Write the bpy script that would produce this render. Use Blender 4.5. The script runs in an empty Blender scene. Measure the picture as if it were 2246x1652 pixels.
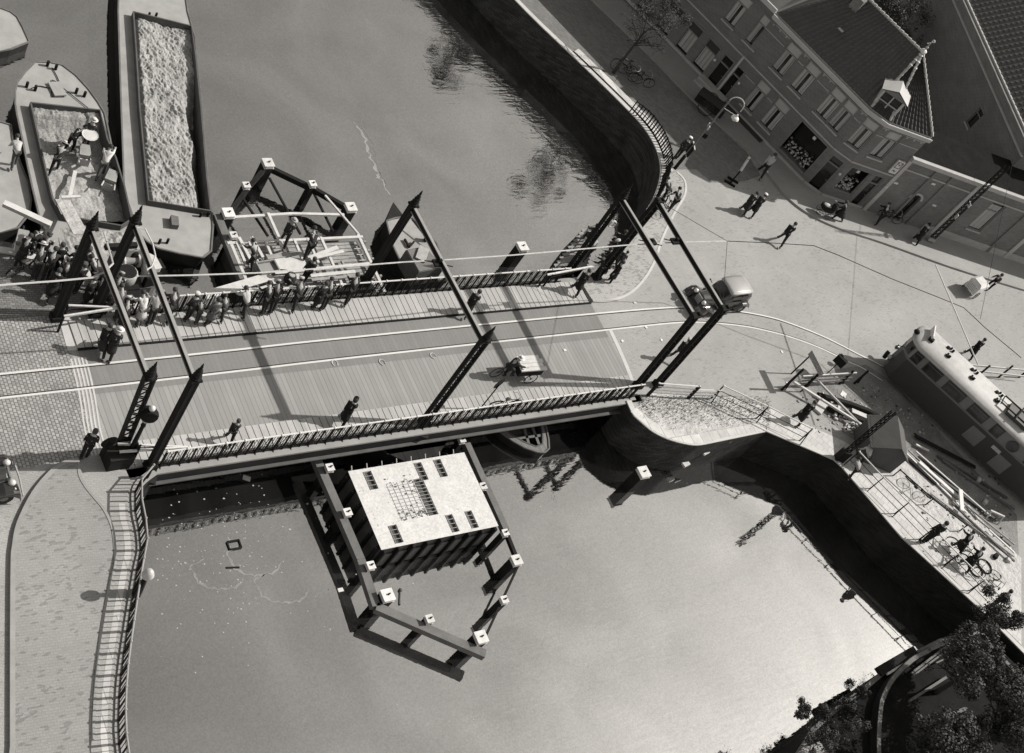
import bpy, math, random
from mathutils import Vector, Matrix, noise
from mathutils.geometry import tessellate_polygon
random.seed(7)
R = math.radians
SC = bpy.context.scene
COL = SC.collection
# ------------------------------------------------------------------ camera
CAMH = 44.0
FPX = 3100.0
MR = [[0.792935, -0.4066, 0.453796], [-0.100114, -0.821594, -0.561213], [0.601026, 0.399574, -0.692177]]
cd = bpy.data.cameras.new("camera")
cd.sensor_width = 36.0
cd.lens = 36.0 * FPX / 2246.0
cd.clip_end = 2000.0
cam = bpy.data.objects.new("camera", cd)
COL.objects.link(cam)
rt, dn, fw = Vector(MR[0]), Vector(MR[1]), Vector(MR[2])
cam.matrix_world = Matrix(((rt.x, -dn.x, -fw.x, 0), (rt.y, -dn.y, -fw.y, 0), (rt.z, -dn.z, -fw.z, CAMH), (0, 0, 0, 1)))
SC.camera = cam
# ------------------------------------------------------------------ light
SUN_EL, SUN_AZ = 42.0, -9.0          # azimuth measured from +X towards +Y
wd = bpy.data.worlds.new("World"); SC.world = wd; wd.use_nodes = True
nt = wd.node_tree; nt.nodes.clear()
sky = nt.nodes.new("ShaderNodeTexSky"); sky.sky_type = 'NISHITA'; sky.sun_disc = False
sky.sun_elevation = R(SUN_EL); sky.sun_rotation = R(90.0 - SUN_AZ); sky.dust_density = 1.2
bw = nt.nodes.new("ShaderNodeRGBToBW")
tint = nt.nodes.new("ShaderNodeMixRGB"); tint.blend_type = 'MULTIPLY'; tint.inputs[0].default_value = 1.0
tint.inputs[2].default_value = (1.0, 0.955, 0.885, 1)
bg = nt.nodes.new("ShaderNodeBackground"); bg.inputs[1].default_value = 0.14
out = nt.nodes.new("ShaderNodeOutputWorld")
nt.links.new(sky.outputs[0], bw.inputs[0]); nt.links.new(bw.outputs[0], tint.inputs[1])
nt.links.new(tint.outputs[0], bg.inputs[0]); nt.links.new(bg.outputs[0], out.inputs[0])
sd = bpy.data.lights.new("sun", 'SUN'); sd.energy = 3.9; sd.angle = R(0.5); sd.color = (1.0, 0.955, 0.885)
so = bpy.data.objects.new("sun", sd); COL.objects.link(so)
sdir = Vector((math.cos(R(SUN_EL)) * math.cos(R(SUN_AZ)), math.cos(R(SUN_EL)) * math.sin(R(SUN_AZ)), math.sin(R(SUN_EL))))
so.rotation_euler = sdir.to_track_quat('Z', 'Y').to_euler(); so.location = (40, 0, 60)
SC.view_settings.view_transform = 'Standard'; SC.view_settings.look = 'None'
SC.view_settings.exposure = 0.58; SC.view_settings.gamma = 1.0
SC.cycles.max_bounces = 6
# ------------------------------------------------------------------ measuring helpers
def ray(px, py):
    a, b = (px - 1123.0) / FPX, (py - 826.0) / FPX
    return (rt * a + dn * b + fw)
def G(px, py, z=0.0):
    """point of the survey picture -> world point on the level z"""
    w = ray(px, py); t = (z - CAMH) / w.z
    return Vector((w.x * t, w.y * t, z))
def G2(px, py, z=0.0):
    p = G(px, py, z); return (p.x, p.y)
def GL(l, z=0.0): return [G2(a, b, z) for a, b in l]
WL = -2.3
# ------------------------------------------------------------------ materials
M = {}
def mat(name, g, rough=0.85, var=0.25, scale=3.0, bump=0.0, bscale=None, metal=0.0, spec=0.35, fine=0.12, fscale=40.0, kind=None, coord='Object', **k):
    m = bpy.data.materials.new(name); m.use_nodes = True
    n = m.node_tree.nodes; l = m.node_tree.links
    p = n["Principled BSDF"]
    p.inputs["Roughness"].default_value = rough; p.inputs["Metallic"].default_value = metal
    p.inputs["Specular IOR Level"].default_value = spec
    tc = n.new("ShaderNodeTexCoord")
    def noi(sc, det=4.0, ro=0.55):
        x = n.new("ShaderNodeTexNoise"); x.inputs["Scale"].default_value = sc; x.inputs["Detail"].default_value = det
        x.inputs["Roughness"].default_value = ro; l.new(tc.outputs[coord], x.inputs["Vector"]); return x
    def mth(op, a, b=None, c=None):
        x = n.new("ShaderNodeMath"); x.operation = op
        for i, v in enumerate((a, b, c)):
            if v is None: continue
            if isinstance(v, (int, float)): x.inputs[i].default_value = v
            else: l.new(v, x.inputs[i])
        return x.outputs[0]
    n1 = noi(scale); n2 = noi(fscale, 2.0)
    f = mth('MULTIPLY_ADD', n1.outputs[0], var * 3.0, 1 - var * 1.5)
    f2 = mth('MULTIPLY_ADD', n2.outputs[0], fine * 3.0, 1 - fine * 1.5)
    val = mth('MULTIPLY', f, f2)
    hgt = n1.outputs[0]
    if kind == 'brick':       # paving or wall bond: rows k['row'], unit k['w'], rotated k['rot']
        mp = n.new("ShaderNodeMapping"); l.new(tc.outputs[coord], mp.inputs[0])
        mp.inputs["Rotation"].default_value = k.get('rot', (0, 0, 0))
        br = n.new("ShaderNodeTexBrick"); l.new(mp.outputs[0], br.inputs[0])
        br.inputs["Scale"].default_value = 1.0
        br.inputs["Brick Width"].default_value = k['w']; br.inputs["Row Height"].default_value = k['row']
        br.inputs["Mortar Size"].default_value = k.get('mortar', 0.015); br.inputs["Mortar Smooth"].default_value = 0.3
        c = k.get('contrast', 0.5); v = k.get('bvar', 0.15)
        br.inputs["Color1"].default_value = (1 - v,) * 3 + (1,); br.inputs["Color2"].default_value = (1 + v,) * 3 + (1,)
        br.inputs["Mortar"].default_value = (c,) * 3 + (1,)
        b2 = n.new("ShaderNodeRGBToBW"); l.new(br.outputs[0], b2.inputs[0]); val = mth('MULTIPLY', val, b2.outputs[0]); hgt = b2.outputs[0]
    if kind == 'stripe':      # plank joints along x (axis 0) or y (axis 1)
        sx = n.new("ShaderNodeSeparateXYZ"); l.new(tc.outputs[coord], sx.inputs[0])
        co = sx.outputs[k.get('axis', 0)]
        q = mth('DIVIDE', co, k['w']); fr = mth('FRACT', q); fl = mth('FLOOR', q)
        gap = mth('GREATER_THAN', fr, k.get('gap', 0.1))
        gp = mth('MULTIPLY_ADD', gap, 1 - k.get('contrast', 0.5), k.get('contrast', 0.5))
        rn = n.new("ShaderNodeTexWhiteNoise"); rn.noise_dimensions = '1D'; l.new(fl, rn.inputs["W"])
        rv = mth('MULTIPLY_ADD', rn.outputs[0], k.get('bvar', 0.15), 1 - k.get('bvar', 0.15) / 2)
        val = mth('MULTIPLY', mth('MULTIPLY', val, gp), rv); hgt = gp
    if kind == 'speckle':     # scattered darker bricks
        vo = n.new("ShaderNodeTexVoronoi"); mp = n.new("ShaderNodeMapping"); l.new(tc.outputs[coord], mp.inputs[0])
        mp.inputs["Scale"].default_value = (5.0, 13.0, 1); mp.inputs["Rotation"].default_value = (0, 0, k.get('ang', 0.1)); l.new(mp.outputs[0], vo.inputs[0]); vo.inputs["Scale"].default_value = 1.0
        sp = n.new("ShaderNodeRGBToBW"); l.new(vo.outputs["Color"], sp.inputs[0])
        big = noi(0.6, 2.0)
        th = mth('MULTIPLY_ADD', big.outputs[0], 0.6, k.get('thr', 0.0))
        st = mth('LESS_THAN', sp.outputs[0], th)
        val = mth('MULTIPLY', val, mth('MULTIPLY_ADD', st, -k.get('dark', 0.35), 1.0))
    if k.get('joints'):
        mp2 = n.new("ShaderNodeMapping"); l.new(tc.outputs[coord], mp2.inputs[0]); mp2.inputs["Rotation"].default_value = (0, 0, k['joints'])
        b5 = n.new("ShaderNodeTexBrick"); l.new(mp2.outputs[0], b5.inputs[0]); b5.inputs["Scale"].default_value = 1.0
        b5.inputs["Brick Width"].default_value = .20; b5.inputs["Row Height"].default_value = .10; b5.inputs["Mortar Size"].default_value = .012
        b5.inputs["Color1"].default_value = (.95, .95, .95, 1); b5.inputs["Color2"].default_value = (1.05, 1.05, 1.05, 1); b5.inputs["Mortar"].default_value = (.86, .86, .86, 1)
        b6 = n.new("ShaderNodeRGBToBW"); l.new(b5.outputs[0], b6.inputs[0]); val = mth('MULTIPLY', val, b6.outputs[0])
        pn = n.new("ShaderNodeTexNoise"); pn.inputs["Scale"].default_value = 0.22; pn.inputs["Detail"].default_value = 8; pn.inputs["Roughness"].default_value = .7; l.new(tc.outputs[coord], pn.inputs["Vector"])
        val = mth('MULTIPLY', val, mth('MULTIPLY_ADD', pn.outputs[0], .55, .73))
    oi = n.new("ShaderNodeObjectInfo"); val = mth('MULTIPLY', val, mth('MULTIPLY_ADD', oi.outputs["Random"], k.get('rnd', 0.0), 1 - k.get('rnd', 0.0) / 2))
    v2 = mth('MULTIPLY', val, g)
    cb = n.new("ShaderNodeCombineColor")
    for i in range(3): l.new(v2, cb.inputs[i])
    l.new(cb.outputs[0], p.inputs["Base Color"])
    if bump:
        bm = n.new("ShaderNodeBump"); bm.inputs["Strength"].default_value = bump; bm.inputs["Distance"].default_value = k.get('bd', 0.03)
        if bscale:
            n3 = noi(bscale, 6.0); l.new(n3.outputs[0], bm.inputs["Height"])
        else: l.new(hgt, bm.inputs["Height"])
        l.new(bm.outputs[0], p.inputs["Normal"])
    M[name] = m
    return m
def tone(g, rough=0.85, fab=False):
    """plain grey paint / cloth of one reflectance (cached)"""
    nm = "grey_%03d%s" % (int(g * 1000), "_gloss" if rough < 0.5 else "")
    if nm not in M: mat(nm, g, rough, var=0.22, scale=5, fine=0.2, fscale=26, rnd=.4, spec=0.5 if rough < 0.5 else 0.25)
    return M[nm]
mat('road', 0.268, var=0.10, scale=0.45, fine=0.22, fscale=26, kind='speckle', thr=-0.12, dark=0.15, bump=0.3, bscale=40, ang=0.4, joints=0.5)
mat('road_brick', 0.15, var=0.12, scale=0.7, fine=0.2, fscale=24, kind='brick', w=0.22, row=0.09, mortar=0.012, contrast=0.6, bvar=0.2, rot=(0, 0, 0.9))
mat('setts', 0.25, var=0.16, scale=0.8, fine=0.15, kind='brick', w=0.165, row=0.135, mortar=0.018, contrast=0.42, bvar=0.2, rot=(0, 0, 1.57), bump=0.6)
mat('old_brick_road', 0.15, var=0.3, scale=0.9, fine=0.25, fscale=22, kind='brick', w=0.2, row=0.1, mortar=0.014, contrast=0.5, bvar=0.25, rot=(0, 0, 0.1), bump=0.4)
mat('pavement', 0.225, var=0.08, scale=0.6, fine=0.2, fscale=28, kind='speckle', thr=-0.08, dark=0.26, bump=0.2, bscale=40, ang=0.1, joints=.1)
mat('pavement_light', 0.31, joints=.9, var=0.08, scale=0.6, fine=0.16, fscale=28, kind='speckle', thr=0.03, dark=0.3, ang=0.9)
mat('pavement_tile', 0.26, joints=.35, var=0.08, scale=0.5, fine=0.18, fscale=30)
mat('slabs', 0.42, var=0.12, scale=0.9, fine=0.14, kind='brick', w=0.40, row=0.40, mortar=0.018, contrast=0.72, bvar=0.07, rot=(0, 0, 1.08))
mat('coping', 0.42, var=0.15, scale=1.5, fine=0.12)
mat('coping_white', 0.42, var=0.2, scale=2.5, fine=0.1, kind='brick', w=0.6, row=3.0, mortar=0.02, contrast=0.6)
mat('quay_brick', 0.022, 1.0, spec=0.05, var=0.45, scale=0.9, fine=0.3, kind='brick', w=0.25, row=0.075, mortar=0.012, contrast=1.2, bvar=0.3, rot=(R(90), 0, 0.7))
mat('deck', 0.225, var=0.10, scale=0.5, fine=0.15, kind='stripe', w=0.21, gap=0.16, contrast=0.72, bvar=0.16)
mat('deck_mid', 0.165, var=0.10, scale=0.6, fine=0.2, kind='stripe', w=0.21, gap=0.12, contrast=0.85, bvar=0.1)
mat('plank', 0.33, var=0.12, scale=1.2, fine=0.18, kind='stripe', w=0.42, gap=0.0, contrast=1.0, bvar=0.25)
mat('concrete', 0.24, var=0.2, scale=1.2, fine=0.15)
mat('black_iron', 0.012, 0.8, var=0.3, scale=6, spec=0.12)
mat('lattice_iron', 0.03, 0.6, var=0.3, scale=6, spec=0.4)
mat('girder', 0.018, 0.8, var=0.35, scale=1.5, spec=0.15)
mat('white_paint', 0.52, 0.6, var=0.15, scale=4)
mat('cap_white', 0.5, 0.7, var=0.22, scale=4, fine=0.2, fscale=14, rnd=.25)
mat('rail_steel', 0.5, 0.5, var=0.1, scale=2, metal=0.0, spec=0.6)
mat('pile_wood', 0.016, 0.9, spec=0.1, var=0.4, scale=3, bump=0.4, bscale=12)
mat('beam_wood', 0.11, 0.8, var=0.3, scale=2, fine=0.25, fscale=30)
mat('new_wood', 0.45, 0.8, var=0.2, scale=3, fine=0.15)
mat('old_wood', 0.24, 0.85, var=0.35, scale=3, fine=0.25, bump=0.4, bscale=10)
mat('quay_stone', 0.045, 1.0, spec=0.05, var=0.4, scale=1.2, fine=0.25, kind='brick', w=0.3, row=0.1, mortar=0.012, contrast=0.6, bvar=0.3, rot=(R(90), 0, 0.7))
mat('sand', 0.38, var=0.3, scale=1.4, fine=0.3, fscale=14, bump=1.0, bscale=3.0, bd=0.12)
mat('load_sand', 0.27, var=0.35, scale=1.2, fine=0.35, fscale=14, bump=0.8, bscale=4.0, bd=0.08)
mat('gravel', 0.22, var=0.25, scale=2.2, fine=0.6, fscale=16, bump=0.8, bscale=12)
mat('earth', 0.16, var=0.4, scale=1.2, fine=0.4, fscale=10, bump=0.6, bscale=6)
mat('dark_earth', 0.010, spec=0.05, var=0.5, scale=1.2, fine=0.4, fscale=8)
mat('caisson_top', 0.48, var=0.12, scale=2.2, fine=0.22, fscale=11)
mat('hull_black', 0.016, 0.8, spec=0.12, var=0.3, scale=2)
mat('boat_deck', 0.26, var=0.2, scale=1.6, fine=0.15)
mat('hold_side', 0.07, var=0.3, scale=2)
mat('facade_brick', 0.12, var=0.15, scale=1.0, fine=0.15, kind='brick', w=0.22, row=0.07, mortar=0.01, contrast=1.3, bvar=0.15, rot=(R(90), 0, 0.3))
mat('low_brick', 0.135, var=0.2, scale=1.0, fine=0.2, kind='brick', w=0.24, row=0.08, mortar=0.01, contrast=1.2, bvar=0.15, rot=(R(90), 0, 0.3))
mat('stone_trim', 0.32, var=0.15, scale=2)
mat('cornice_paint', 0.36, var=0.1, scale=2)
mat('frame_paint', 0.18, 0.5, var=0.1)
mat('blind', 0.34, var=0.1, scale=2)
mat('curtain', 0.32, var=0.1, scale=3, kind='stripe', w=0.09, gap=0.3, contrast=0.6, bvar=0.3)
mat('shutter_wood', 0.26, var=0.1, scale=3)
mat('glass_dark', 0.012, 0.12, var=0.1, spec=0.5)
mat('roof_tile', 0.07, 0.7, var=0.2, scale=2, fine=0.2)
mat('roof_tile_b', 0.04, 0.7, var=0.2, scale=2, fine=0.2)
mat('leaf', 0.032, 0.7, var=0.4, scale=1.5)
mat('leaf_pale', 0.11, 0.7, var=0.4, scale=1.5)
mat('bark', 0.03, var=0.3, scale=6)
mat('tram_body', 0.03, 0.6, var=0.1, spec=0.5)
mat('tram_cream', 0.13, 0.4, var=0.08, spec=0.5)
mat('tram_roof', 0.32, 0.6, var=0.24, scale=2.2, fine=0.15, fscale=20)
mat('car_paint', 0.02, 0.12, var=0.05, spec=0.8)
mat('car_roof_sheen', 0.26, 0.4, var=0.05, spec=0.8)  # paler than the black body: the roof's sheen is put into the colour
mat('skin', 0.32, 0.7, var=0.1)
mat('rubber', 0.015, 0.7)
mat('hut_wood', 0.07, var=0.15, scale=2, kind='stripe', w=0.14, gap=0.12, contrast=0.6, axis=0)
mat('weed', 0.10, 0.8, var=0.4, scale=3)
# water: murky body plus a mirror-like surface
def water_mat():
    m = bpy.data.materials.new('water'); m.use_nodes = True; n = m.node_tree.nodes; l = m.node_tree.links; n.clear()
    tc = n.new("ShaderNodeTexCoord"); o = n.new("ShaderNodeOutputMaterial")
    d = n.new("ShaderNodeBsdfDiffuse"); g = n.new("ShaderNodeBsdfGlossy"); mx = n.new("ShaderNodeMixShader")
    g.inputs["Roughness"].default_value = 0.02
    n1 = n.new("ShaderNodeTexNoise"); n1.inputs["Scale"].default_value = 0.16; n1.inputs["Detail"].default_value = 5; n1.inputs["Distortion"].default_value = 1.6
    l.new(tc.outputs["Object"], n1.inputs[0])
    cr = n.new("ShaderNodeValToRGB"); cr.color_ramp.elements[0].position = 0.3; cr.color_ramp.elements[0].color = (0.006,) * 3 + (1,)
    cr.color_ramp.elements[1].position = 0.72; cr.color_ramp.elements[1].color = (0.03,) * 3 + (1,)
    l.new(n1.outputs[0], cr.inputs[0]); l.new(cr.outputs[0], d.inputs[0])
    ng = n.new("ShaderNodeTexNoise"); ng.inputs["Scale"].default_value = 15.0; ng.inputs["Detail"].default_value = 2; l.new(tc.outputs["Object"], ng.inputs[0])
    ns = n.new("ShaderNodeTexNoise"); ns.inputs["Scale"].default_value = 0.16; ns.inputs["Detail"].default_value = 6; ns.inputs["Distortion"].default_value = 1.0; l.new(tc.outputs["Object"], ns.inputs[0])
    m1 = n.new("ShaderNodeMath"); m1.operation = 'MULTIPLY_ADD'; m1.inputs[1].default_value = 0.42; m1.inputs[2].default_value = 0.62; l.new(ng.outputs[0], m1.inputs[0])
    m2 = n.new("ShaderNodeMath"); m2.operation = 'MULTIPLY_ADD'; m2.inputs[1].default_value = 0.55; m2.inputs[2].default_value = 0.73; l.new(ns.outputs[0], m2.inputs[0])
    m3 = n.new("ShaderNodeMath"); m3.operation = 'MULTIPLY'; l.new(m1.outputs[0], m3.inputs[0]); l.new(m2.outputs[0], m3.inputs[1])
    gc = n.new("ShaderNodeCombineColor")
    for i in range(3): l.new(m3.outputs[0], gc.inputs[i])
    l.new(gc.outputs[0], g.inputs[0])
    mx.inputs[0].default_value = 0.53
    l.new(d.outputs[0], mx.inputs[1]); l.new(g.outputs[0], mx.inputs[2]); l.new(mx.outputs[0], o.inputs[0])
    n2 = n.new("ShaderNodeTexNoise"); n2.inputs["Scale"].default_value = 1.3; n2.inputs["Detail"].default_value = 3; n2.inputs["Distortion"].default_value = 0.8
    mp = n.new("ShaderNodeMapping"); mp.inputs["Scale"].default_value = (1, 1.8, 1); l.new(tc.outputs["Object"], mp.inputs[0]); l.new(mp.outputs[0], n2.inputs[0])
    n3 = n.new("ShaderNodeTexNoise"); n3.inputs["Scale"].default_value = 0.2; l.new(tc.outputs["Object"], n3.inputs[0])
    mm0 = n.new("ShaderNodeMath"); mm0.operation = 'MULTIPLY'; l.new(n2.outputs[0], mm0.inputs[0]); l.new(n3.outputs[0], mm0.inputs[1])
    sy = n.new("ShaderNodeSeparateXYZ"); l.new(tc.outputs["Object"], sy.inputs[0])
    mr = n.new("ShaderNodeMapRange"); mr.inputs["From Min"].default_value = 20; mr.inputs["From Max"].default_value = 33; mr.inputs["To Min"].default_value = 0.65; mr.inputs["To Max"].default_value = 2.2; l.new(sy.outputs[1], mr.inputs[0])
    rm = n.new("ShaderNodeMapping"); rm.inputs["Rotation"].default_value = (0, 0, 0.9); rm.inputs["Scale"].default_value = (0.5, 4.5, 1); l.new(tc.outputs["Object"], rm.inputs[0])
    rn2 = n.new("ShaderNodeTexNoise"); rn2.inputs["Scale"].default_value = 0.8; rn2.inputs["Detail"].default_value = 3; rn2.inputs["Distortion"].default_value = .5; l.new(rm.outputs[0], rn2.inputs[0])
    pw = n.new("ShaderNodeMath"); pw.operation = 'MULTIPLY'; l.new(rn2.outputs[0], pw.inputs[0]); l.new(n3.outputs[0], pw.inputs[1])
    ad = n.new("ShaderNodeMath"); ad.operation = 'MULTIPLY_ADD'; ad.inputs[1].default_value = 0.7; l.new(pw.outputs[0], ad.inputs[0]); l.new(mm0.outputs[0], ad.inputs[2])
    mm = n.new("ShaderNodeMath"); mm.operation = 'MULTIPLY'; l.new(ad.outputs[0], mm.inputs[0]); l.new(mr.outputs[0], mm.inputs[1])
    b = n.new("ShaderNodeBump"); b.inputs["Strength"].default_value = 0.4; b.inputs["Distance"].default_value = 0.02
    l.new(mm.outputs[0], b.inputs["Height"]); l.new(b.outputs[0], g.inputs["Normal"])
    M['water'] = m
water_mat()
# ------------------------------------------------------------------ mesh helpers
class MB:
    def __init__(s): s.v = []; s.f = []
    def add(s, vs, fs):
        b = len(s.v); s.v += [tuple(v) for v in vs]; s.f += [tuple(b + i for i in f) for f in fs]; return s
    def box(s, c, d, rz=0.0):
        x, y, z = d[0] / 2, d[1] / 2, d[2] / 2; ca, sa = math.cos(rz), math.sin(rz); vs = []
        for k in (-z, z):
            for a, b in ((-x, -y), (x, -y), (x, y), (-x, y)):
                vs.append((c[0] + a * ca - b * sa, c[1] + a * sa + b * ca, c[2] + k))
        return s.add(vs, [(3, 2, 1, 0), (4, 5, 6, 7), (0, 1, 5, 4), (1, 2, 6, 5), (2, 3, 7, 6), (3, 0, 4, 7)])
    def beam(s, a, b, w, h, up=(0, 0, 1)):
        a, b = Vector(a), Vector(b); d = (b - a)
        if d.length < 1e-6: return s
        d.normalize(); u = Vector(up)
        if abs(d.dot(u)) > 0.98: u = Vector((1, 0, 0))
        sd_ = d.cross(u).normalized(); u2 = sd_.cross(d).normalized()
        vs = []
        for p in (a, b):
            for i, j in ((-1, -1), (1, -1), (1, 1), (-1, 1)): vs.append(p + sd_ * (i * w / 2) + u2 * (j * h / 2))
        return s.add(vs, [(3, 2, 1, 0), (4, 5, 6, 7), (0, 1, 5, 4), (1, 2, 6, 5), (2, 3, 7, 6), (3, 0, 4, 7)])
    def tube(s, pts, r, n=6, cap=True):
        pts = [Vector(p) for p in pts]; rr = r if isinstance(r, (list, tuple)) else [r] * len(pts)
        vs = []; fs = []
        pu = None
        for i, p in enumerate(pts):
            d = (pts[min(i + 1, len(pts) - 1)] - pts[max(i - 1, 0)])
            if d.length < 1e-9: d = Vector((0, 0, 1))
            d.normalize()
            if pu is None:
                pu = Vector((0, 0, 1)) if abs(d.z) < 0.9 else Vector((1, 0, 0))
            sd_ = d.cross(pu)
            if sd_.length < 1e-4: sd_ = d.cross(Vector((0.3, 1, 0.2)))
            sd_.normalize(); pu = sd_.cross(d).normalized()
            for j in range(n):
                a = 2 * math.pi * j / n; vs.append(p + (sd_ * math.cos(a) + pu * math.sin(a)) * rr[i])
        for i in range(len(pts) - 1):
            for j in range(n):
                k = (j + 1) % n; fs.append((i * n + j, i * n + k, (i + 1) * n + k, (i + 1) * n + j))
        if cap:
            fs.append(tuple(range(n - 1, -1, -1))); m = (len(pts) - 1) * n; fs.append(tuple(m + j for j in range(n)))
        return s.add(vs, fs)
    def lathe(s, prof, c=(0, 0, 0), n=10, sx=1.0, sy=1.0):
        vs = []; fs = []
        for r, z in prof:
            for j in range(n):
                a = 2 * math.pi * j / n; vs.append((c[0] + r * sx * math.cos(a), c[1] + r * sy * math.sin(a), c[2] + z))
        for i in range(len(prof) - 1):
            for j in range(n):
                k = (j + 1) % n; fs.append((i * n + j, i * n + k, (i + 1) * n + k, (i + 1) * n + j))
        fs.append(tuple(range(n - 1, -1, -1))); m = (len(prof) - 1) * n; fs.append(tuple(m + j for j in range(n)))
        return s.add(vs, fs)
    def ball(s, c, r, n=8, m=5):
        if not isinstance(r, (list, tuple)): r = (r, r, r)
        prof = [(max(0.02, math.sin(math.pi * i / m)), -math.cos(math.pi * i / m)) for i in range(m + 1)]
        b = len(s.v); s.lathe(prof, (0, 0, 0), n)
        for i in range(b, len(s.v)):
            v = s.v[i]; s.v[i] = (c[0] + v[0] * r[0], c[1] + v[1] * r[1], c[2] + v[2] * r[2])
        return s
    def poly(s, pts, z=0.0):
        """flat polygon sheet facing up"""
        P = [Vector((p[0], p[1], p[2] if len(p) > 2 else z)) for p in pts]
        tr = tessellate_polygon([[Vector((p.x, p.y, 0)) for p in P]]); fs = []
        for t in tr:
            a, b, c = (P[i] for i in t)
            if (b - a).cross(c - a).z < 0: t = (t[0], t[2], t[1])
            fs.append(tuple(t))
        return s.add(P, fs)
    def prism(s, pts, z0, z1, top=True, bottom=False):
        ar = sum(pts[i][0] * pts[(i + 1) % len(pts)][1] - pts[(i + 1) % len(pts)][0] * pts[i][1] for i in range(len(pts)))
        if ar < 0: pts = list(reversed(pts))
        n = len(pts)
        if top: s.poly(pts, z1)
        if bottom:
            b = MB().poly(pts, z0); s.add(b.v, [tuple(reversed(f)) for f in b.f])
        return s.add([(p[0], p[1], z0) for p in pts] + [(p[0], p[1], z1) for p in pts], [(i, (i + 1) % n, n + (i + 1) % n, n + i) for i in range(n)])
    def ribbon(s, pts, w, z, h=0.0, closed=False):
        """strip of width w centred on a polyline; with a height h it is a low kerb"""
        P = [Vector((p[0], p[1])) for p in pts]; L = []; Rr = []
        for i, p in enumerate(P):
            a = P[max(i - 1, 0)]; b = P[min(i + 1, len(P) - 1)]; d = (b - a).normalized(); nn = Vector((-d.y, d.x))
            L.append(p + nn * w / 2); Rr.append(p - nn * w / 2)
        m = len(P)
        if h == 0: return s.add([(q.x, q.y, z) for q in Rr] + [(q.x, q.y, z) for q in L], [(i, i + 1, m + i + 1, m + i) for i in range(m - 1)])
        vs = [(q.x, q.y, z) for q in Rr] + [(q.x, q.y, z) for q in L] + [(q.x, q.y, z + h) for q in Rr] + [(q.x, q.y, z + h) for q in L]; fs = []
        for i in range(m - 1):
            fs += [(2 * m + i, 2 * m + i + 1, 3 * m + i + 1, 3 * m + i), (i, i + 1, 2 * m + i + 1, 2 * m + i), (m + i + 1, m + i, 3 * m + i, 3 * m + i + 1)]
        fs += [(0, 2 * m, 3 * m, m), (m - 1, 2 * m - 1, 4 * m - 1, 3 * m - 1)]
        return s.add(vs, fs)
    def wall(s, pts, z0, z1):
        n = len(pts); return s.add([(p[0], p[1], z0) for p in pts] + [(p[0], p[1], z1) for p in pts], [(i, i + 1, n + i + 1, n + i) for i in range(n - 1)])
    def xf(s, mtx):
        s.v = [tuple(mtx @ Vector(v)) for v in s.v]; return s
    def build(s, name, m, parent=None, smooth=False, origin=None, bevel=0.0):
        me = bpy.data.meshes.new(name)
        o_ = Vector(origin) if origin is not None else Vector((0, 0, 0))
        me.from_pydata([(v[0] - o_.x, v[1] - o_.y, v[2] - o_.z) for v in s.v], [], s.f)
        me.update()
        if m is not None: me.materials.append(M[m] if isinstance(m, str) else m)
        if smooth: me.polygons.foreach_set("use_smooth", [True] * len(me.polygons))
        ob = bpy.data.objects.new(name, me); COL.objects.link(ob)
        if parent is not None: ob.parent = parent
        elif origin is not None: ob.location = o_
        if bevel:
            bv = ob.modifiers.new("bevel", 'BEVEL'); bv.width = bevel; bv.segments = 2; bv.limit_method = 'ANGLE'
        return ob
def tag(o, label=None, cat=None, group=None, kind=None):
    if label: o["label"] = label
    if cat: o["category"] = cat
    if group: o["group"] = group
    if kind: o["kind"] = kind
    return o
def empty(name, loc=(0, 0, 0), rz=0.0, label=None, cat=None, group=None):
    o = bpy.data.objects.new(name, None); COL.objects.link(o); o.location = loc; o.rotation_euler = (0, 0, rz); o.empty_display_size = 0.3
    return tag(o, label, cat, group)
def copy_tree(o, parent=None):
    c = o.copy(); COL.objects.link(c)
    if parent is not None: c.parent = parent
    for ch in list(o.children): copy_tree(ch, c)
    return c
def struct(name, mb, m, **k): return tag(mb.build(name, m, **k), kind='structure')
def interp(pts, n):
    """Catmull-Rom through points"""
    P = [Vector(p) for p in pts]; o = []
    for i in range(len(P) - 1):
        a, b, c, d = P[max(i - 1, 0)], P[i], P[i + 1], P[min(i + 2, len(P) - 1)]
        for k in range(n):
            t = k / n; o.append(0.5 * ((2 * b) + (c - a) * t + (2 * a - 5 * b + 4 * c - d) * t * t + (3 * b - a - 3 * c + d) * t ** 3))
    o.append(P[-1]); return o
def walk(pts, step):
    """points every step metres along a polyline (with direction)"""
    P = [Vector(p) for p in pts]; res = []; acc = 0.0; nxt = 0.0
    for a, b in zip(P, P[1:]):
        L = (b - a).length
        while nxt <= acc + L + 1e-6:
            res.append((a + (b - a) * ((nxt - acc) / L), (b - a).normalized())); nxt += step
        acc += L
    return res
# =================================================================== SETTING
wmb = MB(); wmb.poly([(-150, -120), (260, -120), (260, 260), (-150, 260)], WL)
struct('canal_water', wmb, 'water')
west_n = [(-60, 50), (8, 36.5), (15, 34.6)] + GL([(22, 548), (70, 560), (120, 572), (180, 590), (235, 620), (285, 650)]) + [(22.3, 30.55), (20.6, 30.55)]
sw_edge = interp([(20.55, 23.2), (19.75, 22.7)] + GL([(304, 1123), (313, 1168), (316, 1211), (307, 1256), (291, 1356), (273, 1486), (268, 1579), (269, 1625)]) + [(15.9, 11.5), (15.0, 8.0), (13.0, 2.0), (10.0, -10.0)], 5)
sw_edge = [(p[0], p[1]) for p in [(v.x, v.y) for v in [Vector((q[0], q[1])) for q in sw_edge]]]
west = west_n + [(20.6, 30.5), (20.6, 23.3)] + sw_edge + [(5, -80), (-140, -80), (-140, 120), (-60, 120)]
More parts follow.
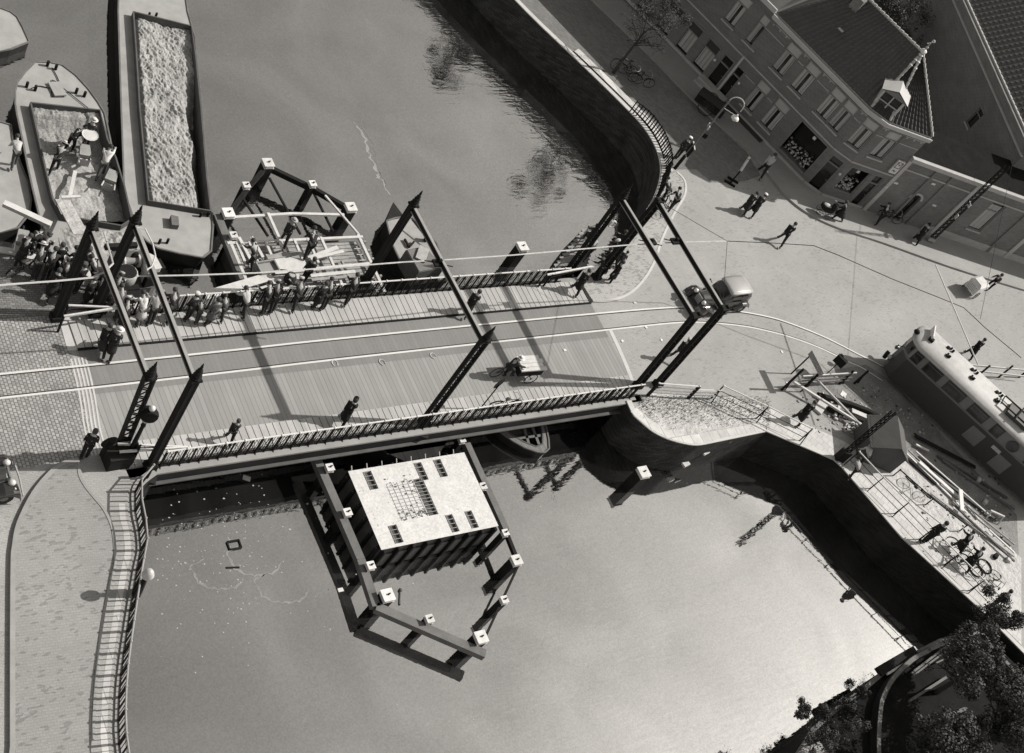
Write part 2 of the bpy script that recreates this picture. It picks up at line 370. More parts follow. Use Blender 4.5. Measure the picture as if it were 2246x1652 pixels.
ne_edge = interp([(44.5, 72.0), (47.6, 60.5), (49.9, 53.6)] + GL([(1158, 30), (1273, 140), (1365, 230), (1413, 282), (1441, 332), (1449, 378), (1438, 425), (1412, 472), (1375, 525), (1325, 580)]) + [(45.5, 30.3)], 4)
ne_edge = [(v.x, v.y) for v in ne_edge]
se_a = interp([(43.9, 23.3), (43.85, 22.6)] + GL([(1400, 921), (1433, 948), (1473, 966), (1518, 976), (1545, 974)]), 4)
se_edge = [(v.x, v.y) for v in se_a] + GL([(1680, 946), (1827, 1008), (1847, 1026), (1976, 1178), (2147, 1334), (2240, 1428)]) + [(60.6, 4.6)]
bast = GL([(2150, 1385), (2060, 1404), (1990, 1440), (1930, 1478), (1890, 1512), (1830, 1556), (1780, 1600), (1740, 1660)])
east = ne_edge + [(44.5, 30.3), (44.5, 23.3)] + se_edge + [(59.4, 4.2)] + bast + [(46, -3.0), (40, -12), (30, -30), (30, -80), (240, -80), (240, 240), (40, 240), (38, 110), (41, 84)]
struct('ground', MB().poly(west, 0.0).poly(east, 0.0), 'road')
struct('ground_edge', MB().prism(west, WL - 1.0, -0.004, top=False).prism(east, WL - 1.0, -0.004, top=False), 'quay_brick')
# quay walls with brick face and pale coping, one thing per bank
def quay(name, label, pts, m, capw=0.42, capm='coping', h=0.06, group='quay walls'):
    q = empty(name, (pts[0][0], pts[0][1], WL), 0, label, 'quay wall')
    P = [Vector(p) for p in pts]; off = []
    for i, p in enumerate(P):
        a = P[max(i - 1, 0)]; b = P[min(i + 1, len(P) - 1)]; d = (b - a).normalized(); off.append(p + Vector((-d.y, d.x)) * SIDE * 0.05)
    w = MB().wall([(p.x, p.y) for p in off], WL - 0.6, -0.02)
    w.build('wall_face', m, q, origin=q.location)
    inn = [(P[i] * 2 - off[i]) for i in range(len(P))]
    c = MB().ribbon([((off[i] + (inn[i] - off[i]) * (capw / 0.1 / 2)).x, (off[i] + (inn[i] - off[i]) * (capw / 0.1 / 2)).y) for i in range(len(P))], capw, 0.004, h)
    c.build('coping', capm, q, origin=q.location)
    return q
SIDE = 1   # water on the left of the path
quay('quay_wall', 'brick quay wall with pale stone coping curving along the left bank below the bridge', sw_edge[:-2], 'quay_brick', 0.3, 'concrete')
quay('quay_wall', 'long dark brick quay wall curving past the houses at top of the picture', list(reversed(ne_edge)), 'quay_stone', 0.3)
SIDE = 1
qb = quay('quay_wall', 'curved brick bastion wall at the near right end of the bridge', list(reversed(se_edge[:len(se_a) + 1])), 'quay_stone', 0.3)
for (a_, b_, z_) in ((1605, 966, -.35), (1548, 994, -1.0), (1505, 1020, -1.6)):
    p = G(a_, b_, z_); MB().box((p.x, p.y + .1, p.z), (.42, .34, .12), .2).build('stone_block', 'coping', qb, origin=qb.location)
quay('quay_wall', 'near-black wall standing for the shaded void below the slab path at right', list(reversed(se_edge[len(se_a):])), 'quay_brick', 0.25)  # near-black brick stands in for the shade under the overhanging path
struct('edge_stones', MB().ribbon([(v.x + .12 * (v.x < 45), v.y + .28) for v in se_a[5:]] + [(48.5, 20.80), (51.2, 20.78)], 0.5, 0.072), 'coping_white')
SIDE = -1
quay('quay_wall', 'low old quay edge beside the unloading barges', list(reversed(west_n[:-1])), 'quay_brick', 0.3)
SIDE = -1
quay('quay_wall', 'curved garden embankment wall in the bottom right corner', [(59.0, 4.0)] + bast + [(46, -3.0), (40, -12)], 'quay_brick', 0.2, 'beam_wood')
# paving fields (thin sheets on the ground)
E0 = 0.004
struct('cobbled_street', MB().poly([(-40, 24.2)] + [(18.6, 24.2), (18.75, 25.8), (18.85, 27.5), (19.0, 28.9), (19.0, 30.6), (-40, 31)], E0), 'setts')
struct('brick_street', MB().poly([(-40, 31.0), (19.0, 30.6), (20.4, 30.7), (21.9, 30.9)] + GL([(284, 647), (234, 617), (180, 587), (120, 569), (70, 557), (24, 545)]) + [(10, 36), (-40, 44)], E0), 'old_brick_road')
isl = interp(GL([(172, 1013), (140, 1019), (110, 1040), (72, 1086), (40, 1151), (30, 1201), (27, 1240), (26, 1400), (26, 1640)]), 4)
inner = interp(GL([(170, 1018), (172, 1046), (185, 1071), (205, 1096), (225, 1121), (240, 1151), (247, 1181), (250, 1238), (242, 1269), (232, 1314), (220, 1379), (212, 1451), (206, 1509), (200, 1625)]), 4)
islp = [(v.x, v.y) for v in isl]; innp = [(v.x, v.y) for v in inner]
struct('footpath', MB().prism(islp + [(10.5, 8.0), (12.8, 8.0)] + list(reversed(innp)), -0.05, 0.11), 'pavement')
mid = [(q[0] - 0.40, q[1] + 0.02) for q in sw_edge if 8 < q[1] < 22.9]
struct('quay_path', MB().prism(innp + [(12.9, 8.0)] + list(reversed(mid)) + [(19.4, 24.1), (18.3, 24.3)], -0.05, 0.075), 'pavement_tile')
struct('kerb', MB().ribbon(islp + [(10.5, 8.0)], 0.16, 0.0, 0.135).ribbon([(p[0] + 0.02, p[1]) for p in innp], 0.10, 0.0, 0.13), 'concrete')
st = [(p[0] - 0.62, p[1] + 0.02) for p in sw_edge if 8 < p[1] < 22.3]
struct('edge_stones', MB().ribbon(st, 0.22, 0.079), 'coping_white')
struct('edge_stones', MB().ribbon([(p[0] - 0.75, p[1]) for p in st], 0.10, 0.080), 'pavement_light')
# right bank
kl = interp(GL([(1250, -45), (1328, 30), (1420, 120), (1513, 215), (1570, 270), (1653, 347), (1704, 410), (1734, 442), (1772, 470), (1834, 500), (1934, 533), (2059, 578), (2122, 599), (2222, 630), (2330, 662)]), 4)
klp = [(v.x, v.y) for v in kl]
fb = GL([(1403, 40), (1566, 203), (1759, 402), (1797, 430), (1887, 460), (2219, 573), (2340, 612)])
struct('footpath', MB().prism(klp + list(reversed(fb)) + [(59.5, 51.0), (57.5, 58.0), (55.8, 57.5)], -0.05, 0.11), 'pavement_tile')
struct('kerb', MB().ribbon(klp, 0.14, 0.0, 0.13), 'concrete')
struct('brick_street', MB().poly([p for p in ne_edge if p[1] > 38.5] + GL([(1462, 372), (1528, 372), (1560, 400), (1600, 402), (1640, 396), (1668, 385)]) + [q for q in reversed(klp) if q[1] > 38.2] + [(48, 90)], E0), 'road_brick')
ped = interp(GL([(1298, 662), (1330, 662), (1362, 655), (1392, 636), (1418, 605), (1436, 570), (1447, 535), (1462, 500), (1480, 465), (1500, 430), (1500, 400), (1483, 380)]), 4)
pedp = [(v.x, v.y) for v in ped]
struct('footpath', MB().prism(pedp + [(q[0], q[1]) for q in ne_edge if q[1] < 38.6] + [(44.9, 30.0)], -0.05, 0.10), 'pavement_light')
struct('kerb', MB().ribbon(pedp, 0.13, 0.0, 0.12), 'coping')
lp = ([q for q in ne_edge if 35 < q[1] < 60])
struct('edge_stones', MB().ribbon([(p[0] + 0.62, p[1] + 0.1) for p in lp if 37.0 < p[1] < 46.5], 0.5, 0.104), 'coping_white')
# right bank below the bridge: sand, slabs, works
struct('sandy_ground', MB().poly([(44.2, 22.9), (44.2, 22.3)] + [(v.x + 0.1 * (v.x < 44.6), v.y + 0.12) for v in se_a[6:]] + GL([(1678, 938), (1600, 880), (1560, 868), (1430, 862)]) , 0.006), 'sand')
struct('earth', MB().poly(GL([(1715, 830), (1900, 800), (1960, 840), (2230, 1130), (2240, 1330), (1960, 1020), (1850, 950)]), 0.006), 'earth')
path_a = GL([(1600, 870), (1700, 900), (1850, 968), (1925, 1015), (1990, 1080), (2100, 1178), (2180, 1255), (2240, 1320)])
struct('sandy_ground', MB().poly(GL([(1925, 1012), (1985, 985), (2110, 1100), (2240, 1225), (2240, 1330), (2180, 1262), (2100, 1186), (1990, 1088)]), 0.009), 'sand')
path_b = GL([(1565, 878), (1684, 938), (1828, 1001), (1850, 1020), (1980, 1172), (2150, 1326), (2240, 1415)])
struct('slab_path', MB().poly(path_a + list(reversed(path_b)), 0.011), 'slabs')
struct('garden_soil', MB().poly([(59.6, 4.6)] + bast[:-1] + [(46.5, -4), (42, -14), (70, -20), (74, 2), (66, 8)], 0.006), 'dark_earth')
# joint strips at both ends of the bridge, tram rails
we = interp([(19.0, 30.5), (18.92, 29.6), (18.86, 28.2), (18.72, 26.8), (18.5, 25.4), (18.45, 24.3)], 4)
sj = MB()
for k in range(5): sj.ribbon([(p.x + 0.14 * k, p.y) for p in we if p.y < 28.6], 0.07, 0.010)
struct('joint_strips', sj, 'coping')
struct('threshold_stone', MB().ribbon([(p.x + 0.2, p.y) for p in we if p.y > 28.9], 0.45, 0.014), 'coping')
ee = interp([(44.75, 29.9), (45.0, 28.9), (45.08, 27.6), (45.02, 26.4), (44.9, 25.2), (44.75, 24.2)], 4)
struct('joint_strips', MB().ribbon([(p.x + 0.1, p.y) for p in ee if p.y < 27.4], 0.22, 0.0095), 'coping')
r1 = [(-30, 28.05), (19, 28.2), (30, 28.3), (45, 28.31)] + GL([(1493, 674), (1560, 677), (1625, 684), (1684, 695), (1734, 710), (1809, 740), (1884, 778), (1920, 795.5), (1965, 822)])
r2 = [(-30, 26.95), (19, 27.18), (30, 27.28), (45, 27.31)] + GL([(1493, 708), (1573, 710), (1635, 716.6), (1684, 726.6), (1734, 740), (1797, 763), (1859, 793), (1890, 806.6), (1935, 835)])
r1 = [(v.x, v.y) for v in interp(r1, 5)]; r2 = [(v.x, v.y) for v in interp(r2, 5)]
tz = 0.018
struct('tram_rail', MB().ribbon(r1, 0.085, tz), 'rail_steel'); struct('tram_rail', MB().ribbon(r2, 0.085, tz), 'rail_steel')
struct('rail_groove', MB().ribbon([(p[0], p[1] - 0.075) for p in r1], 0.035, tz + .001).ribbon([(p[0], p[1] + 0.075) for p in r2], 0.035, tz + .001), 'girder')
# =================================================================== BRIDGE
X0, X1 = 19.25, 44.85
br = empty('bridge', (X0, 27, 0), 0, 'wide timber decked swing bridge with tram rails crossing the canal', 'bridge')
O = br.location
MB().box(((X0 + X1) / 2, 26.8, -0.07), (X1 - X0, 4.3 - 0.02, 0.146)).build('roadway', 'deck', br, origin=O)
MB().poly([(X0, 26.9), (X1, 26.9), (X1, 28.9), (X0, 28.9)], 0.0095).build('tram_lane', 'deck_mid', br, origin=O)
pn = MB(); ps = MB(); n = int((X1 - X0) / 0.30)
for i in range(n):
    x = X0 + 0.15 + i * 0.30
    pn.box((x, 29.62, 0.035), (0.268, 1.28, 0.05)); ps.box((x, 24.12, 0.015), (0.268, 1.08, 0.05))
pn.build('north_walkway', 'plank', br, origin=O); ps.build('south_walkway', 'plank', br, origin=O)
MB().box(((X0 + X1) / 2, 29.6, -0.06), (X1 - X0, 1.3, 0.12)).box(((X0 + X1) / 2, 24.1, -0.06), (X1 - X0, 1.1, 0.10)).build('walkway_bearer', 'black_iron', br, origin=O)
MB().box(((X0 + X1) / 2, 28.93, 0.03), (X1 - X0, 0.08, 0.10)).build('kerb_shade_line', 'black_iron', br, origin=O)  # kerb coloured black to hold the shadow line of the walkway step
MB().box(((X0 + X1) / 2, 23.36, -0.05), (X1 - X0, 0.36, 0.10)).box(((X0 + X1) / 2, 30.4, -0.04), (X1 - X0, 0.26, 0.10)).build('ledge', 'concrete', br, origin=O)
gb = MB()
for y in (23.24, 30.47): gb.box(((X0 + X1) / 2, y, -0.36), (X1 - X0, 0.10, 0.52))
for y in (25, 26.8, 28.6): gb.box(((X0 + X1) / 2, y, -0.45), (X1 - X0, 0.2, 0.6))
gb.build('girder', 'girder', br, origin=O)
MB().box(((X0 + X1) / 2, 23.17, -0.62), (X1 - X0, 0.24, 0.06)).build('girder_flange', 'hold_side', br, origin=O)
MB().poly([(31.0, 23.0), (31.0, 30.8), (34.4, 30.8), (34.4, 23.0)], -1.0).prism([(30.6, 23.4), (32.5, 21.9), (34.4, 23.4), (34.4, 30.6), (32.5, 31.6), (30.6, 30.6)], WL - .5, -1.0).build('pier', 'quay_brick', br, origin=O)
# bridge railings: each a thing with posts, bars and a pale hand rail
def bridge_rail(y, x0, x1, label, inward):
    t = empty('bridge_railing', (x0, y, 0), 0, label, 'railing'); L = x1 - x0; bay = 0.78; nb = int(L / bay)
    po = MB(); ba = MB(); wi = MB(); rl = MB()
    for i in range(nb + 1):
        x = i * bay
        po = MB().beam((x, 0, -0.02), (x, 0, 1.07), 0.075, 0.075, (0, 1, 0)).beam((x, 0, 0.0), (x, -0.22 * inward, -0.06), 0.05, 0.05); po.build('post', 'black_iron', t)
        rl.ball((x, 0, 1.115), 0.06, 6, 4)
        if i < nb:
            ba.beam((x + bay / 2, 0, -0.02), (x + bay / 2, 0, 1.05), 0.055, 0.055, (0, 1, 0))
            for q in (0.13, 0.26, 0.52, 0.65): ba.beam((x + q, 0, 0.06), (x + q, 0, 1.05), 0.018, 0.018, (0, 1, 0))
            wi.beam((x + .04, .012, 0.1), (x + bay / 2 - .03, .012, 1.0), 0.016, 0.016, (0, 1, 0)); wi.beam((x + bay - .04, .012, 0.1), (x + bay / 2 + .03, .012, 1.0), 0.016, 0.016, (0, 1, 0))
    rl.tube([(-.05, 0, 1.1), (L, 0, 1.1)], 0.035, 6)
    ba.beam((0, 0, 0.08), (L, 0, 0.08), 0.04, 0.04)
    ba.build('bars', 'black_iron', t); wi.build('lattice', 'black_iron', t); rl.build('hand_rail', 'white_paint', t)
    return t
bridge_rail(23.45, 20.75, 44.4, 'black lattice bridge railing with pale hand rail along the near side of the bridge', 1)
bridge_rail(30.33, 21.5, 43.7, 'black lattice bridge railing with pale hand rail lined with onlookers on the far side', -1)
# =================================================================== CATENARY PORTALS
def column(t, F, T, lattice, m='black_iron', fin=True):
    """column from its foot F to its head T, lattice or boxed, with a turned finial"""
    F = Vector(F); T = Vector(T); L = (T - F).length; up_ = (T - F).normalized(); lo = F - up_ * 1.1; yy = Vector((0, 1, 0)); X_ = yy.cross(up_).normalized(); Y_ = up_.cross(X_)
    def Q(a, b, c): return F + X_ * a + Y_ * b + up_ * c
    a = MB()
    if lattice:
        w = 0.19
        for sx in (-w, w): a.beam(Q(sx, 0, -1.1), Q(sx, 0, L), 0.07, 0.20, tuple(Y_))
        z = 0.0; s = 1
        while z < L - 0.35:
            a.beam(Q(-s * w, -.06, z), Q(s * w, -.06, z + .33), 0.045, 0.03, tuple(Y_)); a.beam(Q(s * w, .06, z), Q(-s * w, .06, z + .33), 0.045, 0.03, tuple(Y_)); s = -s; z += 0.33
    else: a.beam(Q(0, 0, -1.1), Q(0, 0, L), 0.30, 0.24, tuple(Y_)); a.beam(Q(-.1, -.125, 0), Q(-.1, -.125, L), .05, .02, tuple(Y_)); a.beam(Q(.1, -.125, 0), Q(.1, -.125, L), .05, .02, tuple(Y_))
    a.beam(Q(0, 0, -.3), Q(0, 0, .28), 0.44, 0.38, tuple(Y_)); a.beam(Q(0, 0, L - .16), Q(0, 0, L - .08), .40, .34, tuple(Y_))
    o = a.build('column', m, t, origin=t.location)
    if not fin: return o
    f = MB(); f.lathe([(0.19, 0), (0.19, 0.10), (0.12, 0.14), (0.17, 0.22), (0.11, 0.30), (0.14, 0.38), (0.08, 0.45), (0.10, 0.52), (0.045, 0.60), (0.055, 0.68), (0.015, 0.88)], (T.x, T.y, T.z - 0.1), 8)
    f.build('finial', m, o, origin=t.location)
    return o
def outrigger(t, x, y, s):
    """fan of stepped iron brackets carrying a column outside the bridge"""
    a = MB()
    for k in range(7):
        w = 2.2 - 0.30 * k
        a.prism([(x - w * .75, y + s * 0.30), (x + w * .25, y + s * 0.30), (x + .1, y - s * (0.10 + 0.42 * (1 - k / 7)))], -0.28 - k * 0.11, -0.20 - k * 0.11)
    a.build('bracket', 'girder', t, origin=t.location)
def portal(sf, st, nf, nt_, label, lat=(True, False), out=True, fin=(True, True)):
    h = 5.9
    SF, NF = G(*sf, 0), G(*nf, 0); ST, NT = G(*st, 6.7 if fin[0] else h), G(*nt_, 6.7 if fin[1] else h)
    def head(F, T): return F.lerp(T, h / T.z)
    SH, NH = head(SF, ST), head(NF, NT)
    t = empty('tram_wire_portal', SF, 0, label, 'wire portal')
    column(t, SF, SH, lat[0], fin=fin[0]); column(t, NF, NH, lat[1], fin=fin[1])
    d = Vector((0, 0, .28)); b = MB(); b.beam(SH - d, NH - d, 0.05, 0.22); b.build('cross_beam', 'black_iron', t, origin=t.location)
    c = MB(); c.beam(SH - d * .5, NH - d * .5, 0.12, 0.03).beam(SH - d * 1.45, NH - d * 1.45, 0.12, 0.03)
    c.build('beam_flange', 'concrete', t, origin=t.location)
    if out: outrigger(t, SF.x, SF.y - .1, 1); outrigger(t, NF.x, NF.y, -1)
    return t
portal((265, 985), (340, 798), (122, 700), (216, 463), 'left end portal on a lattice column, nearest the street, carrying the tram wire', lat=(True, False), out=False)
portal((328, 1025), (447, 797), (205, 692), (313, 450), 'second tram wire portal from the left with a solid near column', lat=(False, False))
portal((927, 930), (1088, 714), (800, 618), (926, 420), 'tall tram wire portal straddling the middle of the bridge', lat=(True, False))
portal((1397, 848), (1529, 688), (1246, 596), (1387, 404), 'tram wire portal at the right bridge end whose beam ends before the car', lat=(True, True), fin=(False, True))
portal((1440, 845), (1592, 672), (1304, 612), (1450, 436), 'rightmost tram wire portal, its beam crossing over the bonnet of the car', lat=(True, True), out=False, fin=(False, False))
# wires
def wire(pts, r, label, m='white_paint', ins=()):
    a = MB().tube([Vector(p) for p in pts], r, 5); o = a.build('tram_wire', m, None, origin=pts[0]); tag(o, label, 'overhead wire')
    return o
zw = 5.4
wire([tuple(G(a, b, zw)) for a, b in ((300, 606), (415, 604), (561, 599), (720, 588), (886, 575), (980, 570), (1123, 560), (1373, 538), (1480, 532), (1595, 529))], 0.03, 'thick pale contact wire strung above the bridge rails', tone(.5))
wire([tuple(G(a, b, zw)) for a, b in ((1595, 529), (1690, 533), (1785, 539), (1839, 560), (1959, 613), (2060, 653), (2114, 675), (2162, 720), (2240, 785))], 0.02, 'thin dark contact wire bending over the open square to the tram', 'black_iron')
wire([tuple(G(a, b, zw)) for a, b in ((-30, 629), (20, 624), (120, 617), (205, 609), (230, 596), (248, 578), (243, 560), (228, 510))], 0.035, 'pale feeder cable curving up to the first portal beam', 'coping')
wire([tuple(G(a, b, 6.3)) for a, b in ((300, 500), (318, 502), (335, 535), (341, 562), (333, 585), (322, 592))], 0.03, 'pale looped cable hanging from the second portal beam', 'coping')
wire([tuple(G(2052, 581, 5.8)), tuple(G(2145, 800, 5.8))], 0.035, 'straight pale span wire crossing the street beside the box tricycle', 'white_paint')
wire([tuple(G(1443, 440, 5.6)), tuple(G(1595, 529, 5.75))], 0.012, 'hair thin stay wire from the rightmost portal to the contact wire', 'black_iron')
wire([tuple(G(1595, 529, 5.75)), tuple(G(1583, 700, 5.75))], 0.012, 'hair thin cross wire hanging over the parked car', 'black_iron')
wire([tuple(G(2222, 350, 6.5)), tuple(G(2150, 700, 5))], 0.012, 'hair thin stay wire before the low building', 'black_iron')
for i, (a, b, lb) in enumerate(((961, 580, 'insulator hanging under the middle portal beam'), (1425, 534, 'insulator box under the fourth portal beam'), (1480, 532, 'insulator box under the rightmost portal beam'))):
    p = G(a, b, zw + .1); q = MB().box((0, 0, 0.1), (0.55, 0.34, 0.10)).box((0, 0, 0.2), (0.12, 0.12, 0.22)).tube([(-.6, .2, .05), (.6, -.2, .05)], .025, 5)
    o = q.build('insulator', 'black_iron', None, origin=(0, 0, 0)); o.location = p; tag(o, lb, 'insulator', 'insulators on the portals')
# =================================================================== BUILDINGS
class Facade:
    """vertical wall plane between two ground points; u along, v up, n outward"""
    def __init__(s, A, B):
        s.A = Vector((A[0], A[1], 0)); B = Vector((B[0], B[1], 0)); s.L = (B - s.A).length
        s.d = (B - s.A).normalized(); s.n = Vector((s.d.y, -s.d.x, 0))
        if s.n.dot(-s.A) < 0: s.n = -s.n
    def uv(s, px, py):
        w = ray(px, py); t = (s.A - Vector((0, 0, CAMH))).dot(s.n) / w.dot(s.n); p = Vector((0, 0, CAMH)) + w * t
        return ((p - s.A).dot(s.d), p.z)
    def P(s, u, v, o=0.0): return s.A + s.d * u + s.n * o + Vector((0, 0, v))
    def slab(s, mb, u0, u1, v0, v1, o0, o1):
        """box between two depths (o outward)"""
        c = [s.P(u0, v0, o0), s.P(u1, v0, o0), s.P(u1, v0, o1), s.P(u0, v0, o1), s.P(u0, v1, o0), s.P(u1, v1, o0), s.P(u1, v1, o1), s.P(u0, v1, o1)]
        f = [(3, 2, 1, 0), (4, 5, 6, 7), (0, 1, 5, 4), (1, 2, 6, 5), (2, 3, 7, 6), (3, 0, 4, 7)]
        if s.d.cross(s.n).z < 0: f = [tuple(reversed(q)) for q in f]
        return mb.add(c, f)
    def rect(s, q):
        """four picture corners (BL, BR, TL, TR) -> u0,u1,v0,v1"""
        a = [s.uv(*p) for p in q]; us = sorted(p[0] for p in a); vs = sorted(p[1] for p in a)
        return (us[0] + us[1]) / 2, (us[2] + us[3]) / 2, (vs[0] + vs[1]) / 2, (vs[2] + vs[3]) / 2
    def wall(s, mb, u0, u1, h, holes, th=0.22, o=0.0):
        """wall with real openings, reveals th deep"""
        us = sorted({u0, u1} | {min(max(x, u0), u1) for r in holes for x in r[:2]}); vs = sorted({0.0, h} | {min(max(x, 0), h) for r in holes for x in r[2:]})
        for i in range(len(us) - 1):
            for j in range(len(vs) - 1):
                cu, cv = (us[i] + us[i + 1]) / 2, (vs[j] + vs[j + 1]) / 2
                if any(r[0] < cu < r[1] and r[2] < cv < r[3] for r in holes): continue
                if us[i + 1] - us[i] < 1e-4 or vs[j + 1] - vs[j] < 1e-4: continue
                c = [s.P(us[i], vs[j], o), s.P(us[i + 1], vs[j], o), s.P(us[i + 1], vs[j + 1], o), s.P(us[i], vs[j + 1], o)]
                mb.add(c, [(0, 1, 2, 3)])
        for r in holes:
            for (a, b) in (((r[0], r[2]), (r[0], r[3])), ((r[0], r[3]), (r[1], r[3])), ((r[1], r[3]), (r[1], r[2])), ((r[1], r[2]), (r[0], r[2]))):
                mb.add([s.P(a[0], a[1], o), s.P(b[0], b[1], o), s.P(b[0], b[1], o - th), s.P(a[0], a[1], o - th)], [(0, 1, 2, 3)])
def window(F, par, r, style='blind', sill=True):
    u0, u1, v0, v1 = r; O = par.location; w = 0.055; vt = v0 + (v1 - v0) * 0.70
    f = MB()
    for a in ((u0, u0 + w, v0, v1), (u1 - w, u1, v0, v1), (u0 + w, u1 - w, v1 - w, v1), (u0 + w, u1 - w, v0, v0 + w), (u0 + w, u1 - w, vt, vt + w)): F.slab(f, *a, -0.13, -0.05)
    fo = f.build('window', 'frame_paint', par, origin=O)
    g = MB(); F.slab(g, u0 + w, u1 - w, v0 + w, v1 - w, -0.20, -0.15); g.build('pane', 'glass_dark', fo, origin=O)
    if style == 'blind':
        b = MB(); F.slab(b, u0 + w, u1 - w, vt + w, v1 - w, -0.15, -0.11); b.build('blind', 'blind', fo, origin=O)
        c = MB(); mid = (u0 + u1) / 2; q = (u1 - u0) * 0.10
        F.slab(c, u0 + w, mid - q, v0 + w + .05, vt, -0.15, -0.12); F.slab(c, mid + q, u1 - w - .04, v0 + w + .05, vt, -0.15, -0.12); c.build('curtain', 'curtain', fo, origin=O)
    elif style == 'net':
        c = MB(); F.slab(c, u0 + w + .03, u1 - w - .03, v0 + w + .15, vt - .03, -0.15, -0.12); c.build('curtain', 'curtain', fo, origin=O)
        c = MB(); F.slab(c, u0 + w, u1 - w, vt + w, v1 - w, -0.15, -0.12); c.build('upper_light', 'tram_body', fo, origin=O)
    if sill:
        s_ = MB(); F.slab(s_, u0 - .06, u1 + .06, v0 - .09, v0 - .002, -0.12, 0.09); s_.build('sill', 'stone_trim', fo, origin=O)
    l_ = MB(); F.slab(l_, u0 - .05, u1 + .05, v1 + .01, v1 + .12, -0.01, 0.03); l_.build('lintel', 'low_brick', fo, origin=O)
def door(F, par, r, lit=0.72, m='glass_dark'):
    u0, u1, v0, v1 = r; O = par.location; w = 0.06
    f = MB(); vt = v0 + (v1 - v0) * lit
    for a in ((u0, u0 + w, v0, v1), (u1 - w, u1, v0, v1), (u0 + w, u1 - w, v1 - w, v1), (u0 + w, u1 - w, vt, vt + w)): F.slab(f, *a, -0.2, -0.04)
    d = f.build('door', 'frame_paint', par, origin=O)
    g = MB(); F.slab(g, u0 + w, u1 - w, v0 + 0.02, vt, -0.21, -0.15); g.build('door_leaf', m, d, origin=O)
    g = MB(); F.slab(g, u0 + w, u1 - w, vt + w, v1 - w, -0.21, -0.17); g.build('transom_pane', 'glass_dark', d, origin=O)
    g = MB(); c = F.P(u1 - .14, v0 + 0.95, -0.13); g.ball(c, .03, 6, 4); g.build('handle', 'stone_trim', d, origin=O)
PA, P1, P2, P3, PC = (G(1403, 40), G(1566, 203), G(1759, 402), G(1797, 430), G(1887, 460))
PD = G(2240, 580)
dA = (P2 - P1).normalized()
NB = P1 - dA * 34.0
FA0 = Facade(NB, P1); FA = Facade(P1, P2); FB1 = Facade(P2, P3); FB2 = Facade(P3, PC); FC = Facade(PC, PD)
HC = 6.45
# ---- corner house
ch = empty('corner_house', P2, 0, 'two storey brick corner house with tiled hipped roof, white dormer and ground floor shop', 'house')
OC = ch.location
wA = [((1689.5, 147.5), (1717, 172.5), (1734.5, 87.5), (1761, 115)), ((1731, 187.5), (1757, 215), (1777, 131), (1803, 157.5)), ((1787, 242.5), (1808, 270), (1832, 187.5), (1857, 217.5)), ((1811, 272.5), (1834.5, 297.5), (1859.5, 217.5), (1884.5, 240))]
wG = [((1627, 228), (1647, 252), (1668, 170), (1693, 198)), ((1664, 266), (1689, 294), (1707.5, 213), (1735, 239))]
rA = [FA.rect(q) for q in wA]; rG = [FA.rect(q) for q in wG]
vv0 = sum(r[2] for r in rA) / 4; vv1 = sum(r[3] for r in rA) / 4
rA = [(r[0], r[1], vv0, vv1) for r in rA]; g0 = sum(r[2] for r in rG) / 2; g1 = sum(r[3] for r in rG) / 2; rG = [(r[0], r[1], g0, g1) for r in rG]
dr = FA.rect(((1568, 203), (1586, 219), (1615, 141.5), (1635, 158))); dr = (max(dr[0], 0.12), dr[1], 0.12, dr[3])
sh = FA.rect(((1707, 327), (1759, 380), (1757, 260), (1827, 322))); sh = (sh[0], FA.L - 0.25, 0.45, 2.9)
w5 = FB1.rect(((1849.5, 315), (1876, 332.5), (1897, 260), (1924.5, 280))); w5 = (0.25, FB1.L - 0.12, vv0, vv1)
w6 = FB2.rect(((1904.5, 342.5), (1932, 355), (1951, 287.5), (1983, 299))); w6 = (w6[0], w6[1], vv0, vv1)
d5 = (0.22, FB1.L - 0.20, 0.1, 2.75)
s6 = (0.35, FB2.L * 0.58, 0.75, 2.75); d6 = (FB2.L * 0.68, FB2.L * 0.90, 0.1, 2.75)
wm = MB(); FA.wall(wm, 0, FA.L, HC, rA + rG + [dr, sh]); FB1.wall(wm, 0, FB1.L, HC, [w5, d5]); FB2.wall(wm, 0, FB2.L, HC, [w6, s6, d6])
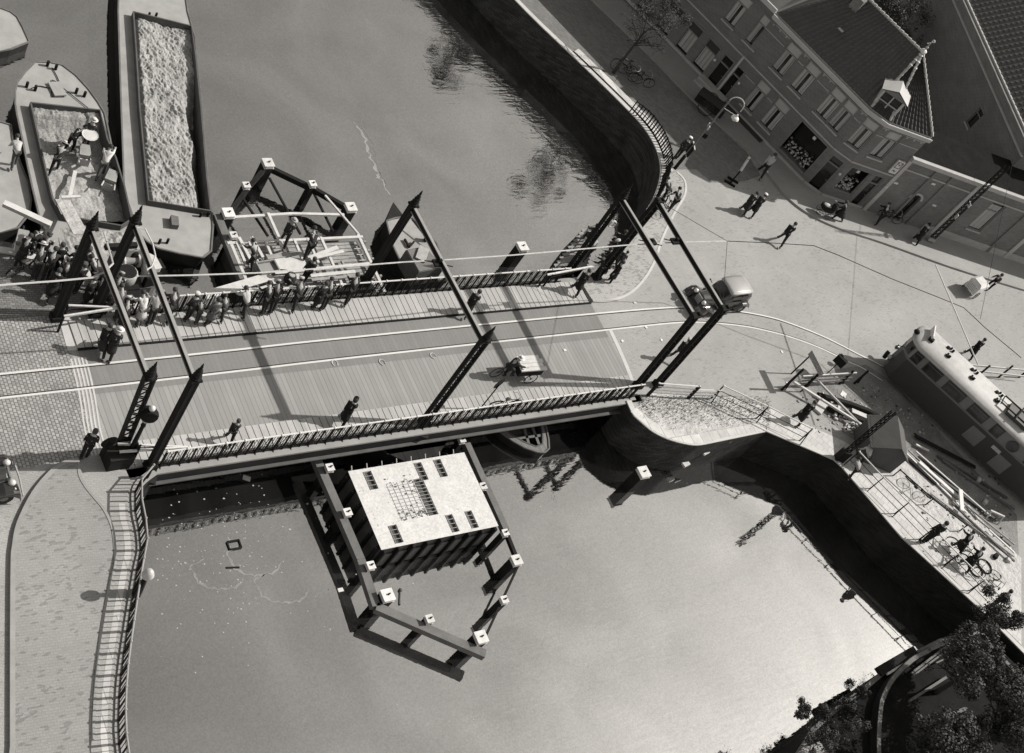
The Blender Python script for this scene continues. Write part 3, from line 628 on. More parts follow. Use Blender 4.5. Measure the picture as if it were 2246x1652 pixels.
# back and side walls
bk = [FA.P(0, 0, -6.2), FA.P(FA.L + 1, 0, -6.2), FB2.P(FB2.L, 0, -5.0)]
wm.wall([(P1.x, P1.y)] + [(p.x, p.y) for p in bk] + [(PC.x, PC.y)], 0, HC)
wm.build('wall', 'facade_brick', ch, origin=OC)
for r in rA: window(FA, ch, r)
for r in rG: window(FA, ch, r)
window(FB1, ch, w5); window(FB2, ch, w6); door(FA, ch, dr)
door(FB1, ch, d5, 0.78); door(FB2, ch, d6, 0.74)
def shop(F, r, seed):
    rr = random.Random(seed); f = MB(); u0, u1, v0, v1 = r
    for a in ((u0, u0 + .07, v0, v1), (u1 - .07, u1, v0, v1), (u0 + .07, u1 - .07, v1 - .07, v1), (u0 + .07, u1 - .07, v0, v0 + .07)): F.slab(f, *a, -0.13, -0.04)
    fo = f.build('shop_window', 'frame_paint', ch, origin=OC)
    g = MB(); F.slab(g, u0 + .07, u1 - .07, v0 + .07, v1 - .07, -0.6, -0.55); g.build('back_panel', 'glass_dark', fo, origin=OC)
    f = MB(); F.slab(f, u0 + .02, u1 - .02, v0 - 0.02, v0 + .06, -0.6, -0.13); f.build('display_shelf', 'low_brick', fo, origin=OC)
    for k, tn in enumerate((0.12, 0.2, 0.3, 0.4)):
        gm = MB()
        for i in range(26):
            u = rr.uniform(u0 + .12, u1 - .2); v = rr.uniform(v0 + .08, v0 + .95); F.slab(gm, u, u + rr.uniform(.05, .11), v, v + rr.uniform(.05, .12), -0.50 + .08 * k, -0.44 + .08 * k)
        tag(gm.build('goods', tone(tn), fo, origin=OC), kind='stuff')
    gm = MB(); F.slab(gm, (u0 + u1) / 2, (u0 + u1) / 2 + .2, v1 - .5, v1 - .3, -0.3, -0.28); gm.build('card', tone(.45), fo, origin=OC)
shop(FA, sh, 3); shop(FB2, s6, 5)
tr = MB()
for F in (FA, FB1, FB2):
    FB_ = F; tr_v = 3.05; FB_.slab(tr, 0 if F is not FA else 0.02, F.L - 0.02, tr_v, tr_v + 0.10, 0.0, 0.05)
    FB_.slab(tr, 0.02, F.L - .02, 0.0, 0.28, 0.0, 0.03)
tr.build('string_course', 'stone_trim', ch, origin=OC)
bd = MB()
for F, rs in ((FA, rA), (FB1, [w5]), (FB2, [w6])):
    for v in (vv0 + (vv1 - vv0) * .72, vv1 + .02):
        e = 0.02
        for r in sorted(rs):
            if r[0] - .08 - e > .05: F.slab(bd, e, r[0] - .08, v, v + .05, 0.0, 0.012)
            e = r[1] + .08
        if F.L - e > .05: F.slab(bd, e, F.L - .02, v, v + .05, 0.0, 0.012)
e = dr[1] + .1
for r in rG:
    F = FA; v = g0 + (g1 - g0) * .72; FA.slab(bd, e, r[0] - .08, v, v + .05, 0, .012); e = r[1] + .08
bd.build('stone_band', 'stone_trim', ch, origin=OC)
di = MB()
for F in (FA, FB1, FB2):
    k = 0.25
    while k < F.L - .1: F.slab(di, k, k + .09, HC - 0.62, HC - 0.50, 0, .02); F.slab(di, k + .2, k + .29, 3.35, 3.45, 0, .015) if False else None; k += 0.52
di.build('corbel_block', 'stone_trim', ch, origin=OC)
ir = MB()
for u in (FA.L * .30, FA.L * .52, FA.L * .72): FA.slab(ir, u, u + .1, 3.3, 3.42, 0, .015)
co = MB()
cp = [P1, P2, P3, PC]
def inset(o):
    res = []
    for i, p in enumerate(cp):
        ns = [F.n for F, (a, b) in ((FA, (0, 1)), (FB1, (1, 2)), (FB2, (2, 3))) if i in (a, b)]; nn = sum(ns, Vector((0, 0, 0))); nn = nn / nn.length; k = o / nn.dot(ns[0]); res.append(p + nn * k)
    return res
def band(mb, o0, o1, z0, z1):
    a, b = inset(o0), inset(o1); n = len(a); vs = [(p.x, p.y, z0) for p in a] + [(p.x, p.y, z0) for p in b] + [(p.x, p.y, z1) for p in a] + [(p.x, p.y, z1) for p in b]; fs = []
    for i in range(n - 1): fs += [(i, n + i, n + i + 1, i + 1), (2 * n + i, 2 * n + i + 1, 3 * n + i + 1, 3 * n + i), (n + i, 3 * n + i, 3 * n + i + 1, n + i + 1), (i + 1, 2 * n + i + 1, 2 * n + i, i)]
    fs += [(0, 2 * n, 3 * n, n), (n - 1, 2 * n - 1, 4 * n - 1, 3 * n - 1)]
    mb.add(vs, fs)
band(co, 0.0, 0.12, HC - 0.34, HC - 0.2); band(co, 0.0, 0.3, HC - 0.2, HC - 0.06)
band(co, 0.26, 0.34, HC - 0.06, HC + 0.06); band(co, 0.0, 0.08, HC - 0.06, HC + 0.08)
co.build('cornice', 'cornice_paint', ch, origin=OC)
gt = MB(); band(gt, 0.08, 0.26, HC - 0.06, HC - 0.01); gt.build('gutter', 'low_brick', ch, origin=OC)
# roof: eave line, ridge, apex at the corner
ap = G(2022, 117, 9.6); rg0 = ap - dA * 5.2
ev = [p + Vector((0, 0, HC + .07)) for p in inset(0.06)]
bks = [Vector((bk[0].x, bk[0].y, HC)), Vector((bk[1].x, bk[1].y, HC)), Vector((bk[2].x, bk[2].y, HC))]
rb = MB(); ra = MB()
ra.add([ev[0], ev[1], ap, rg0], [(0, 1, 2, 3)])
rb.add([ev[1], ev[2], ap], [(0, 1, 2)]); rb.add([ev[2], ev[3], ap], [(0, 1, 2)])
ra.add([ev[3], bks[2], ap], [(0, 1, 2)]); ra.add([bks[2], bks[1], ap], [(0, 1, 2)]); ra.add([bks[1], bks[0], rg0, ap], [(0, 1, 2, 3)]); ra.add([bks[0], ev[0], rg0], [(0, 1, 2)])
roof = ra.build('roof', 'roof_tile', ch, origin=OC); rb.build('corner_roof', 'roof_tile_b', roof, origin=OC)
def tiles(a, b, c, d, name, n, m, mtl, par):
    """rows of real pantile rolls over a roof plane a-b (eave) c-d (top)"""
    t = MB(); a, b, c, d = map(Vector, (a, b, c, d)); nrm = (b - a).cross(d - a)
    if nrm.length < 1e-6: nrm = (b - a).cross(c - a)
    nrm.normalize()
    if nrm.z < 0: nrm = -nrm
    for i in range(n):
        s0 = (i + .5) / n; lo = a.lerp(b, s0); hi = d.lerp(c, s0)
        mm = max(3, int(m * (hi - lo).length / 4.0))
        for k in range(mm):
            p = lo.lerp(hi, k / mm); q = lo.lerp(hi, (k + 1.08) / mm); w = (b - a).length / n * .42 * (1 - 0.0)
            wv = (a.lerp(b, s0) - a.lerp(b, s0 - .5 / n)) * .8; wt = (d.lerp(c, s0) - d.lerp(c, s0 - .5 / n)) * .8
            w0 = wv.lerp(wt, k / mm); w1 = wv.lerp(wt, min(1, (k + 1.08) / mm))
            t.add([p - w0 + nrm * .01, p + nrm * .12, p + w0 + nrm * .01, q + w1 + nrm * .005, q + nrm * .05, q - w1 + nrm * .005], [(0, 1, 4, 5), (1, 2, 3, 4), (0, 2, 1)])
    return t.build(name, mtl, par, origin=OC)
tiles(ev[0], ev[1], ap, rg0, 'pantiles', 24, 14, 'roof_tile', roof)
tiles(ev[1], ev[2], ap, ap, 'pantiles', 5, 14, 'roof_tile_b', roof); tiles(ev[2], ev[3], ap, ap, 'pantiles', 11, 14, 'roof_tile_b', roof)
tiles(ev[3], bks[2], ap, ap, 'pantiles', 14, 15, 'roof_tile', roof)
hp = MB()
for a, b in ((rg0, ap), (ev[1], ap), (ev[2], ap), (ev[3], ap)):
    n_ = int((b - a).length / .3)
    for k in range(n_):
        p = a.lerp(b, k / n_); q = a.lerp(b, (k + .85) / n_); hp.tube([p + Vector((0, 0, .07)), q + Vector((0, 0, .10))], [.075, .095], 6)
hp.build('ridge_tiles', 'stone_trim', roof, origin=OC)
mo = MB()
for e_ in (ev[1], ev[2]):
    for k in range(3): mo.ball(ap.lerp(e_, .05 + .09 * k) + Vector((0, 0, .1)), (.13, .13, .06), 6, 4)
mo.ball(ap + Vector((0, 0, .15)), (.2, .2, .16), 8, 5); mo.build('mortar_patch', 'white_paint', roof, origin=OC)
fi = MB().tube([ap, ap + Vector((0, 0, .9))], [.05, .03], 6).ball(ap + Vector((0, 0, .45)), .09, 8, 5).beam(ap + Vector((-.3, 0, .75)), ap + Vector((.3, .1, .75)), .03, .03)
fi.ball(ap + Vector((.25, .08, .85)), .10, 6, 4); fi.build('weather_vane', 'stone_trim', roof, origin=OC)
# dormer on the chamfered corner
mid = (ev[1] + ev[2]) / 2; din = (ap - mid); din.z = 0; din.normalize(); dl = Vector((-din.y, din.x, 0)); db = mid + din * 0.25 + Vector((0, 0, .02))
dm = MB(); w = .74; hh = 1.3; dep = 1.6
def DP(l, u, i): return db + dl * l + din * i + Vector((0, 0, u))
dm.add([DP(-w, 0, 0), DP(-w, hh, 0), DP(-w, hh, dep), DP(-w, 0, dep), DP(w, 0, 0), DP(w, hh, 0), DP(w, hh, dep), DP(w, 0, dep)], [(0, 1, 2, 3), (4, 7, 6, 5)])
dor = dm.build('dormer', 'cornice_paint', roof, origin=OC)
def dbox(name, mtl, l0, l1, u0, u1, i0, i1):
    c = [DP(l0, u0, i0), DP(l1, u0, i0), DP(l1, u0, i1), DP(l0, u0, i1), DP(l0, u1, i0), DP(l1, u1, i0), DP(l1, u1, i1), DP(l0, u1, i1)]
    return MB().add(c, [(3, 2, 1, 0), (4, 5, 6, 7), (0, 1, 5, 4), (1, 2, 6, 5), (2, 3, 7, 6), (3, 0, 4, 7)])
q = dbox('', '', -w, -w + .14, 0, hh, -.02, .1); q2 = dbox('', '', w - .14, w, 0, hh, -.02, .1); q.add(q2.v, q2.f)
for a in ((-w + .14, w - .14, 0, .1), (-w + .14, w - .14, hh - .1, hh), (-.03, .03, .1, hh - .1), (-w + .14, -.03, .62, .67), (.03, w - .14, .62, .67)):
    q2 = dbox('', '', *a, -.01, .08); q.add(q2.v, q2.f)
q.build('dormer_frame', 'cornice_paint', roof, origin=OC)
dbox('', '', -w + .14, w - .14, .1, hh - .1, .09, .12).build('dormer_pane', 'glass_dark', roof, origin=OC)
g_ = MB(); zt = hh + .42
g_.add([DP(-w - .15, hh, -.18), DP(w + .15, hh, -.18), DP(0, zt, -.18), DP(-w - .15, hh, dep + .3), DP(w + .15, hh, dep + .3), DP(0, zt, dep + .6)], [(0, 3, 5, 2), (1, 2, 5, 4), (0, 1, 4, 3)])
g_.build('dormer_roof', 'cornice_paint', roof, origin=OC)
MB().add([DP(-w - .05, hh + .03, -.19), DP(w + .05, hh + .03, -.19), DP(0, zt - .06, -.19), DP(-w - .05, hh + .03, -.2), DP(w + .05, hh + .03, -.2), DP(0, zt - .06, -.2)], [(3, 4, 5), (0, 2, 1)]).build('pediment', 'low_brick', roof, origin=OC)
ch_ = MB(); c0 = rg0 + dA * 0.8; ch_.box((c0.x - .5, c0.y, 8.9), (.6, .5, 1.5), math.atan2(dA.y, dA.x)); ch_.build('chimney', 'low_brick', roof, origin=OC)
sk = G(1842, 68, 8.0); MB().box((sk.x, sk.y, sk.z + .06), (.35, .3, .06), math.atan2(dA.y, dA.x)).build('roof_hatch', 'tram_body', roof, origin=OC)
pc = MB(); FA.slab(pc, 0.03, 0.17, 0, 3.1, 0, .06); pc.build('pilaster', 'cornice_paint', ch, origin=OC)
stp = MB(); FA.slab(stp, dr[0] - 1.35, dr[1] + .2, 0.11, 0.25, 0.0, .95); FA.slab(stp, dr[0] - 1.35, dr[1] + .2, 0.25, 0.38, 0.0, .55); stp.build('door_step', 'stone_trim', ch, origin=OC)
cl = MB(); FA.slab(cl, 0.02, FA.L * .55, 0.11, 0.16, 0.04, 0.45); cl.build('cellar_ledge', 'tram_body', ch, origin=OC)
# mail sign: white light box, envelope outline in dark strokes
sg = empty('mail_sign', FB2.P(FB2.L - .3, 3.6, .1), 0, 'white rectangular sign with a dark drawn envelope on the house corner above the low building', 'sign')
b_ = MB(); u0 = FB2.L - .62; FB2.slab(b_, u0, u0 + .5, 3.35, 4.35, .04, .16); b_.build('panel', 'white_paint', sg, origin=sg.location)
l_ = MB()
def ln(a, b): l_.beam(FB2.P(u0 + a[0], 3.35 + a[1], .168), FB2.P(u0 + b[0], 3.35 + b[1], .168), .03, .012, tuple(FB2.n))
for a, b in (((.08, .45), (.42, .45)), ((.42, .45), (.42, .9)), ((.42, .9), (.08, .9)), ((.08, .9), (.08, .45)), ((.08, .9), (.25, .66)), ((.42, .9), (.25, .66)), ((.12, .15), (.2, .3)), ((.2, .3), (.27, .14)), ((.27, .14), (.38, .28))): ln(a, b)
l_.build('drawn_marks', 'black_iron', sg, origin=sg.location)
# round wall lamps
for i, (F, px, py, lb) in enumerate(((FA0, 1570, 131, 'small round white wall lamp left of the twin front doors'), (FA, 1623, 182, 'small round white wall lamp right of the twin front doors'), (FB1, 1843, 380, 'small white globe lamp on the shop corner pillar'), (FB2, 1942, 407, 'small white globe lamp above the second shop door'))):
    u, v = F.uv(px, py); p = F.P(u, v, .12); o = MB().ball((0, 0, 0), .09, 8, 6).tube([(0, 0, 0), tuple(-F.n * .12)], .025, 5).build('wall_lamp', 'cap_white', None); o.location = p; tag(o, lb, 'wall lamp', 'wall lamps on the houses')
# ---- neighbour house up the quay
nh = empty('terrace_house', P1, 0, 'taller brick terrace house left of the corner house with net curtained windows', 'house')
ON = nh.location; HN = 6.8
q0 = [FA0.rect(((1479, 99), (1503, 125), (1519, 45), (1544, 71))), FA0.rect(((1513, 140), (1540, 165), (1557, 84), (1582, 107)))]
a0 = sum(r[2] for r in q0) / 2; a1 = sum(r[3] for r in q0) / 2; q0 = [(r[0], r[1], a0, a1) for r in q0]
dd = FA0.rect(((1545, 178), (1562, 198), (1590, 117), (1610, 137))); dd = (dd[0], FA0.L - .12, .12, dd[3])
qu = [FA0.rect(((1578, 55), (1598, 80), (1620, -10), (1645, 15))), FA0.rect(((1620.5, 100), (1645.5, 125), (1663, 45), (1687, 67)))]
b0 = vv0; b1 = vv1
qu = [(r[0], r[1], b0, b1) for r in qu]
LL = FA0.L; sp = 1.65; more = []; mu = []
u = q0[0][0]
while u > 3: u -= 1.75; more.append((u - .0, u + 1.05, a0, a1)); mu.append((u, u + 1.0, b0, b1))
wn = MB(); FA0.wall(wn, 0, LL, HN, q0 + [dd] + qu + more + mu)
bN = [FA0.P(0, 0, -8), FA0.P(LL, 0, -8)]
wn.wall([(NB.x, NB.y), (bN[0].x, bN[0].y), (bN[1].x, bN[1].y), (P1.x, P1.y)], 0, HN); wn.build('wall', 'facade_brick', nh, origin=ON)
for r in q0: window(FA0, nh, r, 'net')
for r in qu: window(FA0, nh, r)
for r in more[:6]: window(FA0, nh, r, 'net')
for r in mu[:6]: window(FA0, nh, r)
door(FA0, nh, dd)
k = MB(); FA0.slab(k, 0, LL - .02, HN - .3, HN, 0, .3); k.build('cornice', 'cornice_paint', nh, origin=ON)
k = MB(); FA0.slab(k, 0, LL - .02, 3.05, 3.14, 0, .05); FA0.slab(k, 0, dd[0] - .1, .1, .3, 0, .05); k.build('string_course', 'stone_trim', nh, origin=ON)
k = MB(); k.add([FA0.P(0, HN, .2), FA0.P(LL, HN, .2), FA0.P(LL, HN + 1.7, -4), FA0.P(0, HN + 1.7, -4), FA0.P(0, HN, -8), FA0.P(LL, HN, -8)], [(0, 1, 2, 3), (3, 2, 5, 4), (1, 5, 2), (0, 3, 4)]); k.build('roof', 'roof_tile', nh, origin=ON)
# ---- low arched building on the right
lb_ = empty('low_building', PC, 0, 'low single storey brick building with an arched doorway along the right pavement', 'building')
OL = lb_.location; HL = 4.9
ad = FC.rect(((1968, 459), (1983.5, 468.7), (2011.6, 419.5), (2035, 426.5))); ad = (ad[0], ad[1], .12, 2.05)
wr = FC.rect(((2119, 499), (2147.5, 508.6), (2182.7, 443), (2208.5, 454.7)))
ww = MB(); FC.wall(ww, 0, FC.L + 14, HL, [ad, wr]); bL = [FC.P(0, 0, -2.8), FC.P(FC.L + 14, 0, -2.8)]; e_ = FC.P(FC.L + 14, 0)
ww.wall([(PC.x, PC.y), (bL[0].x, bL[0].y), (bL[1].x, bL[1].y), (e_.x, e_.y)], 0, HL); ww.build('wall', 'low_brick', lb_, origin=OL)
window(FC, lb_, wr, 'none')
c = MB(); FC.slab(c, wr[0] + .1, wr[1] - .1, wr[2] + .1, wr[3] - .25, -.15, -.12); c.build('window_blind', 'curtain', lb_, origin=OL)
dmb = MB(); FC.slab(dmb, ad[0], ad[1], .12, 2.05, -.3, -.2); dd_ = dmb.build('arched_door', 'glass_dark', lb_, origin=OL)
am = MB(); cx = (ad[0] + ad[1]) / 2; rr_ = (ad[1] - ad[0]) / 2
for i in range(9):
    t0 = math.pi * i / 9; t1 = math.pi * (i + 1) / 9
    for ro, ri in ((rr_ + .16, rr_),):
        pts = [FC.P(cx + math.cos(t) * r_, 2.05 + math.sin(t) * r_, .04) for t, r_ in ((t0, ro), (t1, ro), (t1, ri), (t0, ri))]; am.add(pts, [(0, 1, 2, 3)])
am.build('arch_stones', 'stone_trim', lb_, origin=OL)
am = MB(); pts = [FC.P(cx + math.cos(math.pi * i / 10) * rr_, 2.05 + math.sin(math.pi * i / 10) * rr_, .025) for i in range(11)]; am.add(pts, [tuple(range(11))]); am.build('arch_window', 'glass_dark', lb_, origin=OL)
k = MB(); FC.slab(k, .02, FC.L + 14, HL - .30, HL - .02, 0, .28); FC.slab(k, .02, FC.L + 14, HL - 1.1, HL - 1.0, 0, .05); k.build('cornice', 'stone_trim', lb_, origin=OL)
for px, py, wd_ in ((1887, 460, .25), (1960, 466, .16), (1995, 478, .16), (2047, 498, .42), (2170, 540, .2), (2200, 560, .3)):
    u, v = FC.uv(px, py); pm = MB(); FC.slab(pm, u + .05, u + .05 + wd_, 0, HL - .32, 0, .09); pm.build('pilaster', 'cornice_paint' if wd_ > .2 else 'low_brick', lb_, origin=OL)
k = MB(); FC.slab(k, .3, FC.L + 14, 0, .55, 0, .05) if False else None
FC.slab(k, 4.6, FC.L + 13, 0.1, .6, .0, .06); k.build('plinth', 'stone_trim', lb_, origin=OL)
k = MB(); k.add([FC.P(0, HL, 0), FC.P(FC.L + 14, HL, 0), FC.P(FC.L + 14, HL + .2, -2.8), FC.P(0, HL + .2, -2.8)], [(0, 1, 2, 3)]); k.build('roof', 'dark_earth', lb_, origin=OL)
for px, py, lb in ((1965, 401, 'pale round plaque on the low building next to the house corner'), (2047, 403, 'pale small plaque above the arched doorway'), (2049, 450, 'white enamel plate beside the arched doorway')):
    u, v = FC.uv(px, py); k = MB(); FC.slab(k, u - .14, u + .14, v - .07, v + .07, .01, .05); o = k.build('wall_plate', 'white_paint', None, origin=FC.P(u, v, 0)); tag(o, lb, 'plate', 'plates on the low building')
# ---- large building behind at the right edge
E1, E2 = G(2112, 42, 6.0), G(2222, 292, 6.0); dE = (E2 - E1); dE.z = 0; dE.normalize()
FE = Facade((E1.x - dE.x * 9, E1.y - dE.y * 9), (E2.x + dE.x * 2, E2.y + dE.y * 2))
lb2 = empty('rear_building', (E1.x, E1.y, 0), 0, 'long dark brick building with a pale double gutter behind the corner house', 'building'); OE = lb2.location
wr2 = FE.rect(((2118, 270), (2126, 284), (2150, 233), (2158, 250)))
k = MB(); FE.wall(k, 0, FE.L, 6.0, [wr2]); B1, B2 = FE.P(0, 0, -9), FE.P(FE.L, 0, -9); A1, A2 = FE.P(0, 0), FE.P(FE.L, 0)
k.wall([(A1.x, A1.y), (B1.x, B1.y), (B2.x, B2.y), (A2.x, A2.y)], 0, 6.0); k.build('wall', 'facade_brick', lb2, origin=OE)
window(FE, lb2, wr2, 'none')
k = MB(); FE.slab(k, 0, FE.L, 5.9, 6.0, 0, .14); FE.slab(k, 0, FE.L, 6.55, 6.68, -.42, -.28); k.build('gutter', 'stone_trim', lb2, origin=OE)
k = MB(); FE.slab(k, 0, FE.L, 6.0, 6.55, -.4, 0.0); k.build('parapet', 'low_brick', lb2, origin=OE)
a_, b_2, c_, d_ = FE.P(0, 6.6, -.42), FE.P(FE.L, 6.6, -.42), FE.P(FE.L, 10, -5), FE.P(0, 10, -5)
k = MB(); k.add([a_, b_2, c_, d_, FE.P(0, 6.6, -9.5), FE.P(FE.L, 6.6, -9.5)], [(0, 1, 2, 3), (3, 2, 5, 4)]); rf = k.build('roof', 'roof_tile', lb2, origin=OE)
OC_, OC = OC, OE; tiles(a_, b_2, c_, d_, 'pantiles', 46, 12, 'roof_tile', rf); OC = OC_
for px, py in ((1992, 20), (2030, 60), (2064, 30)):
    pass
# =================================================================== IN THE WATER
def Z2(x, y): return (449.6 + .21244 * x, 329 + .21244 * y)
CZ = WL + 1.4
def pile(px, py, s, label, z=CZ, group='capped mooring piles'):
    p = G(px, py, z); t = empty('mooring_pile', (p.x, p.y, WL), 0, label, 'pile', group); h = z - WL
    q = MB().box((0, 0, (h - .12) / 2 - .5), (s * .92, s * .92, h - .12 + 1.0)); q.build('pile_shaft', 'pile_wood', t, bevel=.03)
    c = MB(); a = s / 2
    for (r, zz) in (): pass
    c.prism([(-a, -a), (a, -a), (a, a), (-a, a)], h - .16, h + .02, bottom=True); c.build('pile_cap', 'cap_white', t, bevel=.085)
    b = MB().tube([(.02, 0, h), (.02, 0, h + .10)], .035, 6).box((.05, .02, h + .07), (.10, .04, .03)); b.build('lifting_bolt', 'black_iron', t)
    return t
for (x, y, s, lb) in ((588.7, 356.6, .52, 'big white capped pile at the tip of the upper timber fender'), (501.6, 466, .52, 'big white capped pile at the left corner of the upper fender'), (770.4, 453.3, .52, 'big white capped pile at the right corner of the upper fender'),
        (541, 405.5, .34, 'small white capped pile on the left arm of the upper fender'), (686.5, 402.3, .34, 'small white capped pile on the right arm of the upper fender'), (513, 515, .34, 'small white capped pile just below the left corner of the upper fender'),
        (851, 1305, .52, 'big white capped pile at the lower left corner of the lower fender'), (1056, 1397, .52, 'big white capped pile at the lowest tip of the lower fender'), (1134, 1228, .46, 'big white capped pile at the right corner below the caisson'),
        (943, 1357, .34, 'small white capped pile halfway along the bottom fender beam'), (1107, 1315, .32, 'small white capped pile between the two right corner piles'), (814, 1240, .34, 'small white capped pile at the lower left corner of the caisson'),
        (763, 1123, .34, 'small white capped pile beside the middle of the caisson left side'), (724, 1025, .34, 'small white capped pile left of the caisson upper left corner'), (1109, 1168, .30, 'small white capped pile at the caisson lower right corner'),
        (1060, 1066, .32, 'small white capped pile beside the caisson right side'), (1014, 964, .30, 'small white capped pile above the caisson by the bridge'),
        (1147, 540, .55, 'lone white capped pile standing free beyond the far bridge railing'), (1413, 1035, .58, 'lone white capped pile standing free below the curved bastion')):
    pile(x, y, s, lb)
BZ = WL + 1.02
def beam(pts, w, h, name, label, m='beam_wood', z=BZ, cat='beam', group=None):
    P = [G(a, b, z) for a, b in pts]; q = MB()
    for a, b in zip(P, P[1:]):
        d = (b - a).normalized(); q.beam(a - d * w * .0, b + d * w * .0, w, h)
    o = q.build(name, m, None, origin=P[0]); return tag(o, label, cat, group)
beam([(690, 1003), (746, 1130), (789, 1230), (823, 1333)], .36, .30, 'fender_beam', 'long grey timber beam along the left side of the lower fender')
beam([(823, 1333), (1062, 1437)], .36, .30, 'fender_beam', 'grey timber beam closing the bottom of the lower fender')
beam([(1022, 975), (1108, 1165)], .30, .30, 'fender_beam', 'grey timber beam along the right of the caisson')
beam([(1108, 1165), (1136, 1235)], .16, .2, 'fender_beam', 'short dark beam below the caisson right corner', 'pile_wood')
beam([(1137, 1240), (1062, 1402)], .09, .09, 'fender_rail', 'thin dark rail between the right corner piles of the lower fender', 'pile_wood')
beam([(588, 362), (545, 412), (497, 475)], .20, .28, 'fender_beam', 'dark left arm beam of the upper fender', 'pile_wood')
beam([(592, 370), (686, 415), (768, 462)], .20, .28, 'fender_beam', 'dark right arm beam of the upper fender', 'pile_wood')
beam([(475, 474), (532, 616)], .36, .30, 'fender_beam', 'weathered timber beam running from the upper fender corner to the bridge')
for a, b, lb in ((Z2(665, 290), Z2(985, 870), 'dark tie rod from the tip of the upper fender to the formwork'), (Z2(1115, 430), Z2(1320, 840), 'dark tie rod on the right of the upper fender'), (Z2(370, 470), Z2(650, 890), 'dark tie rod on the left of the upper fender')):
    beam([a, b], .09, .09, 'tie_rod', lb, 'pile_wood', cat='rod', group='tie rods of the upper fender', z=BZ - .1)
beam([Z2(300, 697), Z2(900, 660), Z2(1435, 672)], .13, .10, 'white_pole', 'long white pole laid across the upper fender', 'new_wood', z=BZ + .2, cat='pole')
beam([Z2(1240, 470), Z2(1580, 865)], .09, .08, 'white_pole', 'thin white pole slanting down the right of the upper fender', 'new_wood', z=BZ + .25, cat='pole')
# caisson with white top
cz = WL + 1.6
cc = [G(763, 1034.5, cz), G(1021.5, 991, cz), G(1089, 1153, cz), G(838, 1208, cz)]
cx0 = (cc[0].x + cc[3].x) / 2; cx1 = (cc[1].x + cc[2].x) / 2; cy0 = (cc[2].y + cc[3].y) / 2; cy1 = (cc[0].y + cc[1].y) / 2
cs = empty('floating_caisson', (cx0, cy0, WL), 0, 'large white topped floating caisson with ribbed sides moored beside the bridge', 'caisson'); LX, LY = cx1 - cx0, cy1 - cy0
holes = [(.62, LY - .95, .42, .75), (2.72, LY - 0.95, .40, .78), (3.45, LY - .95, .42, .78), (.62, .12, .42, .75), (2.9, .12, .38, .78), (3.75, .12, .38, .80)]
holes = [(LX * a, b, w, h) for a, b, w, h in ((.105, LY - 1.0, .42, .86), (.535, LY - .98, .40, .86), (.705, LY - .98, .40, .86), (.12, .14, .42, .82), (.60, .12, .38, .82), (.77, .12, .38, .82))]
holes.append((LX * .475, 1.05, .48, 1.75))
us = sorted({0, LX} | {v for h in holes for v in (h[0], h[0] + h[2])}); vs_ = sorted({0, LY} | {v for h in holes for v in (h[1], h[1] + h[3])})
tp = MB(); zt_ = 1.6
for i in range(len(us) - 1):
    for j in range(len(vs_) - 1):
        a, b = (us[i] + us[i + 1]) / 2, (vs_[j] + vs_[j + 1]) / 2
        if any(h[0] < a < h[0] + h[2] and h[1] < b < h[1] + h[3] for h in holes): continue
        tp.add([(us[i], vs_[j], zt_), (us[i + 1], vs_[j], zt_), (us[i + 1], vs_[j + 1], zt_), (us[i], vs_[j + 1], zt_)], [(0, 1, 2, 3)])
for h in holes:
    for a, b in (((h[0], h[1]), (h[0] + h[2], h[1])), ((h[0] + h[2], h[1]), (h[0] + h[2], h[1] + h[3])), ((h[0] + h[2], h[1] + h[3]), (h[0], h[1] + h[3])), ((h[0], h[1] + h[3]), (h[0], h[1]))):
        tp.add([(a[0], a[1], zt_), (b[0], b[1], zt_), (b[0], b[1], zt_ - .12), (a[0], a[1], zt_ - .12)], [(0, 1, 2, 3)])
tp.build('top_slab', 'caisson_top', cs)
sh_ = MB(); sh_.box((LX / 2, LY / 2, .62), (LX - .12, LY - .12, 1.7)); sh_.build('shell', 'hold_side', cs)
rb_ = MB(); k = .15
while k < LX: rb_.box((k, -.0, .75), (.10, .30, 1.62)); rb_.box((k, LY, .75), (.08, .2, 1.62)); k += (LX - .3) / 8
k = .2
while k < LY: rb_.box((0, k, .72), (.26, .10, 1.55)); rb_.box((LX, k, .75), (.2, .08, 1.6)); k += (LY - .4) / 5
rb_.build('ribs', 'pile_wood', cs)
pn_ = MB(); k = .15; st_ = (LX - .3) / 8
for i in range(8): pn_.box((.15 + st_ * (i + .5), .02, .55), (st_ - .12, .05, 1.0))
pn_.build('side_panels', 'beam_wood', cs)
rd = MB(); k = .2
while k < LX: rd.tube([(k, LY - .02, 1.55), (k - .02, LY + .16, 1.72)], .025, 5); k += .72
rd.build('starter_bars', 'coping', cs)
br_ = MB()
for h in holes[:-1]:
    for q in (.25, .5, .75): br_.beam((h[0], h[1] + h[3] * q, zt_ - .03), (h[0] + h[2], h[1] + h[3] * q, zt_ - .03), .025, .02)
    br_.beam((h[0] + .08, h[1], zt_ - .03), (h[0] + .08, h[1] + h[3], zt_ - .03), .02, .02)
h = holes[-1]
for q in range(1, 11): br_.beam((h[0] - 1.35, h[1] + h[3] * q / 11 - .0, zt_ + .008), (h[0] + h[2], h[1] + h[3] * q / 11, zt_ + .008), .02, .02)
for q in range(6): br_.beam((h[0] - 1.3 + q * .25, h[1], zt_ + .012), (h[0] - 1.3 + q * .25, h[1] + h[3], zt_ + .012), .008, .01)
br_.build('grating_bars', 'concrete', cs)
st2 = MB(); rr = random.Random(4)
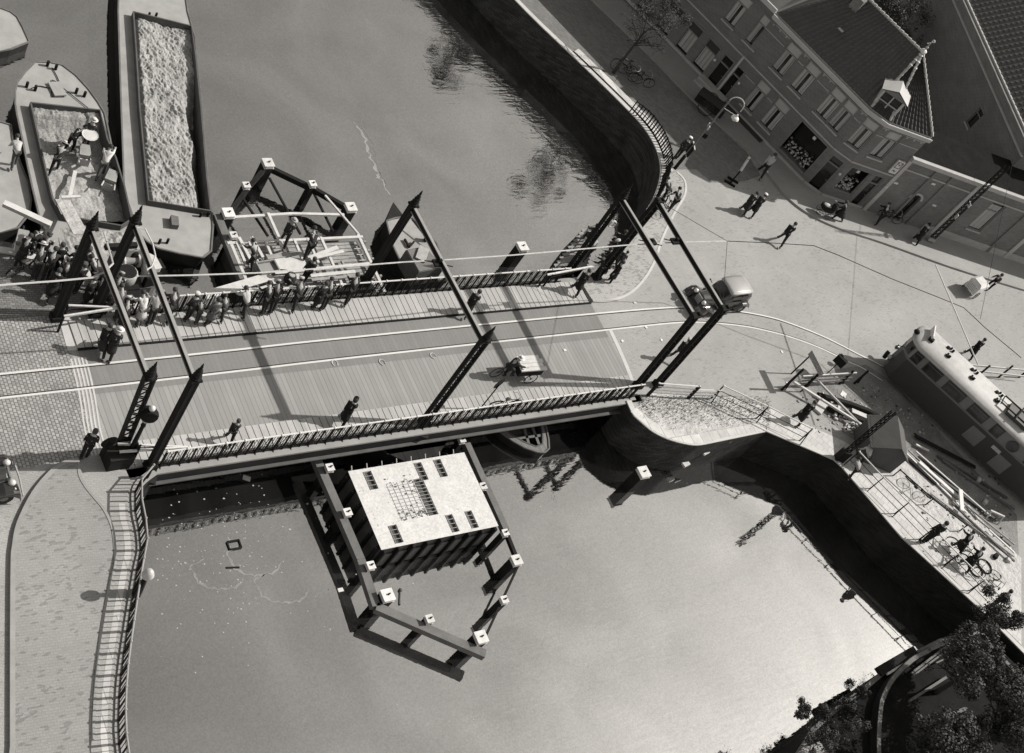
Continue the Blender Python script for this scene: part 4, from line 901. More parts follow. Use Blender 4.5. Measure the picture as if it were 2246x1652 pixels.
for i in range(150):
    t = rr.random(); x = h[0] - 1.3 * t ** 1.6 - .02; y = h[1] + rr.choice((rr.gauss(h[3] - .05, .12), rr.gauss(.9, .5), rr.gauss(.2, .1))); r = rr.uniform(.015, .05)
    x = min(x, h[0] - r - .01); x, y = (x, y) if i < 90 else (rr.uniform(.1, LX - .1), rr.choice((rr.uniform(1.15, 1.0), rr.uniform(2.85, LY - 1.1), rr.uniform(1.1, 2.7)))); x = x if i < 90 or abs(x - h[0] - .2) > .4 else .3; r = r if i < 90 else r * .35; st2.lathe([(r, 0), (r * .7, .004)], (x, y, zt_ + .004), 6, 1.6, .8)
o = st2.build('soot_stains', 'hold_side', cs); tag(o, kind='stuff')
# ------------------------------------------------------------------ timber formwork raft beside upper fender
fz = WL + 1.15
fc = [G(*Z2(290, 950), fz), G(*Z2(1590, 885), fz), G(*Z2(1850, 1395), fz), G(*Z2(470, 1500), fz)]
fx0 = (fc[0].x + fc[3].x) / 2 - .1; fx1 = (fc[1].x + fc[2].x) / 2; fy1 = (fc[0].y + fc[1].y) / 2; fy0 = 30.95
fr = empty('formwork_raft', (fx0, fy0, WL), 0, 'timber formwork raft with open joists and planks where men work beside the far railing', 'formwork'); FX, FY = fx1 - fx0, fy1 - fy0
k = MB().box((FX / 2, FY / 2, .25), (FX, FY, 1.0)); k.build('hull_box', 'hold_side', fr)
k = MB()
for i in range(int(FY / .2)): k.box((FX / 2, .1 + i * .2, .82), (FX - .3, .17, .03))
k.build('inner_boards', 'old_wood', fr)
k = MB()
for a in (.08, FX - .08): k.box((a, FY / 2, 1.12), (.14, FY + .3, .12))
for b in (.08, FY - .08): k.box((FX / 2, b, 1.14), (FX + .2, .13, .12))
k.build('edge_beams', 'new_wood', fr)
k = MB()
for i, a in enumerate((.35, .95, 1.75, 2.45, 3.2, 3.9, 4.6)):
    if a < FX - .3: k.box((a, FY - .75 if i < 6 else FY / 2, 1.17), (.12, 1.4 if i < 6 else FY, .10))
k.build('joists', 'new_wood', fr)
k = MB()
for a in (FX * .38, FX * .56, FX * .78): k.box((a, FY * .35, 1.02), (.09, FY * .6, .1))
k.build('cross_bearers', 'old_wood', fr)
k = MB()
for i in range(9): k.box((FX - .38, .25 + i * .34, 1.08), (.42, .03, .03))
k.build('ladder_rungs', 'new_wood', fr)
k = MB()
for i in range(7): k.box((FX + .10, .3 + i * .5, 1.0), (.12, .10, .35))
k.build('edge_cleats', 'old_wood', fr)
def plank(a, b, w, z, label, m='new_wood', t=.05, z2=None, name='plank', group='planks lying about the formwork'):
    A, B = G(a[0], a[1], z), G(b[0], b[1], z if z2 is None else z2); q = MB().beam(A, B, w, t); o = q.build(name, m, None, origin=A); return tag(o, label, 'plank', group)
pz = fz + .08
plank(Z2(640, 1150), Z2(1040, 1195), .75, pz + .05, 'widest pale boards laid in the middle of the formwork', z2=pz + .07)
plank(Z2(640, 1110), Z2(1000, 1060), .22, pz + .12, 'weathered board under the bent worker', 'old_wood')
plank(Z2(1070, 1120), Z2(1370, 1005), .20, pz + .1, 'pale plank right of the bent worker')
plank(Z2(1090, 1125), Z2(1430, 1045), .15, pz + .16, 'narrow pale plank crossing its neighbour beside the bent worker')
plank(Z2(720, 1270), Z2(1700, 1175), .16, pz + .28, 'long pale plank lying under the contact wire')
plank(Z2(1090, 1300), Z2(1550, 1255), .17, pz + .12, 'pale plank near the far railing, upper of a pair')
plank(Z2(1100, 1340), Z2(1560, 1300), .15, pz + .12, 'darker plank near the far railing, lower of a pair', 'old_wood')
plank(Z2(690, 1345), Z2(985, 1320), .42, pz + .1, 'broad pale board beside the mortar tub')
plank(Z2(700, 1440), Z2(985, 1400), .3, pz + .05, 'broad stained board against the far railing', 'old_wood')
plank(Z2(-20, 1510), Z2(690, 1300), .42, pz + .25, 'broad gangplank slanting from the raft toward the portal', 'new_wood', z2=pz + .15)
plank(Z2(480, 1470), Z2(690, 1410), .25, pz + .2, 'short pale plank end at the railing behind the boy in light shirt')
plank(Z2(650, 650), Z2(835, 1060), .13, pz + .1, 'pale plank bridging the gap from the white pole to the raft')
plank(Z2(350, 900), Z2(480, 1150), .14, pz + .05, 'pale edge plank at the left of the raft')
plank(Z2(480, 895), Z2(600, 1110), .14, pz + .05, 'second pale plank from the left of the raft')
t = empty('mortar_tub', G(*Z2(630, 1245), pz + .02), .1, 'square wooden mortar tub on the left of the formwork', 'tub')
k = MB()
for a in ((0, .3, .95, .06), (0, -.3, .95, .06)): k.box((a[0], a[1], .16), (a[2], a[3], .3))
for a in (-.45, .45): k.box((a, 0, .16), (.06, .54, .3))
k.build('tub_sides', 'old_wood', t); MB().box((0, 0, .1), (.84, .54, .12)).build('mortar', 'concrete', t)
t = empty('sack', G(*Z2(860, 1360), pz + .1), .4, 'dark sack with pale opening by the railing on the formwork', 'sack')
MB().lathe([(.18, 0), (.27, .1), (.28, .3), (.22, .45), (.18, .5)], (0, 0, 0), 10).build('sack_body', tone(.03), t, smooth=True); MB().lathe([(.15, .5), (.12, .52)], (0, 0, 0), 10).build('sack_filling', tone(.35), t)
o = MB().tube([(.22 * math.cos(a * .7), .22 * math.sin(a * .7), .02) for a in range(10)], .04, 6).build('rope_ring', 'old_wood', None); o.location = G(*Z2(550, 1160), pz + .1); tag(o, 'coil of rope on the left plank of the formwork', 'rope')
# ------------------------------------------------------------------ boats
def boat(label, outline, deckz, hold=None, cz_=.32, deckm='boat_deck', cargo=None, hz=None, name='barge', cat='barge', hullm='hull_black', group=None):
    P = [G(a, b, deckz) for a, b in outline]; c = sum(P, Vector((0, 0, 0))) / len(P)
    t = empty(name, (c.x, c.y, WL), 0, label, cat, group); O_ = Vector((c.x, c.y, WL))
    out = [(p.x, p.y) for p in P]
    sm = [((p.x - c.x) * .96 + c.x, (p.y - c.y) * .96 + c.y) for p in P]
    n = len(out); ar = sum(out[i][0] * out[(i + 1) % n][1] - out[(i + 1) % n][0] * out[i][1] for i in range(n))
    h = MB(); fs = [(i, (i + 1) % n, n + (i + 1) % n, n + i) for i in range(n)]
    if ar < 0: fs = [tuple(reversed(f)) for f in fs]
    h.add([(p[0], p[1], WL - .4) for p in sm] + [(p[0], p[1], deckz) for p in out], fs); h.build('hull', hullm, t, origin=O_)
    w = MB(); w.ribbon(out + [out[0]], .07, deckz - .02, .07); w.build('gunwale', 'beam_wood', t, origin=O_)
    ho = [G(a, b, deckz) for a, b in hold] if hold else None
    V3 = [Vector((p[0], p[1], 0)) for p in out]; loops = [V3]
    if ho: loops.append([Vector((p.x, p.y, 0)) for p in ho])
    tr_ = tessellate_polygon(loops); allp = [q for l_ in loops for q in l_]; fs = []
    for a, b, c_ in tr_:
        if (allp[b] - allp[a]).cross(allp[c_] - allp[a]).z < 0: b, c_ = c_, b
        fs.append((a, b, c_))
    d = MB().add([(q.x, q.y, deckz) for q in allp], fs); d.build('deck', deckm, t, origin=O_)
    if ho:
        hh_ = MB(); hp_ = [(q.x, q.y) for q in ho] + [(ho[0].x, ho[0].y)]
        hh_.ribbon(hp_, .07, deckz - .9, .9 + cz_); hh_.build('coaming', 'hold_side', t, origin=O_)
        MB().prism(hp_[:-1], deckz - .95, deckz - .9).build('hold_floor', 'hold_side', t, origin=O_)
    return t, O_, ho
def cargo(t, O_, quad, z, f, name, m, nu=50, nv=110):
    q = [G(a, b, z) for a, b in quad]; vs = []; fs = []
    for j in range(nv + 1):
        for i in range(nu + 1):
            u, v = i / nu, j / nv; p = q[0].lerp(q[1], u).lerp(q[3].lerp(q[2], u), v); vs.append((p.x, p.y, z + f(u, v, p)))
    for j in range(nv):
        for i in range(nu):
            a = j * (nu + 1) + i; fs.append((a, a + nu + 1, a + nu + 2, a + 1))
    return MB().add(vs, fs).build(name, m, t, origin=O_, smooth=True)
dz2 = WL + 1.0
b2, O2, h2 = boat('long sand laden barge with a wide pale side deck beside the unloading barge', [(264, -170), (259, 27), (262, 125), (266, 250), (272, 412), (284, 480), (300, 508), (322, 530), (345, 545), (395, 557), (445, 566), (463, 552), (467, 500), (465, 470), (457, 410), (445, 250), (435, 150), (427, 80), (412, 27), (400, -60), (380, -150), (340, -200), (290, -200)], dz2, [(289, 36), (416, 67), (425, 130), (437, 250), (449, 395), (457, 472), (322, 450), (303, 250), (295, 120)])
def sandf(u, v, p):
    q = Vector((p.x * 1.5, p.y * 1.5, 0)); n1 = noise.noise(q * .6); n2 = abs(noise.noise(Vector((p.x * 3.2 + p.y * 1.2, p.y * 2.0, 3)))); n3 = abs(noise.noise(Vector((p.x * 7, p.y * 5, 8))))
    e = max(0, (u - .80 + .10 * noise.noise(Vector((v * 7, 0, 0)))) / .2); return .15 + .14 * n1 - .15 * n2 - .10 * n3 - .07 * abs(noise.noise(Vector((p.x * 13, p.y * 11, 2)))) - 1.0 * min(1, e) * min(1, max(0, (v - .25) / .3)) - .4 * max(0, .08 - u) * 8
cargo(b2, O2, [(290, 37), (415, 68), (456, 470), (323, 449)], dz2 - .1, sandf, 'sand_load', 'load_sand', 90, 260)
k = MB(); pp = [G(a, b, dz2 + .06) for a, b in ((372, 478), (388, 482), (390, 502), (374, 500))]; k.prism([(p.x, p.y) for p in pp], dz2, dz2 + .28); k.build('deck_hatch', 'beam_wood', b2, origin=O2)
for (a, b) in ((357, 534), (447, 475), (333, 38)):
    p = G(a, b, dz2); [MB().tube([(p.x + e_, p.y, dz2), (p.x + e_, p.y, dz2 + .28)], .06, 8).build('bollard', 'black_iron', b2, origin=O2) for e_ in (-.18, .18)]
def R1(x, y): return (21.9 + .2058 * x, 109.7 + .2058 * y)
b1, O1, h1 = boat('blunt bowed barge holding gravel being shovelled out by workmen', [R1(270, 130), R1(170, 230), R1(85, 340), R1(55, 450), R1(55, 580), R1(75, 700), R1(130, 950), R1(185, 1230), R1(240, 1480), (92, 500), (112, 560), (140, 590), (230, 600), (290, 560), (318, 545), R1(1260, 1640), R1(1190, 1380), R1(1090, 1070), R1(1010, 680), R1(940, 560), R1(830, 410), R1(700, 270), R1(560, 165), R1(420, 135)], WL + 1.0,
    [R1(205, 612), R1(940, 690), R1(1020, 1000), R1(1110, 1200), R1(1200, 1500), (285, 490), (262, 505), (130, 482), R1(440, 1640), R1(330, 1180)])
def gravf(u, v, p):
    n = noise.noise(Vector((p.x * 2.5, p.y * 2.5, 1))) * .06 + noise.noise(Vector((p.x * 9, p.y * 9, 1))) * .05
    return n + (.12 if v < .16 else -.35 * min(1, (v - .16) / .12)) + (.10 if u > .8 and v < .4 else 0)
cargo(b1, O1, [R1(207, 614), R1(938, 692), R1(1100, 1230), R1(330, 1200)], WL + .92, gravf, 'gravel_load', 'gravel', 70, 60)
cargo(b1, O1, [R1(325, 1120), R1(1085, 1150), (283, 488), (128, 480)], WL + .62, lambda u, v, p: .12 * noise.noise(Vector((p.x * 1.6, p.y * 1.6, 5))) + .04 * noise.noise(Vector((p.x * 7, p.y * 7, 5))), 'sand_load', 'load_sand', 60, 80)
cargo(b1, O1, [(124, 500), (292, 512), (316, 546), (142, 586)], WL + 1.0, lambda u, v, p: .03 + .10 * max(0, math.sin(u * 3.14) * math.sin(v * 3.14)) + .10 * noise.noise(Vector((p.x * 1.8, p.y * 1.8, 9))) + .06 * noise.noise(Vector((p.x * 8, p.y * 8, 5))), 'spilled_sand', 'load_sand', 70, 40)
for x, y in ((220, 415), (440, 190), (745, 480)):
    p = G(*R1(x, y), WL + 1.0)
    for s in (-.16, .16): MB().tube([(p.x + s, p.y - s * .6, p.z), (p.x + s, p.y - s * .6, p.z + .3)], .07, 8).build('bollard', 'black_iron', b1, origin=O1)
p = G(*R1(500, 430), WL + 1.0); MB().box((p.x, p.y, p.z + .06), (.55, .8, .12), .1).build('deck_hatch', 'boat_deck', b1, origin=O1)
MB().tube([tuple(G(*R1(a, b), WL + 1.04)) for a, b in ((450, 190), (500, 280), (540, 380), (575, 500), (450, 500), (440, 430), (520, 420), (470, 380), (440, 370), (450, 320), (540, 360))], .022, 5).tube([tuple(G(*R1(a, b), WL + 1.04)) for a, b in ((230, 410), (290, 385), (320, 385), (440, 410), (480, 410))], .022, 5).tube([tuple(G(*R1(a, b), WL + 1.05)) for a, b in ((545, 390), (870, 650))], .02, 5).build('mooring_rope', 'pile_wood', b1, origin=O1)
b3, O3, _ = boat('pale stern of a third barge cut off in the upper left corner', [(-10, 14), (24, 27), (38, 38), (50, 60), (64, 92), (24, 108), (-20, 118)], WL + .5)
b0, O0, _ = boat('pale decked punt at the far left edge beside the gravel barge', [(-20, 262), (24, 275), (28, 305), (45, 360), (62, 400), (68, 440), (64, 470), (40, 500), (-30, 520)], WL + .75)
def R2(x, y): return (811.5 + .146 * x, 394.8 + .146 * y)
wb, OW, _ = boat('small dark work boat with a boxy cabin moored right of the upper fender', [R2(245, 620), R2(380, 575), R2(520, 560), R2(640, 580), R2(1000, 960), R2(1160, 1420), R2(1150, 1520), R2(620, 1540), R2(480, 1280), R2(330, 960)], WL + .95, name='work_boat', cat='boat')
bp = [G(*R2(a, b), WL + .95) for a, b in ((245, 620), (520, 560))]; tip = G(*R2(350, 330), WL + 1.15)
MB().add([tuple(bp[0]), tuple(bp[1]), tuple(tip), (bp[0].x, bp[0].y, WL - .2), (bp[1].x, bp[1].y, WL - .2), (tip.x - .1, tip.y - .3, WL - .2)], [(0, 1, 2), (0, 2, 5, 3), (2, 1, 4, 5)]).build('bow', 'hull_black', wb, origin=OW)
cw = [G(*R2(a, b), WL + 2.0) for a, b in ((540, 1050), (820, 1000), (1120, 1320), (735, 1390))]
MB().prism([(p.x, p.y) for p in cw], WL + .95, WL + 2.0).build('cabin', 'hold_side', wb, origin=OW)
cwt = [cw[0].lerp(cw[2], .03), cw[1].lerp(cw[3], .03), cw[2].lerp(cw[0], .03), cw[3].lerp(cw[1], .03)]
MB().prism([(p.x, p.y) for p in cwt], WL + 2.0, WL + 2.03).build('cabin_roof', tone(.13), wb, origin=OW)
p = G(*R2(780, 1120), WL + 2.05); MB().box((p.x, p.y, p.z + .05), (.9, .5, .08), .9).build('coiled_canvas', tone(.3), wb, origin=OW)
p = G(*R2(835, 905), WL + 1.0); MB().lathe([(.12, 0), (.12, .3), (.15, .34)], tuple(p), 8).build('bollard', 'black_iron', wb, origin=OW)
for a, b in (((520, 890), (590, 1010)), ((590, 1010), (660, 930))): MB().beam(G(*R2(*a), WL + 1.05), G(*R2(*b), WL + 1.05), .09, .1).build('loose_timber', 'pile_wood', wb, origin=OW)
MB().beam(G(*R2(630, 590), WL + 1.5), G(*R2(950, 1000), WL + 1.2), .06, .06).build('boat_hook', 'pile_wood', wb, origin=OW)
rb2, OR_, _ = boat('small rowing boat with a pale rim tucked under the near side of the bridge', [(1075, 925), (1100, 950), (1125, 968), (1150, 982), (1178, 992), (1195, 993), (1204, 985), (1203, 965), (1198, 940), (1188, 905), (1130, 890)], WL + .45, [(1095, 930), (1120, 952), (1150, 970), (1176, 980), (1190, 974), (1190, 955), (1184, 925)], 0.02, name='rowing_boat', cat='boat', deckm='low_brick')
for a, b in (((1130, 962), (1188, 955)), ((1150, 940), (1160, 975)), ((1165, 930), (1182, 975))): MB().beam(G(*a, WL + .40), G(*b, WL + .40), .14, .04).build('thwart', 'beam_wood', rb2, origin=OR_)
# floating litter
lt = MB(); rr = random.Random(11)
for i in range(260):
    if i < 200: x, y = rr.gauss(480, 110), rr.gauss(1190, 95)
    else: x, y = rr.uniform(330, 1500), rr.uniform(1080, 1600)
    if x < 345: continue
    p = G(x, y, WL + .006); s = rr.uniform(.015, .05) * (1.5 if rr.random() < .1 else 1)
    a = rr.uniform(0, 6.28); lt.add([(p.x + s * math.cos(a + k * 1.25) * rr.uniform(.6, 1.1), p.y + s * math.sin(a + k * 1.25) * rr.uniform(.5, 1), p.z) for k in range(5)], [(0, 1, 2, 3, 4)])
for i in range(26):
    x, y = rr.uniform(450, 1350), rr.uniform(60, 520); p = G(x, y, WL + .006); s = rr.uniform(.012, .03); lt.add([(p.x + s * math.cos(k * 1.25), p.y + s * .6 * math.sin(k * 1.25), p.z) for k in range(5)], [(0, 1, 2, 3, 4)])
tag(lt.build('floating_litter', tone(.36), None), 'specks of pale litter drifting on the water', 'litter', kind='stuff')
def flat(px, py, w, l, a, label, m, name='paper_scrap', z=WL + .01, h=.012, group='scraps on water and road', cat='scrap'):
    p = G(px, py, z); o = MB().box((0, 0, h / 2), (l, w, h), 0).build(name, m, None); o.location = p; o.rotation_euler = (0, 0, R(a)); return tag(o, label, cat, group)
flat(541, 1049, .22, .32, -30, 'pale crumpled sheet floating in the dark water near the bridge', 'white_paint')
flat(747, 1294, .16, .24, 0, 'white card floating left of the lower fender', 'white_paint')
flat(510, 1245, .07, .55, -10, 'dark plank scrap floating in the lower left water', 'pile_wood')
t = empty('wooden_hatch', G(513, 1196, WL), 0, 'dark floating square frame in the left part of the water', 'frame')
k = MB()
for a in ((0, .17, .5, .06), (0, -.17, .5, .06)): k.box((a[0], a[1], .03), (a[2], a[3], .07))
for a in (-.25, .25): k.box((a, 0, .03), (.06, .36, .07))
k.build('frame_bars', 'pile_wood', t)
t = MB().tube([(-.3, -.1, .03), (.2, .12, .03)], .05, 6).ball((.3, .16, .05), .09, 6, 4).build('driftwood', 'beam_wood', None); t.location = G(878, 1312, WL); t.rotation_euler = (0, 0, R(40)); tag(t, 'short club shaped driftwood beside the lower left corner pile', 'driftwood')
for i, (a, b, lb) in enumerate(((734, 797, 'leftmost pale ring mark on the bridge deck'), (838, 795, 'middle pale ring mark on the bridge deck'), (950, 781, 'rightmost pale ring mark on the bridge deck'))):
    o = MB().tube([(.13 * math.cos(R(q)), .16 * math.sin(R(q)), .008) for q in range(-50, 240, 24)], .03, 5).build('ring_mark', tone(.4), None); o.location = G(a, b, .006); o.rotation_euler = (0, 0, .3 * i); tag(o, lb, 'road mark', 'ring marks on the deck')
for i, (a, b, lb) in enumerate(((1239, 768, 'white paper scrap on the deck above the loaded tricycle'), (1365, 748, 'white scrap on the road left of the lower portal posts'), (1451, 746, 'white scrap between the tram rails and the lower portal posts'), (1715, 772, 'white scrap on the road below the curving rails'), (1417, 718, 'white scrap between the two tram rails'), (1727, 840, 'white scrap near the square on the sandy side'), (1393, 664, 'white scrap at the tip of the brick island'), (1850, 865, 'white rectangular sheet lying by the road works'))):
    flat(a, b, .12 if i != 7 else .3, .16 if i != 7 else .42, 30 * i, lb, 'white_paint', z=.02)

def scum(pts, w, label, g):
    P = interp([G2(a, b, WL + .005) for a, b in pts], 6); rr = random.Random(len(pts)); q = MB(); L = []; R_ = []
    for i, p in enumerate(P):
        a = P[max(i - 1, 0)]; b = P[min(i + 1, len(P) - 1)]; d = (b - a).normalized(); nn = Vector((-d.y, d.x)); f = math.sin(math.pi * i / (len(P) - 1)) ** .4 * w * rr.uniform(.25, 1); o_ = nn * rr.gauss(0, w * .5); L.append((*(p + o_ + nn * f), WL + .005)); R_.append((*(p + o_ - nn * f), WL + .005))
    m = len(P); q.add(R_ + L, [(i, i + 1, m + i + 1, m + i) for i in range(m - 1)]); return tag(q.build('scum_line', tone(g), None), label, 'scum', kind='stuff')
scum([(775, 265), (800, 300), (812, 340), (828, 380), (838, 398), (855, 430)], .13, 'wavering pale scum line drifting on the upper water', .24)
scum([(792, 255), (797, 282), (820, 322), (826, 360), (848, 410)], .07, 'fainter second scum line on the upper water', .14)
for k_, (cx_, cy_) in enumerate(((560, 1230), (620, 1290), (480, 1260))):
    scum([(cx_ + 60 * math.cos(a), cy_ + 34 * math.sin(a * 1.1)) for a in (0, .8, 1.6, 2.4, 3.3, 4.2)], .07, ('curled pale scum left of the lower fender', 'curled pale scum below the square hatch frame', 'curled pale scum near the left railing')[k_], .22)
# =================================================================== VEHICLES
def wheel(t, c, r, w, axis='y', name='wheel', spokes=False, solid=True):
    k = MB(); ca = [(c[0] + r * math.cos(a * math.pi / 10), c[1], c[2] + r * math.sin(a * math.pi / 10)) for a in range(21)]
    if solid:
        for i in range(20):
            a0, a1 = math.pi * i / 10, math.pi * (i + 1) / 10
            q = [(c[0] + r * math.cos(a0), c[1] - w / 2, c[2] + r * math.sin(a0)), (c[0] + r * math.cos(a1), c[1] - w / 2, c[2] + r * math.sin(a1)), (c[0] + r * math.cos(a1), c[1] + w / 2, c[2] + r * math.sin(a1)), (c[0] + r * math.cos(a0), c[1] + w / 2, c[2] + r * math.sin(a0))]
            k.add(q, [(0, 1, 2, 3)]); k.add([q[0], q[1], (c[0], c[1] - w / 2, c[2])], [(1, 0, 2)]); k.add([q[3], q[2], (c[0], c[1] + w / 2, c[2])], [(0, 1, 2)])
        o = k.build(name, 'rubber', t)
        h = MB()
        for s in (-1, 1): h.tube([(c[0], c[1] + s * w * .45, c[2]), (c[0], c[1] + s * w * .58, c[2])], [r * .5, r * .4], 10)
        h.build('hub', tone(.12, .3), o)
    else:
        k.tube(ca, w, 5, cap=False); o = k.build(name, 'rubber', t)
        h = MB()
        for i in range(8): a = math.pi * i / 8; h.tube([(c[0] - r * math.cos(a), c[1], c[2] - r * math.sin(a)), (c[0] + r * math.cos(a), c[1], c[2] + r * math.sin(a))], .004, 3)
        h.tube([(c[0], c[1] - .04, c[2]), (c[0], c[1] + .04, c[2])], .03, 6); h.build('spokes', tone(.15), o)
    return o
def loft(secs, n):
    """secs: list of (x, [(y,z)...]) closed rings with n points"""
    k = MB(); vs = []; fs = []
    for x, ring in secs:
        for y, z in ring: vs.append((x, y, z))
    for i in range(len(secs) - 1):
        for j in range(n):
            a = (j + 1) % n; fs.append((i * n + j, i * n + a, (i + 1) * n + a, (i + 1) * n + j))
    fs.append(tuple(range(n - 1, -1, -1))); m = (len(secs) - 1) * n; fs.append(tuple(m + j for j in range(n)))
    return k.add(vs, fs)
def rbox(w, z0, z1, r=.12, top=None):
    """ring: rounded rectangle cross section"""
    t = w if top is None else top
    return [(-w, z0), (w, z0), (w, z0 + (z1 - z0) * .55), (t, z1 - r), (t - r * .4, z1 - r * .3), (t - r * 1.4, z1), (0, z1 + .02), (-t + r * 1.4, z1), (-t + r * .4, z1 - r * .3), (-t, z1 - r), (-w, z0 + (z1 - z0) * .55)]
def old_car(name, label, loc, rz, roof='car_roof_sheen', sc=1.0):
    t = empty(name, loc, rz, label, 'car')
    b = loft([(-1.75, rbox(.42, .42, .72)), (-1.62, rbox(.60, .36, .98, .14, .55)), (-1.0, rbox(.66, .34, 1.02, .12, .62)), (.28, rbox(.66, .34, 1.02, .12, .60)), (.42, rbox(.52, .36, 1.0, .14, .42)), (1.50, rbox(.36, .40, .95, .14, .28)), (1.58, rbox(.30, .42, .90, .14, .24))], 11)
    b.build('body', 'car_paint', t, smooth=False, bevel=.03)
    c = loft([(-1.62, rbox(.50, .9, 1.15, .1, .42)), (-1.48, rbox(.60, .9, 1.46, .16, .52)), (-1.0, rbox(.62, .9, 1.56, .18, .56)), (-.1, rbox(.62, .9, 1.56, .18, .54)), (.20, rbox(.60, .9, 1.50, .16, .50)), (.42, rbox(.56, .9, 1.05, .1, .48))], 11)
    cb = c.build('cabin', 'car_paint', t, smooth=True)
    r = loft([(-1.50, rbox(.50, 1.44, 1.49, .02, .44)), (-1.2, rbox(.58, 1.49, 1.58, .05, .5)), (-.6, rbox(.60, 1.50, 1.62, .06, .52)), (0, rbox(.58, 1.49, 1.60, .05, .5)), (.18, rbox(.54, 1.46, 1.52, .03, .46))], 11)
    r.build('roof', roof, cb, smooth=True)
    g = MB()
    for s in (-1, 1):
        for x0, x1 in ((-1.25, -.72), (-.64, -.05)): g.box(((x0 + x1) / 2, s * .615, 1.22), (x1 - x0, .02, .26))
    g.build('side_window', 'glass_dark', cb)
    MB().add([(.43, -.44, 1.06), (.43, .44, 1.06), (.235, .44, 1.44), (.235, -.44, 1.44)], [(0, 1, 2, 3)]).build('windscreen', 'glass_dark', cb)
    for s in (-1, 1):
        f = MB()
        pts = [(1.95, .40), (1.86, .62), (1.62, .80), (1.34, .80), (1.05, .66), (.78, .44), (.4, .34)]
        for (x0, z0), (x1, z1) in zip(pts, pts[1:]):
            f.add([(x0, s * .36, z0), (x1, s * .36, z1), (x1, s * .60, z1 + .03), (x0, s * .60, z0 + .03), (x1, s * .80, z1 - .05), (x0, s * .80, z0 - .05), (x1, s * .83, z1 - .2), (x0, s * .83, z0 - .2)], [(0, 1, 2, 3), (3, 2, 4, 5), (5, 4, 6, 7)])
        f.box((-.2, s * .70, .33), (1.3, .24, .05)); f.build('front_fender', 'car_paint', t, smooth=True)
        f = MB(); pts = [(-.72, .36), (-.86, .62), (-1.1, .78), (-1.42, .76), (-1.72, .60), (-1.86, .36)]
        for (x0, z0), (x1, z1) in zip(pts, pts[1:]):
            f.add([(x0, s * .55, z0), (x1, s * .55, z1), (x1, s * .74, z1), (x0, s * .74, z0), (x1, s * .82, z1 - .12), (x0, s * .82, z0 - .12)], [(0, 1, 2, 3), (3, 2, 4, 5)])
        f.build('rear_fender', 'car_paint', t, smooth=True)
        l = MB().ball((1.62, s * .40, .84), (.14, .12, .12), 10, 6).ball((1.70, s * .60, .74), .05, 6, 4); l.build('headlight', tone(.45, .2), t, smooth=True)
        wheel(t, (1.38, s * .66, .33), .33, .14); wheel(t, (-1.26, s * .66, .33), .33, .14)
        MB().tube([(.46, s * .62, 1.02), (.5, s * .80, 1.08)], .02, 5).ball((.5, s * .82, 1.08), .05, 6, 4).build('mirror', 'black_iron', t)
    MB().tube([(2.02, -.72, .38), (2.06, 0, .38), (2.02, .72, .38)], .035, 6).build('bumper', tone(.3, .3), t)
    MB().tube([(-1.98, -.6, .40), (-2.0, .6, .40)], .035, 6).build('bumper', tone(.3, .3), t)
    MB().box((1.6, 0, .68), (.05, .42, .44)).build('radiator', tone(.2, .3), t)
    MB().lathe([(.30, -.07), (.32, 0), (.30, .07)], (0, 0, 0), 12).xf(Matrix.Translation((-1.93, 0, .72)) @ Matrix.Rotation(R(90), 4, 'Y')).build('spare_wheel', 'rubber', t)
    return t
old_car('parked_car', 'glossy black saloon car whose roof is toned pale for sheen under the portal beams', (52.85, 28.22, 0), R(181))
old_car('parked_car', 'black car cut off by the left edge beside the pavement island', (G(-30, 1060).x - 1.05, G(-30, 1030).y - .65, 0), R(-2), 'car_paint')
# tram
TD = math.atan2(-.89, .456); pT = G(1971.8, 773.7, 1.9); dT = Vector((.456, -.89, 0)); nT = Vector((-.89, -.456, 0)); T0 = Vector((pT.x, pT.y, 0)) - nT * 1.05 * 1.0
tram = empty('tram', T0, TD, 'cream and dark tram with a pale roof stopped at the end of the curving rails', 'tram')
S_ = -1   # local +x runs back along the tram, near side is local -y
L_ = 11.5
def tring(w, z0, z1, k): return [(-w * k, z0), (w * k, z0), (w * k, z1), (-w * k, z1)]
def toct(x, z0, z1, w, nose): return [(x, y, z) for y, z in ((-w, z0), (w, z0), (w, z1), (-w, z1))]
def plan(o=0.0):
    return [(0.55 - o, -1.05 - o), (L_, -1.05 - o), (L_, 1.05 + o), (0.55 - o, 1.05 + o), (0.05 - o, .62), (-.05 - o, 0), (0.05 - o, -.62)]
MB().prism(plan(), .32, 1.88).build('body', 'tram_body', tram, bevel=.03)
MB().prism(plan(.02), 1.86, 1.92, bottom=True).build('belt_rail', 'tram_cream', tram)
up = MB().prism(plan(-.01), 1.9, 2.74).build('window_band', 'tram_cream', tram)
g = []
for a, b in ((.62, 1.05), (1.45, 2.40), (2.88, 4.02), (4.62, 5.62), (6.2, 6.72), (8.6, 9.8)):
    for s in (-1, 1):
        fr_ = MB().box(((a + b) / 2, s * 1.045, 2.33), (b - a + .1, .03, .72)).build('window', 'tram_body', tram)
        MB().box(((a + b) / 2, s * 1.064, 2.30), (b - a, .02, .58)).build('pane', 'glass_dark', fr_)
        MB().box(((a + b) / 2, s * 1.078, 2.52), (b - a, .015, .02)).build('glazing_bar', 'tram_cream', fr_)
fr_ = MB().add([(.40, -.93, 2.0), (.06, -.66, 2.0), (.06, -.66, 2.62), (.40, -.93, 2.62), (.04, -.55, 2.0), (-.045, -.03, 2.0), (-.045, -.03, 2.62), (.04, -.55, 2.62)], [(0, 1, 2, 3), (4, 5, 6, 7)]); fr_.add([(.04, .55, 2.0), (-.045, .03, 2.0), (-.045, .03, 2.62), (.04, .55, 2.62)], [(1, 0, 3, 2)])
